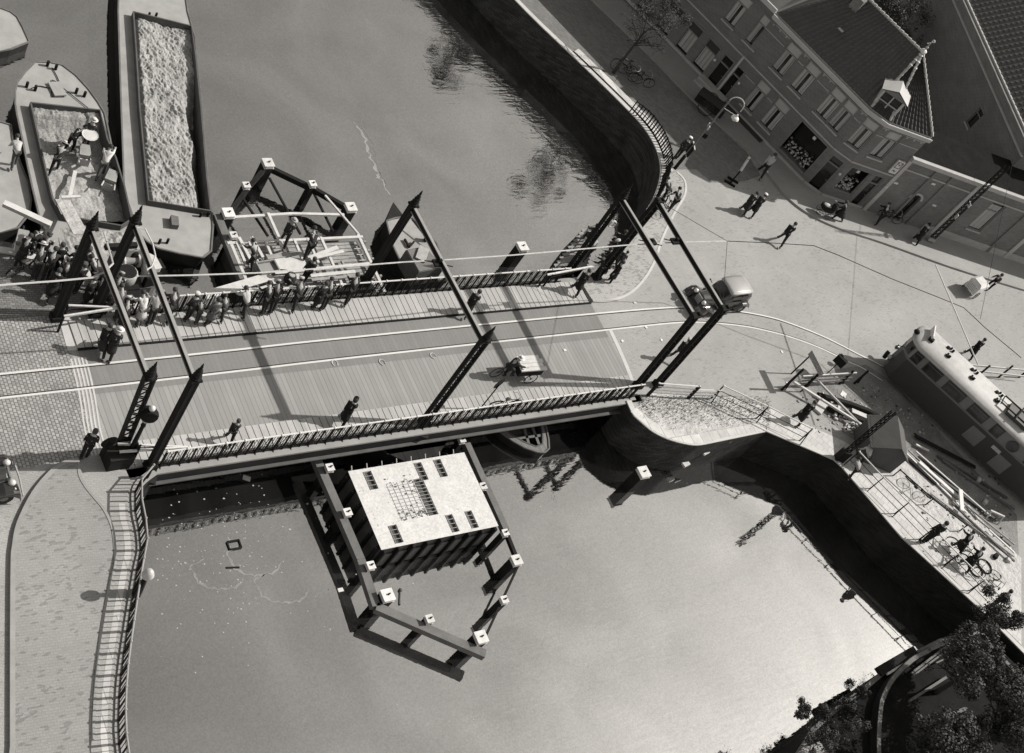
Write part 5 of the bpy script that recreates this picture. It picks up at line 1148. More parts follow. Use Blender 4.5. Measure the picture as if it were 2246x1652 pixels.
fr_.v = [(x - .012, y, z) for x, y, z in fr_.v]; fr_.build('windscreen', 'glass_dark', tram)
k = MB().lathe([(.34, 0), (.34, .03)], (0, 0, 0), 16).xf(Matrix.Translation((7.6, -1.05, 2.25)) @ Matrix.Rotation(R(90), 4, 'X')); k.build('round_window', 'glass_dark', tram)
MB().box((5.9, -1.06, 1.2), (.9, .04, .9)).build('lower_panel', 'tram_cream', tram); MB().box((7.9, -1.06, 1.0), (.9, .04, .9)).build('lower_panel', 'tram_cream', tram)
MB().box((7.2, -1.07, 1.5), (.55, .04, .2)).build('route_plate', tone(.3), tram)
rr_ = []
for y, z in ((-1.12, 2.70), (-1.12, 2.76), (-1.0, 2.88), (-.72, 2.99), (-.36, 3.05), (0, 3.07), (.36, 3.05), (.72, 2.99), (1.0, 2.88), (1.12, 2.76), (1.12, 2.70)): rr_.append((y, z))
def sc_(f, dz): return [(y * f, 2.70 + (z - 2.70) * dz) for y, z in rr_]
loft([(-.16, sc_(.30, .3)), (-.05, sc_(.62, .6)), (.2, sc_(.84, .85)), (.6, sc_(1, 1)), (L_, sc_(1, 1))], 11).build('roof', 'tram_roof', tram, smooth=True)
for x in (1.9, 3.6, 5.35, 7.1, 8.9):
    for s in (-.28, .34): MB().lathe([(.11, 0), (.11, .10), (.05, .12)], (x - .18 * (s > 0), s, 3.03), 8).box((x + .12, s, 3.12), (.12, .08, .16)).box((x - .02, s + .1, 3.12), (.10, .10, .1)).build('roof_vent', 'black_iron', tram)
MB().box((.55, .15, 3.18), (.06, .95, .40), R(15)).build('destination_board', 'cap_white', tram); MB().box((.72, -.25, 3.1), (.3, .22, .2)).build('headlamp_box', 'black_iron', tram)
MB().ball((-.12, -.45, 3.02), (.18, .15, .14), 8, 5).build('roof_lamp', 'black_iron', tram)
pg = MB()
for s in (-.35, .35): pg.beam((5.6, s, 3.25), (9.2, s, 3.3), .06, .06)
pg.beam((6.6, -.7, 3.32), (6.8, .9, 3.32), .07, .07).beam((5.6, -.4, 3.2), (5.6, .4, 3.2), .05, .05); pg.build('current_collector', 'black_iron', tram)
MB().box((6.8, -.1, 3.15), (1.4, 1.0, .2)).build('roof_hatch', 'tram_body', tram)
for s in (-1, 1):
    for x in (1.6, 2.9, 8.2, 9.5): wheel(tram, (x, s * .52, .36), .34, .12)
    MB().ball((-.10, s * .55, .95), .13, 8, 5).build('headlight', tone(.3, .3), tram)
MB().box((-.25, 0, .55), (.22, .5, .2)).box((-.3, -.45, .75), (.12, .2, .25)).build('coupling', 'black_iron', tram)
MB().tube([(-.02, -.95, 2.2), (-.3, -1.05, 2.1)], .02, 5).box((-.32, -1.05, 2.0), (.05, .12, .24)).build('mirror', 'black_iron', tram)
# bicycles: one prototype, copied
def make_bike():
    t = empty('bicycle', (0, 0, 0), 0); wheel(t, (.52, 0, .34), .33, .017, solid=False); wheel(t, (-.52, 0, .34), .33, .017, solid=False)
    f = MB()
    for a, b in (((-.52, .34), (-.10, .30)), ((-.10, .30), (.36, .78)), ((-.18, .80), (.36, .82)), ((-.18, .88), (-.08, .28)), ((-.52, .34), (-.18, .80)), ((.36, .92), (.52, .34))): f.tube([(a[0], 0, a[1]), (b[0], 0, b[1])], .016, 5)
    f.tube([(-.1, .1, .2), (-.1, -.1, .38)], .012, 5).build('frame', 'black_iron', t)
    MB().tube([(.12, .27, .98), (.3, .26, 1.0), (.37, .1, 1.0), (.37, -.1, 1.0), (.3, -.26, 1.0), (.12, -.27, .98)], .014, 5).tube([(.36, 0, .85), (.37, 0, 1.0)], .016, 5).build('handlebar', tone(.25, .3), t)
    MB().lathe([(.05, 0), (.10, .03), (.09, .06), (.03, .08)], (-.22, 0, .88), 8, 1.3, .9).build('saddle', 'rubber', t)
    for x in (.52, -.52):
        m = MB()
        for i in range(6):
            a0, a1 = R(40 + 22 * i), R(40 + 22 * (i + 1)); m.add([(x + .37 * math.cos(a0), -.03, .34 + .37 * math.sin(a0)), (x + .37 * math.cos(a1), -.03, .34 + .37 * math.sin(a1)), (x + .37 * math.cos(a1), .03, .34 + .37 * math.sin(a1)), (x + .37 * math.cos(a0), .03, .34 + .37 * math.sin(a0))], [(0, 1, 2, 3)])
        m.build('mudguard', 'black_iron', t)
    return t
bike0 = make_bike(); _bu = [False]
def bike(px, py, hd, label, lean=0.0, z=0.0, group='bicycles'):
    o = bike0 if not _bu[0] else copy_tree(bike0); _bu[0] = True
    o.location = G(px, py, z); o.rotation_euler = (R(lean), 0, R(hd)); tag(o, label, 'bicycle', group); return o
bike(1362, 160, 150, 'bicycle leaning on the tree trunk nearest the quay edge', 14)
bike(1375, 170, -50, 'bicycle parked crosswise behind the tree trunk', 8)
bike(1400, 185, -25, 'dark bicycle standing free in the road right of the tree', 4)
bike(1448, 458, 62, 'bicycle held by the two men at the quay corner', 8, .1)
bike(1945, 482, -32, 'bicycle leaning on the low building left of the arched door', 12, .11)
bike(1101, 893, -5, 'bicycle leaning on the near bridge railing', 10, .04)
bike(2013, 1066, -60, 'overturned bicycle wheels among the timber behind the slab path', 60, .1)
bike(2095, 1212, -60, 'bicycle pushed by the first dark cyclist on the slab path', 3)
bike(2118, 1250, -60, 'bicycle pushed by the second dark cyclist on the slab path', -3)
bike(2160, 1262, 20, 'bicycle lying on the sand near the leafy tree', 75, .1)
bike(50, 598, 20, 'bicycle held at the left crowd by the barges', 5)
# loaded carrier tricycle on the bridge
t = empty('carrier_tricycle', (38.75, 25.42, 0.01), R(-3), 'carrier tricycle with pale boards stacked on its box, ridden along the bridge', 'tricycle')
MB().box((0, 0, .66), (1.30, .74, .40)).build('box', 'hull_black', t)
k = MB()
for i, (y, l, x) in enumerate(((-.30, 1.42, .04), (-.10, 1.30, -.03), (.10, 1.38, .0), (.29, 1.20, -.06))): k.box((x, y, .90 + .015 * i), (l, .195, .05))
k.build('boards', 'new_wood', t); MB().box((.03, -.385, .86), (1.38, .02, .03)).build('box_rim', 'new_wood', t)
wheel(t, (.12, -.46, .33), .33, .022, solid=False); wheel(t, (.12, .46, .33), .33, .022, solid=False); wheel(t, (-1.55, 0, .33), .33, .022, solid=False)
k = MB()
for a, b in (((-1.55, .33), (-.6, .45)), ((-1.05, .36), (-1.18, .85)), ((-1.18, .8), (-.65, .62)), ((-1.55, .33), (-1.18, .8))): k.tube([(a[0], 0, a[1]), (b[0], 0, b[1])], .02, 5)
k.tube([(-.62, -.3, .95), (-.62, .3, .95)], .018, 5).tube([(.12, -.46, .33), (.12, .46, .33)], .025, 5); k.build('frame', 'black_iron', t)
MB().lathe([(.05, 0), (.11, .03), (.1, .06), (.03, .08)], (-1.2, 0, .86), 8, 1.3, .9).build('saddle', 'rubber', t)
t = empty('box_tricycle', (74.2, 27.25, 0.01), R(188), 'white box tricycle with a hipped lid ridden along the shaded kerb', 'tricycle')
k = MB().prism([(-.52, -.42), (.52, -.42), (.52, .42), (-.52, .42)], .38, 1.0); k.build('box', 'white_paint', t)
MB().add([(-.56, -.46, 1.0), (.56, -.46, 1.0), (.56, .46, 1.0), (-.56, .46, 1.0), (-.40, -.28, 1.14), (.40, -.28, 1.14), (.40, .28, 1.14), (-.40, .28, 1.14)], [(0, 1, 5, 4), (1, 2, 6, 5), (2, 3, 7, 6), (3, 0, 4, 7), (4, 5, 6, 7)]).build('lid', 'cap_white', t)
k = MB()
for i in range(4):
    for j in range(5 - i % 2): k.box((.526, -.28 + j * .13, .82 - i * .11), (.006, .09, .03))
k.build('front_lettering', tone(.15), t)
wheel(t, (.1, -.48, .28), .28, .022, solid=False); wheel(t, (.1, .48, .28), .28, .022, solid=False); wheel(t, (-1.25, 0, .32), .32, .022, solid=False)
k = MB()
for a, b in (((-1.25, .32), (-.5, .42)), ((-.85, .36), (-.98, .82)), ((-.98, .78), (-.5, .6)), ((-1.25, .32), (-.98, .8))): k.tube([(a[0], 0, a[1]), (b[0], 0, b[1])], .02, 5)
k.tube([(-.56, -.28, .98), (-.56, .28, .98)], .018, 5); k.build('frame', 'black_iron', t)
# hand cart in the house shade
t = empty('hand_cart', G(1547, 243), R(-52), 'covered dark hand cart standing in the road in the shade of the houses', 'cart')
MB().box((0, 0, .62), (1.9, .95, .42)).build('cart_body', 'hull_black', t, bevel=.02)
k = MB()
for i in range(5):
    a0, a1 = R(20 + i * 28), R(20 + (i + 1) * 28); k.add([(-.95, .5 * math.cos(a0), .8 + .3 * math.sin(a0)), (.95, .5 * math.cos(a0), .8 + .3 * math.sin(a0)), (.95, .5 * math.cos(a1), .8 + .3 * math.sin(a1)), (-.95, .5 * math.cos(a1), .8 + .3 * math.sin(a1))], [(0, 1, 2, 3)])
k.build('cover', tone(.03), t); wheel(t, (-.1, -.56, .48), .48, .03, solid=False); wheel(t, (-.1, .56, .48), .48, .03, solid=False)
MB().tube([(.9, .35, .6), (1.9, .3, .7)], .03, 5).tube([(.9, -.35, .6), (1.9, -.3, .7)], .03, 5).tube([(1.85, .3, .7), (1.85, -.3, .7)], .03, 5).build('shafts', 'low_brick', t)
# =================================================================== STREET FURNITURE
# quay railings
def quay_rail(name, label, pts, h, post, step, m='black_iron', railm='concrete', bars=3, midr=(.5,), pr=.05, brace=False, kind='railing', rr0=.034, pr2=.018):
    t = empty(name, (pts[0][0], pts[0][1], 0), 0, label, kind); O_ = t.location
    W = walk(pts, step); a = MB(); b = MB(); r = MB()
    for i, (p, d) in enumerate(W):
        n_ = Vector((-d.y, d.x))
        a = MB().box((p.x, p.y, h / 2), (pr, pr, h), math.atan2(d.y, d.x)); r.ball((p.x, p.y, h + .02), .055, 6, 4)
        if brace: a.beam((p.x, p.y, h * .8), (p.x + n_.x * .35 * brace, p.y + n_.y * .35 * brace, .0), .04, .04)
        a.build('post', m, t, origin=O_)
        if bars and i < len(W) - 1:
            q = W[i + 1][0]
            for k in range(1, bars + 1): c = p.lerp(q, k / (bars + 1)); b.box((c.x, c.y, h / 2), (.022 if k != (bars + 1) // 2 else .05, .022 if k != (bars + 1) // 2 else .05, h - .04))
    if bars: b.build('bars', m, t, origin=O_)
    r.tube([(p.x, p.y, h) for p, d in W], .034, 6); r.build('hand_rail', railm, t, origin=O_)
    if midr:
        k = MB()
        for z in midr: k.tube([(p.x, p.y, h * z) for p, d in W], .018, 5)
        k.build('lower_rail', m, t, origin=O_)
    return t
swl = [Vector((q[0] - .14, q[1])) for q in sw_edge if 7.5 < q[1] < 23.1]
quay_rail('quay_railing', 'iron railing with pale hand rail curving along the left quay below the bridge', swl, .95, .05, .80, bars=3, midr=(.1,), pr=.085)
nel = [Vector((q[0] + .30, q[1])) for q in ne_edge if 36.6 < q[1] < 40.9]
quay_rail('quay_railing', 'curved dark railing on the pale quay corner before the houses', [Vector((54.9, 41.6))] + nel, .85, .05, .42, bars=1, midr=(.5,), pr=.07, railm='black_iron')
nel2 = [Vector((q[0] + .12, q[1])) for q in ne_edge if 30.9 < q[1] < 36.8]
quay_rail('quay_railing', 'dark railing of the right approach curving up from the far end of the bridge', nel2, 1.0, .05, .6, bars=3, midr=(.1,), pr=.08, railm='black_iron')
fp = [Vector(G2(a, b)) for a, b in ((1560, 874), (1684, 931), (1837, 1010))]
fp2 = [Vector(G2(a, b)) for a, b in ((1855, 1016), (1915, 1080), (1963, 1128), (2010, 1177), (2060, 1229), (2110, 1280), (2160, 1330), (2210, 1382))]
quay_rail('path_fence', 'three bar tube fence along the upper stretch of the slab path', fp, 1.1, .05, 2.6, bars=0, midr=(.30, .64), railm='white_paint', brace=-1, kind='fence', rr0=.045, pr2=.034)
quay_rail('path_fence', 'three bar tube fence along the lower stretch of the slab path', fp2, 1.1, .05, 1.72, bars=0, midr=(.30, .64), railm='white_paint', brace=-1, kind='fence', rr0=.045, pr2=.034)
wf = [Vector(G2(a, b)) for a, b in ((1428, 866), (1500, 866), (1578, 876), (1600, 878))]
wf = [Vector(G2(a, b)) for a, b in ((1420, 868), (1516, 875), (1585, 876))]
t = quay_rail('board_fence', 'dark posted fence with four pale rails on top of the bastion', wf, 1.05, .1, 2.4, bars=0, midr=(), railm='white_paint', pr=.12, kind='fence')
k = MB()
for z in (.28, .52, .78): k.tube([(p.x, p.y, z) for p, d in walk(wf, .8)], .03, 5)
k.build('lower_rail', 'white_paint', t, origin=t.location)
inn2 = [Vector(G2(a, b)) for a, b in ((1958, 1018), (1960, 1020), (2062, 1108), (2120, 1170), (2222, 1275))]
quay_rail('low_fence', 'low dark single rail fence on the inner side of the slab path', [Vector(G2(a, b)) for a, b in ((1958, 1044), (2020, 1100), (2090, 1155), (2110, 1170))], .6, .05, 2.2, bars=0, midr=(), railm='black_iron', kind='fence')
# round signs
def disc_sign(px, py, h, r, hd, label, m='black_iron'):
    t = empty('round_sign', G(px, py), R(hd), label, 'sign', 'round signs on poles')
    MB().tube([(0, 0, 0), (0, 0, h)], .028, 6).build('pole', 'black_iron', t)
    MB().lathe([(r, -.012), (r, .012)], (0, 0, 0), 18).xf(Matrix.Translation((0.035, 0, h)) @ Matrix.Rotation(R(90), 4, 'Y')).build('disc', m, t); return t
disc_sign(1052, 898, 1.95, .30, 105, 'dark round sign on a thin pole at the near bridge railing')
disc_sign(222, 1010, 1.2, .32, 95, 'dark round sign at the left bridge head beside the kiosk')
# kiosk box, gates, lamps
t = empty('control_kiosk', G(223, 1015), R(2), 'low dark control box at the lower left bridge head', 'kiosk')
MB().box((.45, -.05, .4), (.9, .8, .8)).build('box', 'hull_black', t, bevel=.03); MB().box((.45, -.05, .82), (.95, .85, .04)).build('lid', 'girder', t)
MB().beam((1.0, -.3, 0), (1.0, -.3, 1.4), .05, .05).box((1.0, -.1, .7), (.05, .5, 1.1)).build('door_flap', 'girder', t)
def gate(a, b, c, label, z=1.0):
    A, B, C_ = G(*a, z), G(*b, z), G(*c, z); t = empty('bridge_gate', A, 0, label, 'gate')
    k = MB(); k.beam(A, B, .07, .07); k.beam(C_, B, .07, .09); k.ball(tuple(B), .07, 6, 4); k.build('arms', 'cap_white', t, origin=A)
    k = MB(); k.beam(A + Vector((0, 0, -.3)), A.lerp(B, .6) + Vector((0, 0, -.1)), .03, .03); k.beam((A.x, A.y, 0), tuple(A), .07, .07); k.beam((C_.x, C_.y, 0), tuple(C_), .07, .07); k.build('stay', 'black_iron', t, origin=A)
gate((495, 1 and 973) if False else (258, 974), (415, 981), (262, 991), 'white folding gate swung open by the lamp at the lower left bridge head')
gate((150, 670), (262, 675), (140, 694), 'white and grey folding gate at the upper left bridge head')
gate((1212, 601), (1335, 578), (1200, 603), 'pale folding gate swung open at the right end of the far railing')
def lamp(px, py, h, label, arm=False):
    t = empty('street_lamp', G(px, py), 0, label, 'street lamp', 'street lamps'); return t
t = empty('street_lamp', G(275, 1010), 0, 'ornate dark street lamp with two stacked globes at the lower left bridge head', 'street lamp')
MB().lathe([(.17, 0), (.17, .35), (.10, .45), (.085, 1.5), (.07, 2.3), (.10, 2.4), (.07, 2.5), (.09, 2.6)], (0, 0, 0), 10).build('post', 'black_iron', t)
MB().ball((0, 0, 2.78), (.15, .15, .17), 12, 8).build('small_globe', tone(.3, .3), t, smooth=True)
MB().lathe([(.05, 3.0), (.34, 3.05), (.36, 3.15), (.22, 3.3), (.1, 3.4)], (0, 0, 0), 14).build('lamp_hood', 'black_iron', t, smooth=True); MB().ball((.02, 0, 3.48), .12, 10, 6).build('top_globe', tone(.5, .3), t, smooth=True)
MB().tube([(0, 0, 2.55), (0, 0, 3.1)], .03, 6).tube([(0, 0, 2.45), (.18, .1, 2.3)], .02, 5).build('stem', 'black_iron', t)
t = empty('street_lamp', G(298, 1305), 0, 'pale globe lamp standing on the left quay railing', 'street lamp')
MB().lathe([(.17, 0), (.14, .5), (.10, 1.0), (.07, 1.3)], (0, 0, 0), 10).build('post', 'black_iron', t); MB().lathe([(.05, 1.3), (.2, 1.42), (.22, 1.55), (.15, 1.72), (.06, 1.8)], (0, 0, 0), 12).build('globe', tone(.3, .4), t, smooth=True)
t = empty('street_lamp', G(1480, 370), R(-45), 'tall pale lamp post with a curled crook and sign boards before the houses', 'street lamp')
MB().tube([(0, 0, 0), (0, 0, 1.0)], .085, 8).tube([(0, 0, 1.0), (0, 0, 5.5)], [.055, .045], 8).build('post', tone(.14), t); MB().tube([(0, 0, 0), (0, 0, 1.1)], .10, 8).build('post_base', 'black_iron', t)
MB().tube([(0, 0, 5.4)] + [(.42 - .42 * math.cos(R(a)), 0, 5.5 + .42 * math.sin(R(a))) for a in range(0, 190, 20)] + [(.84, 0, 5.25)], .03, 6).tube([(0, 0, 4.9), (.75, 0, 4.9)], .02, 5).build('crook', tone(.4), t)
MB().lathe([(.24, 0), (.2, .10), (.08, .18), (.04, .3)], (.84, 0, 4.72), 12).ball((.84, 0, 4.68), .12, 8, 5).build('lamp_shade', 'cap_white', t)
MB().box((0, .0, 1.55), (.06, .62, .62), R(20)).build('notice_board', 'black_iron', t); MB().box((.05, .05, 1.9), (.06, .66, .05), R(20)).box((.05, .0, 1.5), (.02, .14, .2), R(20)).build('board_edge', 'cap_white', t)
MB().box((0, .0, 3.45), (.05, .46, .22), R(10)).build('street_sign', tone(.4), t); MB().box((.03, .0, 3.45), (.02, .12, .1), R(10)).build('sign_mark', 'black_iron', t)
MB().box((.2, .22, 2.75), (.25, .25, .3)).build('switch_box', 'black_iron', t)
# lattice mast by the low building
def mast(px, py, h, label, w=.16):
    t = empty('lattice_mast', G(px, py), R(-25), label, 'mast', 'lattice masts'); k = MB()
    for s in (-w, w):
        for q in (-.05, .05): k.box((s, q, h / 2), (.05, .03, h))
    z = 0; s = 1
    while z < h - .3: k.beam((-s * w, 0, z), (s * w, 0, z + .32), .04, .04, (0, 1, 0)); k.beam((s * w, .02, z), (-s * w, .02, z + .32), .03, .03, (0, 1, 0)); s = -s; z += .32
    k.build('mast_lattice', 'black_iron', t); return t
t = mast(2036, 531, 7.0, 'tall dark lattice mast standing before the low arched building')
MB().box((.1, .05, 3.6), (.04, .42, .26)).build('white_plate', 'cap_white', t); MB().box((-.05, -.1, 2.6), (.04, .30, .34)).build('white_plate', 'cap_white', t); MB().box((0, 0, .3), (.5, .3, .2)).build('footing', 'stone_trim', t)
# small flower stall or pram goods
tram.scale = (1, 1.06, 1.07)
# =================================================================== PEOPLE
TMP = []
def skin_mesh(name, verts, edges, radii, sub=1):
    me = bpy.data.meshes.new(name); me.from_pydata(verts, edges, []); ob = bpy.data.objects.new(name, me); COL.objects.link(ob)
    sk_ = ob.modifiers.new("skin", 'SKIN'); sk_.use_smooth_shade = True
    for i, r in enumerate(radii):
        v = me.skin_vertices[0].data[i]; v.radius = (r, r) if not isinstance(r, tuple) else r; v.use_root = (i == 0)
    if sub: s_ = ob.modifiers.new("sub", 'SUBSURF'); s_.levels = sub; s_.render_levels = sub
    dg = bpy.context.evaluated_depsgraph_get(); res = bpy.data.meshes.new_from_object(ob.evaluated_get(dg)); bpy.data.objects.remove(ob)
    res.name = name; return res
class Graph:
    def __init__(s): s.v = []; s.e = []; s.r = []
    def add(s, p, r, par=None):
        s.v.append(tuple(p)); s.r.append(r); i = len(s.v) - 1
        if par is not None: s.e.append((par, i))
        return i
def dn_(a, ab=0.0, side=1): return Vector((math.sin(R(a)), side * math.sin(R(ab)), -math.cos(R(a)) * math.cos(R(ab))))
POSES = {
 'stand': dict(lean=3, nod=10, arms=((8, 8, 18), (2, 8, 14)), legs=((3, 2), (-4, 3))),
 'lean': dict(lean=30, nod=25, arms=((28, 10, 42), (24, 12, 50)), legs=((-6, 2), (-14, 2))),
 'lean_b': dict(lean=38, nod=10, arms=((45, 14, 28), (38, 14, 36)), legs=((10, 22), (-20, 4))),
 'walk': dict(lean=7, nod=10, arms=((18, 5, 18), (-14, 5, 8)), legs=((-24, 8), (22, 8))),
 'stride': dict(lean=12, nod=5, arms=((22, 6, 30), (-20, 6, 14)), legs=((-32, 14), (30, 4))),
 'bend': dict(lean=72, nod=10, arms=((22, 6, 15), (10, 6, 25)), legs=((18, 22), (-12, 14))),
 'shovel': dict(lean=48, nod=15, arms=((62, 6, 20), (30, 6, 40)), legs=((26, 20), (-20, 6))),
 'ride': dict(lean=30, nod=-5, arms=((62, 10, 18), (62, 10, 18)), legs=((70, 72), (32, 42))),
 'push': dict(lean=24, nod=5, arms=((58, 8, 20), (54, 8, 24)), legs=((-28, 10), (24, 10))),
 'sit': dict(lean=18, nod=10, arms=((40, 8, 50), (36, 8, 55)), legs=((84, 84), (76, 78))),
}
PM = {}
def make_pose(key):
    d = POSES[key]; B, T, J, SK = Graph(), Graph(), Graph(), None
    th, sh_l = .42, .42; foots = []
    P0 = Vector((0, 0, 0)); up_ = Vector((math.sin(R(d['lean'])), 0, math.cos(R(d['lean'])))); fwd = Vector((up_.z, 0, -up_.x))
    waist = P0 + up_ * .12; chest = P0 + up_ * .36; neckb = P0 + up_ * .50; hv = R(d['lean'] * .6 + d['nod']); hu = Vector((math.sin(hv), 0, math.cos(hv))); hf = Vector((hu.z, 0, -hu.x))
    jaw = neckb + hu * .12; hc = neckb + hu * .20; ht = neckb + hu * .28
    b0 = B.add(P0, .12); b1 = B.add(waist, .11, b0); b2 = B.add(chest, .12, b1); b3 = B.add(neckb, .06, b2); b4 = B.add(jaw + hf * .02, .066, b3); b5 = B.add(hc, (.088, .092), b4); B.add(ht, .06, b5)
    B.add(jaw + hf * .055 + hu * -.01, .03, b4); B.add(hc + hf * .105, .012, b5)
    for s in (-1, 1): B.add(hc + Vector((0, s * .092, -.01)), .016, b5)
    j0 = J.add(P0 - up_ * .04, (.155, .125)); j1 = J.add(waist, (.15, .12), j0); j2 = J.add(chest, (.165, .125), j1); j3 = J.add(neckb - up_ * .03, (.085, .08), j2)
    t0 = T.add(P0 + up_ * .03, (.145, .12))
    ends = []
    for s, (sa, ab, el) in zip((-1, 1), d['arms']):
        S = chest + up_ * .09 + Vector((0, s * .17, 0)); u = dn_(sa, ab, s); E = S + u * .27; f = dn_(sa + el, ab * .5, s); W = E + f * .24; pl = W + f * .06; 
        i = B.add(S, .055, b2); i = B.add(E, .042, i); i = B.add(W, .028, i); i = B.add(pl, (.038, .018), i)
        a = J.add(S, .072, j2); a = J.add(E, .056, a); J.add(W - f * .02, .045, a)
        cr = dn_(sa + el + 45, 0, s)
        for k, ln_ in enumerate((.058, .066, .062, .050)):
            o = Vector((0, (k - 1.5) * .019, 0)); q = B.add(pl + o + f * .045, .0095, i); B.add(pl + o + f * .045 + cr * ln_ * .7, .008, q)
        q = B.add(pl - Vector((0, s * .034, 0)) - f * .015 + cr * .02, .011, i); B.add(pl - Vector((0, s * .045, 0)) + f * .02 + cr * .035, .009, q)
    kn = []
    for s, (hp_, kf) in zip((-1, 1), d['legs']):
        H = P0 + Vector((0, s * .09, -.03)); u = dn_(hp_); K = H + u * th; f = dn_(hp_ - kf); A = K + f * sh_l; toe = A + Vector((math.cos(R(min(0, hp_ - kf) * .5)), 0, math.sin(R(min(0, hp_ - kf) * .9)))) * .13 + Vector((0, 0, -.045))
        i = B.add(H, .085, b0); i = B.add(K, .055, i); i = B.add(A, .038, i); B.add(toe, .03, i)
        a = T.add(H, .105, t0); a = T.add(K, .080, a); T.add(A, .062, a)
        foots.append((A, toe)); kn.append(K)
    zmin = min(min(A.z - .075, t_.z - .035) for A, t_ in foots)
    sz = Vector((0, 0, -zmin))
    def sh2(g): g.v = [tuple(Vector(v) + sz) for v in g.v]
    for g_ in (B, T, J): sh2(g_)
    r = {'body': skin_mesh('body', B.v, B.e, B.r, 1), 'trousers': skin_mesh('trousers', T.v, T.e, T.r, 1), 'jacket': skin_mesh('jacket', J.v, J.e, J.r, 1), 'sz': sz, 'hc': hc + sz, 'hu': hu, 'hf': hf}
    for q_, (A, toe) in enumerate(foots):
        o = MB().ball(tuple((A + toe) / 2 + sz + Vector((0, 0, -.01))), (.135, .05, .05), 8, 5).build('shoe', None); r['shoe%d' % q_] = o.data; bpy.data.objects.remove(o)
    # long coat or skirt from waist to below the knees
    km = sum(kn, Vector((0, 0, 0))) / 2 + sz; w_ = P0 + sz + up_ * .14; sp_ = abs(kn[0].x - kn[1].x) / 2 + .13
    k = MB(); ringn = 12; vs = []; fs = []
    for t_, rx, ry in ((0, .135, .165), (.3, .15, .19), (.65, sp_ * .95 + .03, .205), (1.0, sp_ + .04, .22)):
        c = w_.lerp(km + Vector((0, 0, .0)), t_)
        for j in range(ringn): a = 2 * math.pi * j / ringn; fl = 1 + (.07 * math.sin(5 * a) if t_ > .5 else 0); vs.append((c.x + rx * fl * math.cos(a), c.y + ry * fl * math.sin(a), c.z))
    for i in range(3):
        for j in range(ringn): q = (j + 1) % ringn; fs.append((i * ringn + j, i * ringn + q, (i + 1) * ringn + q, (i + 1) * ringn + j))
    fs.append(tuple(range(3 * ringn, 4 * ringn))); k.add(vs, fs); o = k.build('skirt', None, smooth=True); r['skirt'] = o.data; bpy.data.objects.remove(o)
    mt = Matrix.Translation(r['hc']) @ Matrix(((hf.x, 0, hu.x, 0), (0, 1, 0, 0), (hf.z, 0, hu.z, 0), (0, 0, 0, 1)))
    def hat(nm, prof, ext=None):
        k = MB().lathe(prof, (0, 0, 0), 12, 1.08, .98)
        if ext: ext(k)
        k.xf(mt); o = k.build(nm, None, smooth=True); r[nm] = o.data; bpy.data.objects.remove(o)
    hat('brim_hat', [(.10, .035), (.19, .03), (.19, .045), (.105, .055), (.10, .13), (.07, .15)])
    hat('cap', [(.108, .03), (.125, .08), (.118, .115), (.05, .13)], lambda k: k.add([(.09, -.08, .035), (.17, -.05, .02), (.17, .05, .02), (.09, .08, .035), (.09, 0, .05)], [(0, 1, 2, 3), (0, 4, 3)]))
    hat('hair', [(.098, -.05), (.108, .0), (.106, .05), (.085, .095), (.03, .115)], lambda k: k.v.__setitem__(slice(None), [(v[0] - .018, v[1], v[2]) for v in k.v]))
    hat('headscarf', [(.10, -.12), (.115, -.03), (.118, .05), (.09, .11), (.03, .125)])
    return r
def person(px, py, hd, pose, coat, trs, head, headt, label, skirt=False, s=1.0, z=0.0, hair=.04, group=None):
    if pose not in PM: PM[pose] = make_pose(pose)
    m = PM[pose]; t = empty('person', G(px, py, z), R(hd), label, 'person', group); s *= .97; t.scale = (s, s, s)
    def part(nm, me, mt):
        if me.materials: pass
        else: me.materials.append(None)
        o = bpy.data.objects.new(nm, me); COL.objects.link(o); o.parent = t; o.material_slots[0].link = 'OBJECT'; o.material_slots[0].material = mt; return o
    part('body', m['body'], M['skin']); part('jacket', m['jacket'], tone(coat)); 
    part('trousers', m['trousers'], tone(trs)); part('shoe', m['shoe0'], tone(.015)); part('shoe', m['shoe1'], tone(.015))
    if skirt: part('coat_skirt', m['skirt'], tone(coat if skirt is True else skirt))
    part('hair', m['hair'], tone(hair))
    if head != 'hair': part(head, m[head], tone(headt))
    return t
GW = 'onlookers along the far railing'
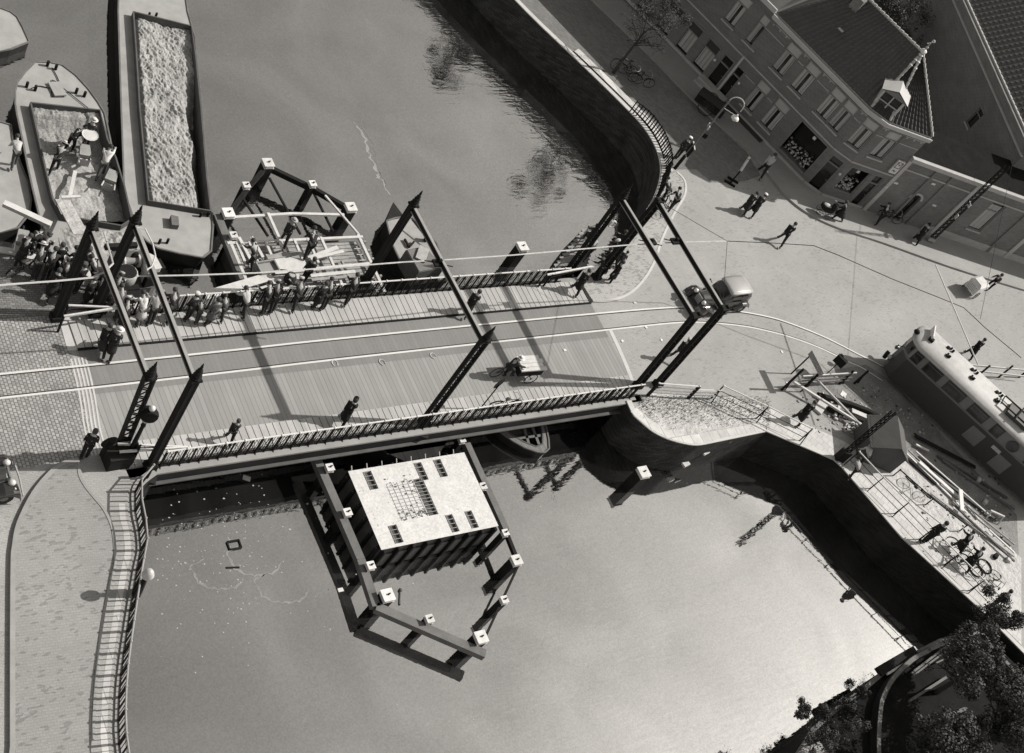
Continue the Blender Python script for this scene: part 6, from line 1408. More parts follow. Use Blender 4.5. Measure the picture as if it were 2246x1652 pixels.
PEOPLE = [
 # far railing of the bridge
 (300, 708, 95, 'lean', .55, .10, 'hair', 0, 'woman in a striped pale dress leaning on the far railing near the second portal', .5),
 (326, 706, 80, 'lean', .35, .03, 'hair', 0, 'person in a light jacket leaning beside the woman in pale dress', False),
 (366, 702, 85, 'lean_b', .03, .02, 'hair', 0, 'person in dark jacket leaning far over the railing below the second portal beam', False),
 (408, 702, 92, 'stand', .015, .015, 'cap', .5, 'burly man in black with a white cap at the far railing', False),
 (428, 706, 88, 'lean', .06, .05, 'hair', 0, 'child in dark clothes squeezed right of the burly man', False, .72),
 (454, 712, 82, 'stand', .10, .03, 'hair', 0, 'grey haired woman in a long grey coat at the far railing', True),
 (482, 700, 95, 'lean_b', .07, .03, 'hair', 0, 'boy bent over the railing right of the woman in grey coat', False, .8),
 (527, 692, 105, 'lean_b', .35, .02, 'hair', 0, 'youth in a pale shirt stretching over the far railing', False, .95),
 (572, 684, 92, 'lean', .02, .02, 'hair', 0, 'dark clad person leaning left of the man with a light cap at the far railing', False),
 (640, 676, 84, 'lean_b', .05, .02, 'cap', .35, 'man with light cap leaning out above the white lattice at the far railing', False),
 (687, 676, 95, 'stand', .015, .015, 'hair', 0, 'stout dark clad man with folded arms at the far railing', True, 1.03),
 (757, 664, 70, 'lean_b', .02, .02, 'hair', 0, 'dark clad man leaning sideways, last of the row at the far railing', False),
 (1018, 688, 50, 'walk', .012, .012, 'hair', 0, 'dark hunched walker on the far walkway under the middle portal beam', True),
 (1258, 640, 60, 'walk', .012, .012, 'hair', 0, 'black clad walker stepping off the far walkway at the right gate', True),
 (220, 770, 70, 'stride', .02, .02, 'hair', 0, 'bareheaded man walking just behind the white hatted man at the left bridge end', True),
 (238, 780, 60, 'walk', .02, .02, 'brim_hat', .55, 'man in black with a white brimmed hat crossing the rails at the left bridge end', True),
 (262, 722, 80, 'lean', .02, .015, 'cap', .4, 'man in dark coat with light cap at the upper left gate', True),
 (183, 1004, 60, 'stand', .012, .012, 'hair', 0, 'man in black standing at the kerb of the lower left pavement', False, 1.05),
 (499, 968, 65, 'walk', .03, .02, 'hair', 0, 'girl with a pale collar walking on the near walkway', False, .85),
 (748, 926, 50, 'walk', .01, .01, 'headscarf', .01, 'stooping woman all in black on the near walkway', True, 1.0),
 (1098, 828, -5, 'ride', .02, .02, 'brim_hat', .55, 'man in a pale brimmed hat riding the loaded carrier tricycle', False),
 # upper left crowd
 (74, 606, 70, 'lean', .05, .03, 'brim_hat', .45, 'man with pale hat and grey back among the left crowd', False),
 (98, 614, 60, 'lean_b', .02, .02, 'hair', 0, 'dark clad man leaning toward the gravel barge in the left crowd', False),
 (108, 650, 50, 'stride', .015, .015, 'hair', 0, 'dark clad man striding up to the left crowd from the street', True),
 (60, 562, 40, 'bend', .02, .02, 'hair', 0, 'dark clad man stooping at the far left quay edge', False),
 (142, 628, 80, 'stand', .015, .015, 'hair', 0, 'dark coated man behind the left portal column', True),
 (166, 640, 100, 'stand', .02, .02, 'cap', .05, 'dark capped man beside the left portal column', False),
 (196, 628, 120, 'lean', .02, .02, 'hair', 0, 'dark clad man between the two left portal columns', False),
 (214, 652, 80, 'stand', .03, .02, 'hair', 0, 'dark clad man watching below the feeder cable', True),
 (240, 668, 60, 'lean', .04, .03, 'cap', .25, 'worker with grey cap by the winch', False),
 (186, 668, 110, 'stand', .015, .015, 'hair', 0, 'dark coated onlooker nearest the upper left gate', True),
 # barge workers
 (116, 378, 55, 'shovel', .02, .02, 'brim_hat', .4, 'worker with pale hat on the left in the gravel barge', False, 1.0, WL + .62),
 (150, 332, 30, 'bend', .012, .012, 'hair', 0, 'black clad worker bent double in the gravel', False, 1.0, WL + .62),
 (186, 322, 70, 'stand', .03, .03, 'brim_hat', .5, 'worker under a wide pale basket in the gravel barge', False, 1.0, WL + .62),
 (218, 388, 60, 'shovel', .45, .08, 'hair', 0, 'worker in a white shirt on the right of the gravel barge', False, 1.05, WL + .62),
 (28, 365, 80, 'bend', .4, .1, 'hair', 0, 'worker in pale clothes bending on the punt at the left edge', False, 1.0, WL + .78),
 # formwork workers
 (618, 536, 60, 'walk', .03, .02, 'brim_hat', .35, 'worker with grey hat stepping over joists of the formwork', False, 1.0, WL + 1.2),
 (668, 566, 70, 'bend', .02, .02, 'hair', 0, 'broad backed worker bent over planks in the formwork', False, 1.1, WL + 1.2),
 (662, 620, 70, 'stand', .03, .02, 'hair', 0, 'dark clad worker holding a rod in front of the formwork', False, 1.0, WL + 1.2),
 (545, 590, 100, 'shovel', .04, .03, 'hair', 0, 'dark clad worker at the mortar tub', False, 1.0, WL + 1.2),
 # right bank
 (1480, 348, 55, 'stand', .02, .02, 'cap', .5, 'man in black with white cap facing the notice board', False),
 (1664, 384, 45, 'stride', .3, .02, 'hair', 0, 'man in a grey shirt hurrying along the kerb before the shop', False, 1.1),
 (1466, 462, 60, 'bend', .015, .015, 'hair', 0, 'black clad man stooping over a bicycle at the quay corner', False),
 (1448, 442, 80, 'bend', .02, .02, 'hair', 0, 'second man stooping over a bicycle at the quay corner', False),
 (1626, 466, 50, 'walk', .02, .02, 'hair', 0, 'left walker of the pair crossing the open square', True),
 (1644, 470, 50, 'walk', .02, .02, 'cap', .5, 'right walker of the pair, with a pale cap, crossing the open square', True),
 (1708, 533, 45, 'stride', .015, .015, 'hair', 0, 'lone man in a dark suit striding over the sunny square', False, 1.05),
 (1830, 484, 140, 'push', .015, .02, 'hair', 0, 'man in black pushing a pram on the shaded pavement', True),
 (1918, 492, 60, 'lean_b', .015, .015, 'hair', 0, 'dark clad man bending at the bicycle by the low building', False),
 (2003, 532, 50, 'walk', .012, .012, 'brim_hat', .02, 'woman in a long black coat beside the lattice mast', True),
 (2166, 634, 188, 'ride', .02, .02, 'hair', 0, 'rider seated behind the white box tricycle', False),
 (1302, 612, 120, 'lean', .02, .02, 'hair', 0, 'dark clad man leaning on the approach railing nearest the bridge', False),
 (1320, 596, 130, 'lean', .02, .02, 'hair', 0, 'dark clad man, second along the approach railing', True),
 (1338, 580, 130, 'lean_b', .03, .02, 'cap', .45, 'man with pale cap among the group at the approach railing', False),
 (1352, 560, 120, 'lean', .02, .02, 'hair', 0, 'dark clad man at the upper end of the approach railing', False),
 (1350, 586, 30, 'walk', .06, .04, 'hair', 0, 'child in grey standing behind the group at the approach railing', False, .75),
 (1333, 620, 140, 'stand', .015, .015, 'hair', 0, 'black coated man on the brick island behind the railing group', True),
 (1366, 540, 100, 'stand', .015, .015, 'cap', .05, 'dark capped man beside the rope heap on the approach', True),
 (1744, 925, 50, 'walk', .01, .01, 'hair', 0, 'woman in a black coat walking on the slab path by the fence', True, 1.05),
 (1880, 1022, 60, 'bend', .45, .03, 'hair', 0, 'worker in a white shirt stooping beside the wooden hut', False),
 (1860, 1048, 60, 'bend', .2, .03, 'hair', 0, 'worker crouching at the fence below the wooden hut', False, .85),
 (2022, 1190, 48, 'stand', .012, .012, 'hair', 0, 'dark clad man with legs apart at the path fence', False, 1.15),
 (2092, 1208, 55, 'push', .012, .012, 'hair', 0, 'first dark clad cyclist pushing a bicycle on the slab path', True),
 (2112, 1244, 50, 'push', .012, .012, 'hair', 0, 'second dark clad cyclist pushing a bicycle on the slab path', True),
 (2120, 782, 55, 'walk', .01, .01, 'hair', 0, 'woman in black just beyond the tram roof', True),
 (2168, 1332, 60, 'stand', .05, .03, 'hair', 0, 'dark haired person half hidden behind the leafy tree', False),
 (1285, 535, 70, 'sit', .04, .03, 'hair', 0, 'worker sitting on the small landing stage by the approach', False, 1.0, WL + .8),
 (1282, 568, 60, 'bend', .35, .1, 'hair', 0, 'worker in pale shirt stooping on the small landing stage', False, 1.0, WL + .8),
 (1474, 790, 50, 'walk', .02, .02, 'cap', .35, 'man with pale cap walking past the lower right portal columns', False),
 (84, 584, 60, 'lean', .015, .015, 'cap', .05, 'dark capped man squeezed behind the pale hatted man in the left crowd', True),
 (118, 596, 80, 'stand', .02, .02, 'hair', 0, 'dark clad man in the second row of the left crowd', True),
 (130, 640, 70, 'lean', .02, .02, 'cap', .08, 'dark capped man leaning just left of the portal column', False),
 (156, 612, 95, 'lean', .015, .015, 'hair', 0, 'dark clad man near the barrow with the white load', True),
 (176, 606, 100, 'stand', .02, .02, 'cap', .05, 'dark capped man at the quay edge behind the portal column', True),
 (206, 674, 70, 'lean', .03, .03, 'cap', .06, 'worker in dark overalls under the feeder cable end', False),
 (226, 690, 85, 'stand', .015, .015, 'hair', 0, 'dark coated onlooker behind the upper left gate arms', True),
 (252, 694, 90, 'lean', .10, .03, 'hair', 0, 'grey clad onlooker beside the concrete mixer', False),
 (40, 584, 50, 'lean', .02, .02, 'hair', 0, 'dark clad man at the far left end of the crowd', True),
 (590, 682, 88, 'lean', .03, .02, 'cap', .3, 'capped onlooker bending beside the white lattice of the far railing', False),
 (704, 674, 80, 'lean', .02, .02, 'hair', 0, 'onlooker half hidden by the stout man at the far railing', False),
]
for p in PEOPLE:
    px, py, hd, pose, coat, trs, head, ht_, lb = p[:9]; sk2 = p[9] if len(p) > 9 else False; s = p[10] if len(p) > 10 else 1.0; z = p[11] if len(p) > 11 else (.06 if (py < 740 and px < 1290 and px > 290) or (700 > px > 470 and py > 950) or (px == 748) else 0.0)
    person(px, py, hd, pose, coat, trs, head, ht_, lb, skirt=sk2, s=s, z=z)
# =================================================================== TREES AND WORKS
def Z6(x, y): return (1699.9 + .23436 * x, 712.8 + .23436 * y)
def Z7(x, y): return (1809.4 + .23228 * x, 932.1 + .23228 * y)
def Z3(x, y): return (1184.3 + .23227 * x, 296 + .23227 * y)
def Z8(x, y): return (219.3 + .17376 * x, 526.4 + .17376 * y)
def tree(name, label, loc, h, cr, nleaf, seed, leafm='leaf', ls=.11, trunk_r=.12, lean=(0, 0), squash=.8, bare=.35, clumps=14, group='trees'):
    rr = random.Random(seed); t = empty(name, loc, 0, label, 'tree', group)
    tb = MB(); top = Vector((lean[0], lean[1], h * .62)); tb.tube([(0, 0, -.1), (lean[0] * .3, lean[1] * .3, h * .25), tuple(top)], [trunk_r, trunk_r * .8, trunk_r * .55], 8)
    cc_ = Vector((lean[0], lean[1], h)); tips = []
    for i in range(11):
        a = rr.uniform(0, 6.28); el = rr.uniform(.15, 1.25); d = Vector((math.cos(a) * math.cos(el), math.sin(a) * math.cos(el), math.sin(el))); L = cr * rr.uniform(.6, 1.0)
        s0 = Vector((0, 0, 0)).lerp(top, rr.uniform(.65, 1)); m1 = s0 + d * L * .5 + Vector((rr.gauss(0, .08), rr.gauss(0, .08), .1)); e1 = s0 + d * L
        tb.tube([tuple(s0), tuple(m1), tuple(e1)], [trunk_r * .4, trunk_r * .22, .012], 5)
        for q in range(4):
            u = rr.uniform(.35, .95); b0 = s0.lerp(e1, u); e2 = b0 + Vector((rr.gauss(0, 1), rr.gauss(0, 1), rr.gauss(.3, .6))).normalized() * L * .45; tb.tube([tuple(b0), tuple(e2)], [.022, .008], 4); tips.append(e2)
    tb.build('trunk', 'bark', t)
    cl_ = []
    for i in range(clumps):
        while True:
            v = Vector((rr.uniform(-1, 1), rr.uniform(-1, 1), rr.uniform(-1, 1)))
            if v.length < 1 and v.length > .25: break
        cl_.append((cc_ + Vector((v.x * cr, v.y * cr, v.z * cr * squash)), cr * rr.uniform(.18, .42)))
    k = MB()
    for i in range(nleaf):
        c, r_ = rr.choice(cl_) if rr.random() > .12 or not tips else (rr.choice(tips), .25)
        d = Vector((rr.gauss(0, 1), rr.gauss(0, 1), rr.gauss(0, 1))).normalized(); p = c + d * r_ * (rr.random() ** .45)
        n_ = (d + Vector((rr.gauss(0, .6), rr.gauss(0, .6), rr.gauss(.3, .6)))).normalized(); a_ = n_.cross(Vector((rr.random(), rr.random(), rr.random()))).normalized(); b_ = n_.cross(a_); s = ls * rr.uniform(.5, 1.3)
        k.add([p - a_ * s * .5, p + b_ * s * .35, p + a_ * s * .5, p - b_ * s * .35], [(0, 1, 2, 3)])
    k.build('crown', leafm, t); return t
def on(px, py, z):
    p = G(px, py, z); return (p.x, p.y, 0)
tree('quay_tree', 'slim leaning quay tree with bicycles round its trunk', tuple(G(1345, 160)), 5.2, 2.0, 5200, 3, 'leaf', .09, .11, (.3, .1))
tree('quay_tree', 'second quay tree standing just beyond the top edge, mirrored in the water', (53.4, 54.3, 0), 5.0, 1.8, 6000, 8, 'leaf', .11, .11, (-.2, 0))
tree('leafy_tree', 'leafy tree at the right edge beside the lower slab path', on(2205, 1335, 3), 3.0, 1.15, 6500, 21, 'leaf', .10, .10)
tree('leafy_tree', 'big dark leafy tree over the garden in the lower right corner', on(2165, 1450, 3.4), 3.4, 1.8, 12000, 22, 'leaf', .13, .14, clumps=22)
tree('leafy_tree', 'dark leafy tree at the right edge below the big garden tree', on(2230, 1560, 3.2), 3.2, 2.0, 12000, 23, 'leaf', .13, .14, clumps=22)
tree('leafy_tree', 'dark tree filling the very bottom of the right corner', on(2090, 1640, 2.6), 2.6, 1.6, 9000, 24, 'leaf', .13, .14, clumps=20)
for i, (x, y, r, lb) in enumerate(((1760, 1560, .55, 'leftmost shrub added for a dark tree reflection by the garden embankment'), (1808, 1572, .45, 'second shrub from the left added for a dark tree reflection by the garden embankment'), (1850, 1548, .45, 'third shrub from the left added for a dark tree reflection by the garden embankment'), (1885, 1520, .35, 'small shrub added for a dark tree reflection nearest the white strip'), (1790, 1625, .8, 'shrub added for a dark tree reflection at the bottom edge of the embankment'), (1860, 1600, .7, 'shrub added for a dark tree reflection behind the others on the embankment'))):
    tree('shrub', lb, on(x, y, .5), .75, r, 2600, 40 + i, 'weed_dark' if False else 'leaf', .07, .04, clumps=9, group='shrubs added for tree reflections')  # bushes added in place of dark tree reflections on the water
for i, (x, y, z, r, lb) in enumerate(((1985, 45, 3.5, 2.2, 'dark tree in the yard behind the hipped roof'), (2062, 70, 3.0, 1.8, 'dark tree between the hipped roof and the rear building'), (1960, -10, 4, 2.0, 'dark tree behind the ridge at the top edge'))):
    tree('yard_tree', lb, on(x, y, z), z, r, 6000, 60 + i, 'leaf', .12, .14, group='yard trees')
# garden corner
rim = interp(GL([(2040, 1425), (2000, 1448), (1959, 1489), (1938, 1530), (1932, 1560), (1928, 1620), (1930, 1680)], .45), 4)
t = empty('garden_wall', (rim[0][0], rim[0][1], 0), 0, 'curved pale rimmed garden wall in the lower right corner', 'wall')
MB().ribbon([(v.x, v.y) for v in rim], .26, 0, .42).build('wall_body', 'quay_brick', t, origin=t.location); MB().ribbon([(v.x, v.y) for v in rim], .20, .424, .03).build('wall_rim', 'beam_wood', t, origin=t.location)
def log(a, b, w, z, label, m='beam_wood', name='timber_pole', group='timber poles lying about', z2=None, t_=None):
    A, B = G(a[0], a[1], z), G(b[0], b[1], z if z2 is None else z2); o = MB().beam(A, B, w, t_ or w).build(name, m, None, origin=A); return tag(o, label, 'pole', group)
for a, b, w, z, lb in (((1999, 1477), (2083, 1412), .10, .2, 'timber pole between the rim and the garden tree, upper of the pair'), ((2003, 1482), (2075, 1428), .08, .2, 'thin timber pole lying below its twin by the rim'), ((1994, 1538), (2075, 1486), .12, .2, 'timber pole in the middle of the dark garden'), ((2007, 1600), (2115, 1556), .16, .25, 'thick timber pole near the bottom of the dark garden'), ((2040, 1425), (2122, 1390), .14, .5, 'pale beam continuing from the rim toward the tree'), ((2052, 1455), (2090, 1437), .07, .2, 'short pole under the big garden tree')):
    log(a, b, w, z, lb)
log((1926, 1474), (2006, 1427), .42, .1, 'wide black plank edge over the water at the garden corner', 'pile_wood', t_=.2); log((1946, 1479), (2012, 1438), .10, .22, 'bright white strip behind the black plank edge', 'white_paint')
# wooden hut
hz = 2.0; hA, hB = G(1971, 926, hz), G(1977, 971, hz); hd = (hB - hA).normalized(); hn = Vector((-hd.y, hd.x, 0));
if hn.x > 0: hn = -hn
hc_ = (hA + hB) / 2; t = empty('wooden_hut', (hc_.x, hc_.y, 0), 0, 'small dark boarded hut with a gabled roof in the road works', 'hut'); O_ = t.location
hl = 1.0; A_, B_ = hc_ - hd * .95, hc_ + hd * .95
k = MB(); w1, w2 = 1.25, .85
P_ = [A_ + hn * w1, B_ + hn * w1, B_ - hn * w2, A_ - hn * w2]
k.prism([(p.x, p.y) for p in P_], 0, 1.35, top=False); k.add([(P_[0].x, P_[0].y, 1.35), (P_[3].x, P_[3].y, 1.35), tuple(A_), (P_[1].x, P_[1].y, 1.35), (P_[2].x, P_[2].y, 1.35), tuple(B_)], [(0, 1, 2), (4, 3, 5)])
k.build('walls', 'hut_wood', t, origin=O_)
def roofp(s, w, m):
    q = [A_ - hd * .12, B_ + hd * .12]; e = [q[0] + hn * s * (w + .12), q[1] + hn * s * (w + .12)]; z_ = 1.28
    MB().add([tuple(q[0]), tuple(q[1]), (e[1].x, e[1].y, z_), (e[0].x, e[0].y, z_), (q[0].x, q[0].y, hz - .05), (q[1].x, q[1].y, hz - .05), (e[1].x, e[1].y, z_ - .05), (e[0].x, e[0].y, z_ - .05)], [(0, 1, 2, 3), (7, 6, 5, 4), (3, 2, 6, 7), (0, 3, 7, 4), (1, 5, 6, 2)]).build('roof_slope', m, t, origin=O_)
roofp(1, w1, 'hut_wood'); roofp(-1, w2, 'hut_wood')
t = mast(1838, 1008, 4.4, 'dark lattice mast standing at the bend of the slab path fence', .13)
MB().box((0, 0, .4), (.5, .35, .8)).build('mast_foot', 'black_iron', t)
# road works barrier
t = empty('barrier', G(*Z6(160, 560)), 0, 'road works barrier of planks with dark posts before the tram', 'barrier'); O_ = t.location
k = MB()
for z_ in (.95, .62, .35): k.beam(G(*Z6(150, 590)) + Vector((0, 0, z_)), G(*Z6(650, 555)) + Vector((0, 0, z_)), .04, .12 if z_ > .9 else .09)
k.build('rails', 'low_brick', t, origin=O_)
k = MB().beam(G(*Z6(150, 590)) + Vector((0, .02, 1.05)), G(*Z6(650, 555)) + Vector((0, .02, 1.05)), .06, .05); k.build('top_rail', 'new_wood', t, origin=O_)
for x, y in ((60, 610), (270, 585), (600, 555), (740, 550)): p = G(*Z6(x, y)); MB().beam(p, p + Vector((0, 0, 1.25 if x != 60 else 1.9)), .10, .10).beam(p + Vector((.3, 0, 0)), p + Vector((0, 0, .9)), .05, .05).build('post', 'black_iron', t, origin=O_)
t = empty('warning_board', G(*Z6(330, 400), 0), 0, 'long lettered warning board raised on posts above the barrier', 'sign'); O_ = t.location
a, b = G(*Z6(330, 255), 1.75), G(*Z6(440, 470), 1.75); k = MB().beam(a, b, .05, .36); k.build('board', tone(.24), t, origin=O_)
dd2 = (b - a).normalized(); nn2 = Vector((dd2.y, -dd2.x, 0)); nn2 = nn2 if nn2.x < 0 else -nn2; L2 = (b - a).length; rr = random.Random(2); k = MB()
for row, z_ in ((0, .09), (1, -.07)):
    u = .08
    while u < L2 - .12: w_ = rr.uniform(.05, .09); p = a + dd2 * u + nn2 * .03 + Vector((0, 0, z_)); k.beam(p - Vector((0, 0, .045)), p + Vector((0, 0, .045)), .02, .012); k.beam(p + Vector((0, 0, .04 * rr.choice((-1, 0, 1)))), p + dd2 * w_ * .7 + Vector((0, 0, .04 * rr.choice((-1, 0, 1)))), .012, .02); u += w_ + .05
k.build('lettering', 'low_brick', t, origin=O_)
for q in (.1, .9): p = a.lerp(b, q); MB().beam((p.x, p.y, 0), (p.x, p.y, 1.6), .06, .06).build('leg', 'black_iron', t, origin=O_)
t = empty('signal_lantern', G(*Z6(470, 470)), .4, 'black signal lantern on a stand beside the warning board', 'lantern')
MB().box((0, 0, 1.3), (.22, .62, .5), .0).box((.12, .15, 1.45), (.2, .2, .2)).build('lantern_box', 'black_iron', t); MB().beam((0, 0, 0), (0, 0, 1.1), .05, .05).build('stand', 'black_iron', t)
log(Z6(170, 530), Z6(890, 985), .11, .55, 'long pale pole running from the barrier to the hut', 'new_wood', 'pale_pole', z2=.3)
log(Z6(380, 500), Z6(880, 1020), .10, .6, 'second long pale pole slanting from the barrier to the mast', 'stone_trim', 'pale_pole', z2=.3)
for pts, lb in ((((400, 655), (560, 700), (700, 740), (860, 800), (1010, 885)), 'thick dark curved pipe lying in the works, upper one'), (((500, 780), (640, 830), (800, 890), (1040, 985)), 'thick dark pipe lying in the works, lower one')):
    o = MB().tube([tuple(G(*Z6(*p), .16)) for p in pts], .15, 8).build('pipe', 'hull_black', None, origin=G(*Z6(*pts[0]))); tag(o, lb, 'pipe', 'pipes in the road works')
log(Z6(720, 800), Z6(1000, 920), .28, .1, 'pale flat board between the two dark pipes', 'new_wood', 'board', t_=.06)
for (cx_, cy_, n_, lb, sd_) in ((600, 880, 14, 'heap of pale paving stones left of the two poles', 1), (765, 950, 14, 'heap of pale paving stones right of the crossing poles', 2), (820, 1040, 8, 'small heap of pale stones by the lattice mast', 3)):
    rr = random.Random(sd_); t = empty('stone_heap', G(*Z6(cx_, cy_)), 0, lb, 'stones', 'stone heaps')
    k = MB()
    for i in range(n_): k.box((rr.gauss(0, .28), rr.gauss(0, .42), .06 + .1 * (rr.random() < .3)), (.2, .14, .13), rr.uniform(0, 3))
    o = k.build('stones', 'coping', t); tag(o, kind='stuff')
t = empty('pale_slab', G(*Z6(420, 770)), .5, 'pale flat stone slab beside the path of the woman in black', 'slab'); MB().box((0, 0, .08), (1.1, .5, .14)).build('slab_stone', 'coping', t, bevel=.02)
# long timber and rails stacked beside the tram
rows = [((750, 250), (1340, 830), .10, 'white_paint', 'outermost white painted board of the timber stack'), ((790, 240), (1290, 700), .08, 'old_wood', 'grey board beside the outermost white board'), ((860, 250), (1560, 860), .09, 'new_wood', 'second pale board of the timber stack'), ((890, 350), (1280, 700), .20, 'white_paint', 'broad bright plank in the middle of the timber stack'),
        ((740, 280), (1050, 560), .16, 'pile_wood', 'thick dark beam nearest the hut in the stack'), ((1000, 640), (1790, 1240), .15, 'stone_trim', 'long pale pipe running to the right edge'), ((1090, 560), (1790, 1130), .07, 'old_wood', 'thin grey board above the long pale pipe'), ((1200, 740), (1790, 1290), .10, 'hold_side', 'dark timber under the long pale pipe'),
        ((880, 300), (1500, 800), .12, 'pile_wood', 'dark beam deep in the timber stack'), ((980, 420), (1620, 900), .14, 'hold_side', 'broad dark beam on the tram side of the stack'), ((850, 100), (1420, 400), .22, 'hull_black', 'heavy black beam from the hut along the tram shadow'), ((860, 185), (980, 245), .09, 'white_paint', 'short white lath at the hut corner'),
        ((1060, 290), (1720, 690), .13, 'hold_side', 'dark rail lying in the tram shadow'), ((1110, 330), (1790, 800), .10, 'beam_wood', 'grey rail lying in the tram shadow'), ((1550, 990), (1790, 1210), .08, 'white_paint', 'short white board at the right edge of the stack'), ((1280, 610), (1295, 810), .24, 'white_paint', 'wide white board laid across the timber stack'), ((1350, 760), (1450, 890), .09, 'new_wood', 'short pale board beside the crosswise white board')]
for i, (a, b, w, m, lb) in enumerate(rows): log(Z7(*a), Z7(*b), w, .10 + .03 * (i % 4) + (.2 if i == 15 else 0), lb, m, 'long_timber', 'long timbers stacked beside the tram', t_=.07)
rr = random.Random(31)
for i, (x, y, lb) in enumerate(((1440, 530, 'white cube shaped stone in the tram shadow'), (1500, 740, 'pale block lying between the rails of the works'), (1720, 1280, 'pale slab piece near the leafy tree at the right edge'), (1600, 1250, 'dark scrap on the sand near the right edge'))):
    o = MB().box((0, 0, .1), (.3, .2, .2), .5).build('stone_block', 'coping' if i < 3 else 'pile_wood', None); o.location = G(*Z7(x, y)); tag(o, lb, 'block', 'blocks in the works')
t = empty('trestle', G(*Z7(1560, 880)), -.6, 'small open trestle with pale legs in the works near the right edge', 'trestle')
MB().beam((-.4, 0, .5), (.5, 0, .5), .09, .09).build('top_beam', 'new_wood', t)
for x, y in ((-.35, .25), (-.35, -.25), (.45, .25), (.45, -.25)): MB().beam((x, y, 0), (x, y * .1, .5), .06, .06).build('leg', 'new_wood', t)
for i, (x, y) in enumerate(((1505, 1340), (1420, 1370))):
    o = MB().tube([(.42 * math.cos(a * .5), .42 * math.sin(a * .5), .05) for a in range(14)], .04, 5).build('iron_hoop', 'black_iron', None); o.location = G(*Z7(x, y)); tag(o, ('large dark iron hoop lying on the sand near the tree', 'thin iron hoop left of the large one')[i], 'hoop')
t = empty('barrier', G(2160, 805), 0, 'pale rails of a second barrier beyond the tram at the right edge', 'barrier'); O_ = t.location
k = MB().beam(G(2120, 800, .9), G(2250, 812, .9), .05, .1).beam(G(2130, 812, .5), G(2250, 826, .5), .05, .1); k.build('rails', 'new_wood', t, origin=O_)
for x in (2140, 2190, 2235): p = G(x, 828, 0); MB().beam(p, p + Vector((0, 0, 1.2)), .09, .09).build('post', 'black_iron', t, origin=O_)
# portable stand in the road and pram
t = empty('portable_stand', G(1603, 400), R(30), 'portable dark stand with a white upper arm in the road', 'stand')
MB().box((-.25, .0, .05), (.12, .7, .1), .3).box((.25, 0, .05), (.12, .7, .1), .3).box((0, 0, .06), (.6, .08, .08)).build('foot_frame', 'black_iron', t); MB().beam((0, 0, 0), (.0, 0, 1.0), .08, .08).beam((.28, 0, .05), (0, 0, .7), .04, .04).beam((-.28, 0, .05), (0, 0, .7), .04, .04).build('stand_post', 'black_iron', t); MB().beam((0, 0, 1.0), (.15, .1, 1.75), .12, .12).ball((.2, .12, 1.85), .09, 6, 4).build('stand_arm', 'cap_white', t)
t = empty('pram', G(1803, 470, .11), R(140), 'dark pram with white bedding pushed along the shaded pavement', 'pram')
MB().lathe([(.2, .35), (.34, .5), (.36, .7), (.3, .72)], (0, 0, 0), 10, 1.4, .8).build('pram_body', 'hull_black', t, smooth=True); MB().ball((.1, 0, .72), (.28, .18, .10), 8, 5).build('bedding', 'cap_white', t)
MB().ball((-.3, 0, .85), (.2, .26, .26), 8, 6).build('hood', 'hull_black', t); 
for x in (-.3, .3):
    for y in (-.22, .22): wheel(t, (x, y, .2), .19, .015, solid=False)
MB().tube([(-.45, -.2, .75), (-.75, -.2, 1.0), (-.75, .2, 1.0), (-.45, .2, .75)], .015, 5).build('push_bar', 'black_iron', t)
# landing stage at the upper right bridge corner
ls_ = [G(*Z3(a, b), WL + .72) for a, b in ((110, 1275), (235, 1060), (420, 880), (560, 840), (520, 1000), (440, 1235))]; t = empty('landing_stage', ls_[0], 0, 'small timber landing stage on the water beside the right approach', 'landing stage'); O_ = t.location
MB().prism([(p.x, p.y) for p in ls_], WL - .3, WL + .70).build('stage_side', 'hull_black', t, origin=O_)
k = MB()
for i in range(12): a = ls_[0].lerp(ls_[2], i / 12); b = ls_[5].lerp(ls_[3], i / 12); k.beam(a + Vector((0, 0, .02)), b + Vector((0, 0, .02)), .22, .05)
k.build('stage_boards', 'old_wood', t, origin=O_)
o = MB().tube([(.2 * math.cos(a * .55), 0, .2 * math.sin(a * .55)) for a in range(12)], .055, 6).build('lifebuoy', 'cap_white', None); o.location = G(1343, 491, .7); tag(o, 'white lifebuoy ring hung on the right approach railing', 'lifebuoy')
# machinery at the upper left bridge corner
pf = [G(*Z8(a, b), -.12) for a, b in ((150, 120), (600, 150), (760, 470), (650, 600), (250, 640), (130, 500))]; t = empty('work_platform', pf[0], 0, 'dark timber work platform carrying the machines between the left portals', 'platform')
MB().prism([(p.x, p.y) for p in pf], WL - .2, -.12).build('platform_deck', 'hold_side', t, origin=t.location)
t = empty('winch', G(*Z8(345, 360), -.1), R(-2), 'cable winch with a pale flanged drum between the left portals', 'winch')
MB().xf(Matrix.Identity(4)).tube([(-.35, 0, .5), (-.28, 0, .5)], .28, 14).tube([(.28, 0, .5), (.35, 0, .5)], .28, 14).build('flanges', tone(.4), t); MB().tube([(-.28, 0, .5), (.28, 0, .5)], .16, 12).build('drum', tone(.22), t); MB().box((0, 0, .15), (1.1, .7, .3)).tube([(-.5, 0, .5), (.75, 0, .5)], .04, 6).build('frame', 'black_iron', t)
t = empty('motor_cover', G(*Z8(560, 440), -.1), R(10), 'pale canvas covered motor beside the winch', 'motor')
MB().prism([(-.32, -.40), (.34, -.40), (.38, .2), (.1, .5), (-.1, .42)], 0, .85).build('canvas_cover', tone(.42), t, bevel=.08); MB().box((0, -.5, .3), (.7, .2, .6)).box((.3, 0, .3), (.8, .5, .5)).build('engine', 'black_iron', t); MB().ball((-.35, .55, .6), (.2, .1, .3), 8, 6).build('funnel', 'black_iron', t)
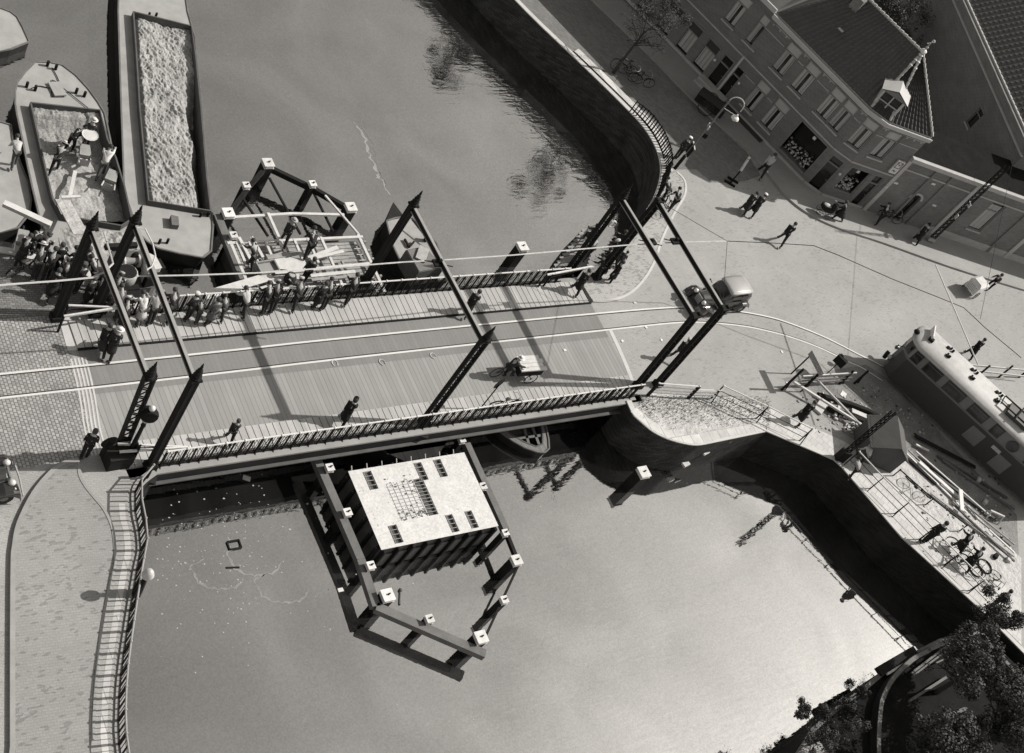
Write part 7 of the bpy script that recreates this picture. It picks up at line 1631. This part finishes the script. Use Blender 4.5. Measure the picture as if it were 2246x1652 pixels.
t = empty('concrete_mixer', G(*Z8(270, 590), 0), R(0), 'concrete mixer with pale drum and dark mouth left of the far railing', 'mixer')
MB().lathe([(.26, .35), (.42, .5), (.42, .95), (.36, 1.0)], (0, 0, 0), 14).build('drum', tone(.35), t, smooth=True); MB().lathe([(.36, 1.0), (.34, .9), (.1, .7)], (0, 0, 0.01), 14).build('drum_mouth', 'black_iron', t); MB().box((0, -.45, .3), (.9, .25, .5)).box((0, .3, .12), (1.0, .1, .24)).beam((-.5, -.2, .1), (.5, .3, 1.1), .05, .05).build('frame', 'black_iron', t); MB().lathe([(.3, .05), (.38, .3), (.3, .5)], (.15, -.62, 0), 10).build('hopper', 'black_iron', t)
# gangplanks, barrows and tub by the gravel barge
plank(R1(560, 1600), (178, 515), .62, WL + 1.15, 'wide pale gangplank leading off the gravel barge', 'sand', z2=.1, group='gangplanks'); plank(R1(695, 1290), R1(640, 1560), .16, WL + .85, 'narrow barrow plank on the gravel barge', 'new_wood', z2=WL + 1.1, group='gangplanks')
plank(R1(545, 1568), R1(750, 1560), .12, WL + 1.2, 'short crosswise batten at the head of the gangplank', 'new_wood', group='gangplanks')
plank((8, 446), (112, 494), .26, .12, 'thick squared pale timber at the left edge pointing at the barges', 'new_wood', t=.18, group='gangplanks'); 
def barrow(px, py, z, hd, label):
    t = empty('wheelbarrow', G(px, py, z), R(hd), label, 'wheelbarrow', 'wheelbarrows')
    for s in (-1, 1): MB().tube([(-.75, s * .28, .55), (.1, s * .2, .35), (.6, s * .06, .25)], .03, 5).build('shaft', 'new_wood', t)
    MB().prism([(-.3, -.25), (.35, -.2), (.35, .2), (-.3, .25)], .35, .6).build('tray', 'old_wood', t); MB().box((-.35, 0, .2), (.06, .5, .4)).build('rest', 'new_wood', t); wheel(t, (.62, 0, .2), .2, .03, solid=False); return t
barrow(180, 350, WL + .62, 75, 'wheelbarrow with pale frame standing in the gravel barge'); barrow(44, 540, .0, 70, 'pale wheelbarrow at the far left of the quay crowd'); barrow(150, 588, 0, 85, 'wheelbarrow with white load beside the left portal column'); barrow(238, 405, WL + .62, 60, 'dark wheelbarrow leaning in the right side of the gravel barge')
o = MB().box((0, 0, .35), (.62, .4, .1)).box((0, -.1, .2), (.5, .3, .25)).build('load_tray', 'cap_white', None); o.location = G(152, 580, .3); tag(o, 'bright white box on the barrow beside the left portal column', 'box')
o = MB().lathe([(.16, .0), (.34, .12), (.36, .16), (.3, .14)], (0, 0, 0), 14).build('wide_basket', 'new_wood', None); o.location = G(196, 301, WL + .62 + 1.0) + Vector((0, 0, 0)); tag(o, 'wide pale basket carried above the worker in the gravel barge', 'basket')
log(R1(640, 1790) if False else (230, 542), (300, 538), .2, .1, 'dark hooked beam linking the two left portals over the barge stern', 'pile_wood', 'hooked_beam')
k = MB(); rr = random.Random(77)
for i in range(5000):
    x, y = rr.uniform(1400, 1690), rr.uniform(868, 945); p = G(x, y, .01)
    if rr.random() > math.exp(-((y - 885 - (x - 1450) * .06) / 30.0) ** 2): continue
    a = rr.uniform(0, 6.28); h_ = rr.uniform(.04, .13); k.add([(p.x - .015 * math.cos(a), p.y - .015 * math.sin(a), p.z), (p.x + .015 * math.cos(a), p.y + .015 * math.sin(a), p.z), (p.x + rr.gauss(0, .03), p.y + rr.gauss(0, .03), p.z + h_)], [(0, 1, 2)])
tag(k.build('weeds', 'weed', None), 'tufts of weeds growing on the sandy bastion top', 'weeds', kind='stuff')

k = [MB(), MB(), MB()]; rr = random.Random(99)
for i in range(520):
    x, y = rr.gauss(880, 420), rr.gauss(760, 240); q = Z6(x, y) if i < 330 else Z7(rr.uniform(900, 1780), rr.uniform(300, 1250))
    if i < 330 and not (x > 180 and 470 < y < 1030 and y > .55 * x + 60): continue
    p = G(q[0], q[1], .02); s_ = rr.uniform(.03, .13); k[i % 3].box((p.x, p.y, s_ * .25), (s_, s_ * rr.uniform(.4, 1), s_ * .5), rr.uniform(0, 3))
for j, (a, m) in enumerate(zip(k, ('coping', 'old_wood', 'hold_side'))): tag(a.build('rubble', m, None), ('pale', 'grey', 'dark')[j] + ' rubble strewn over the road works', 'rubble', kind='stuff')
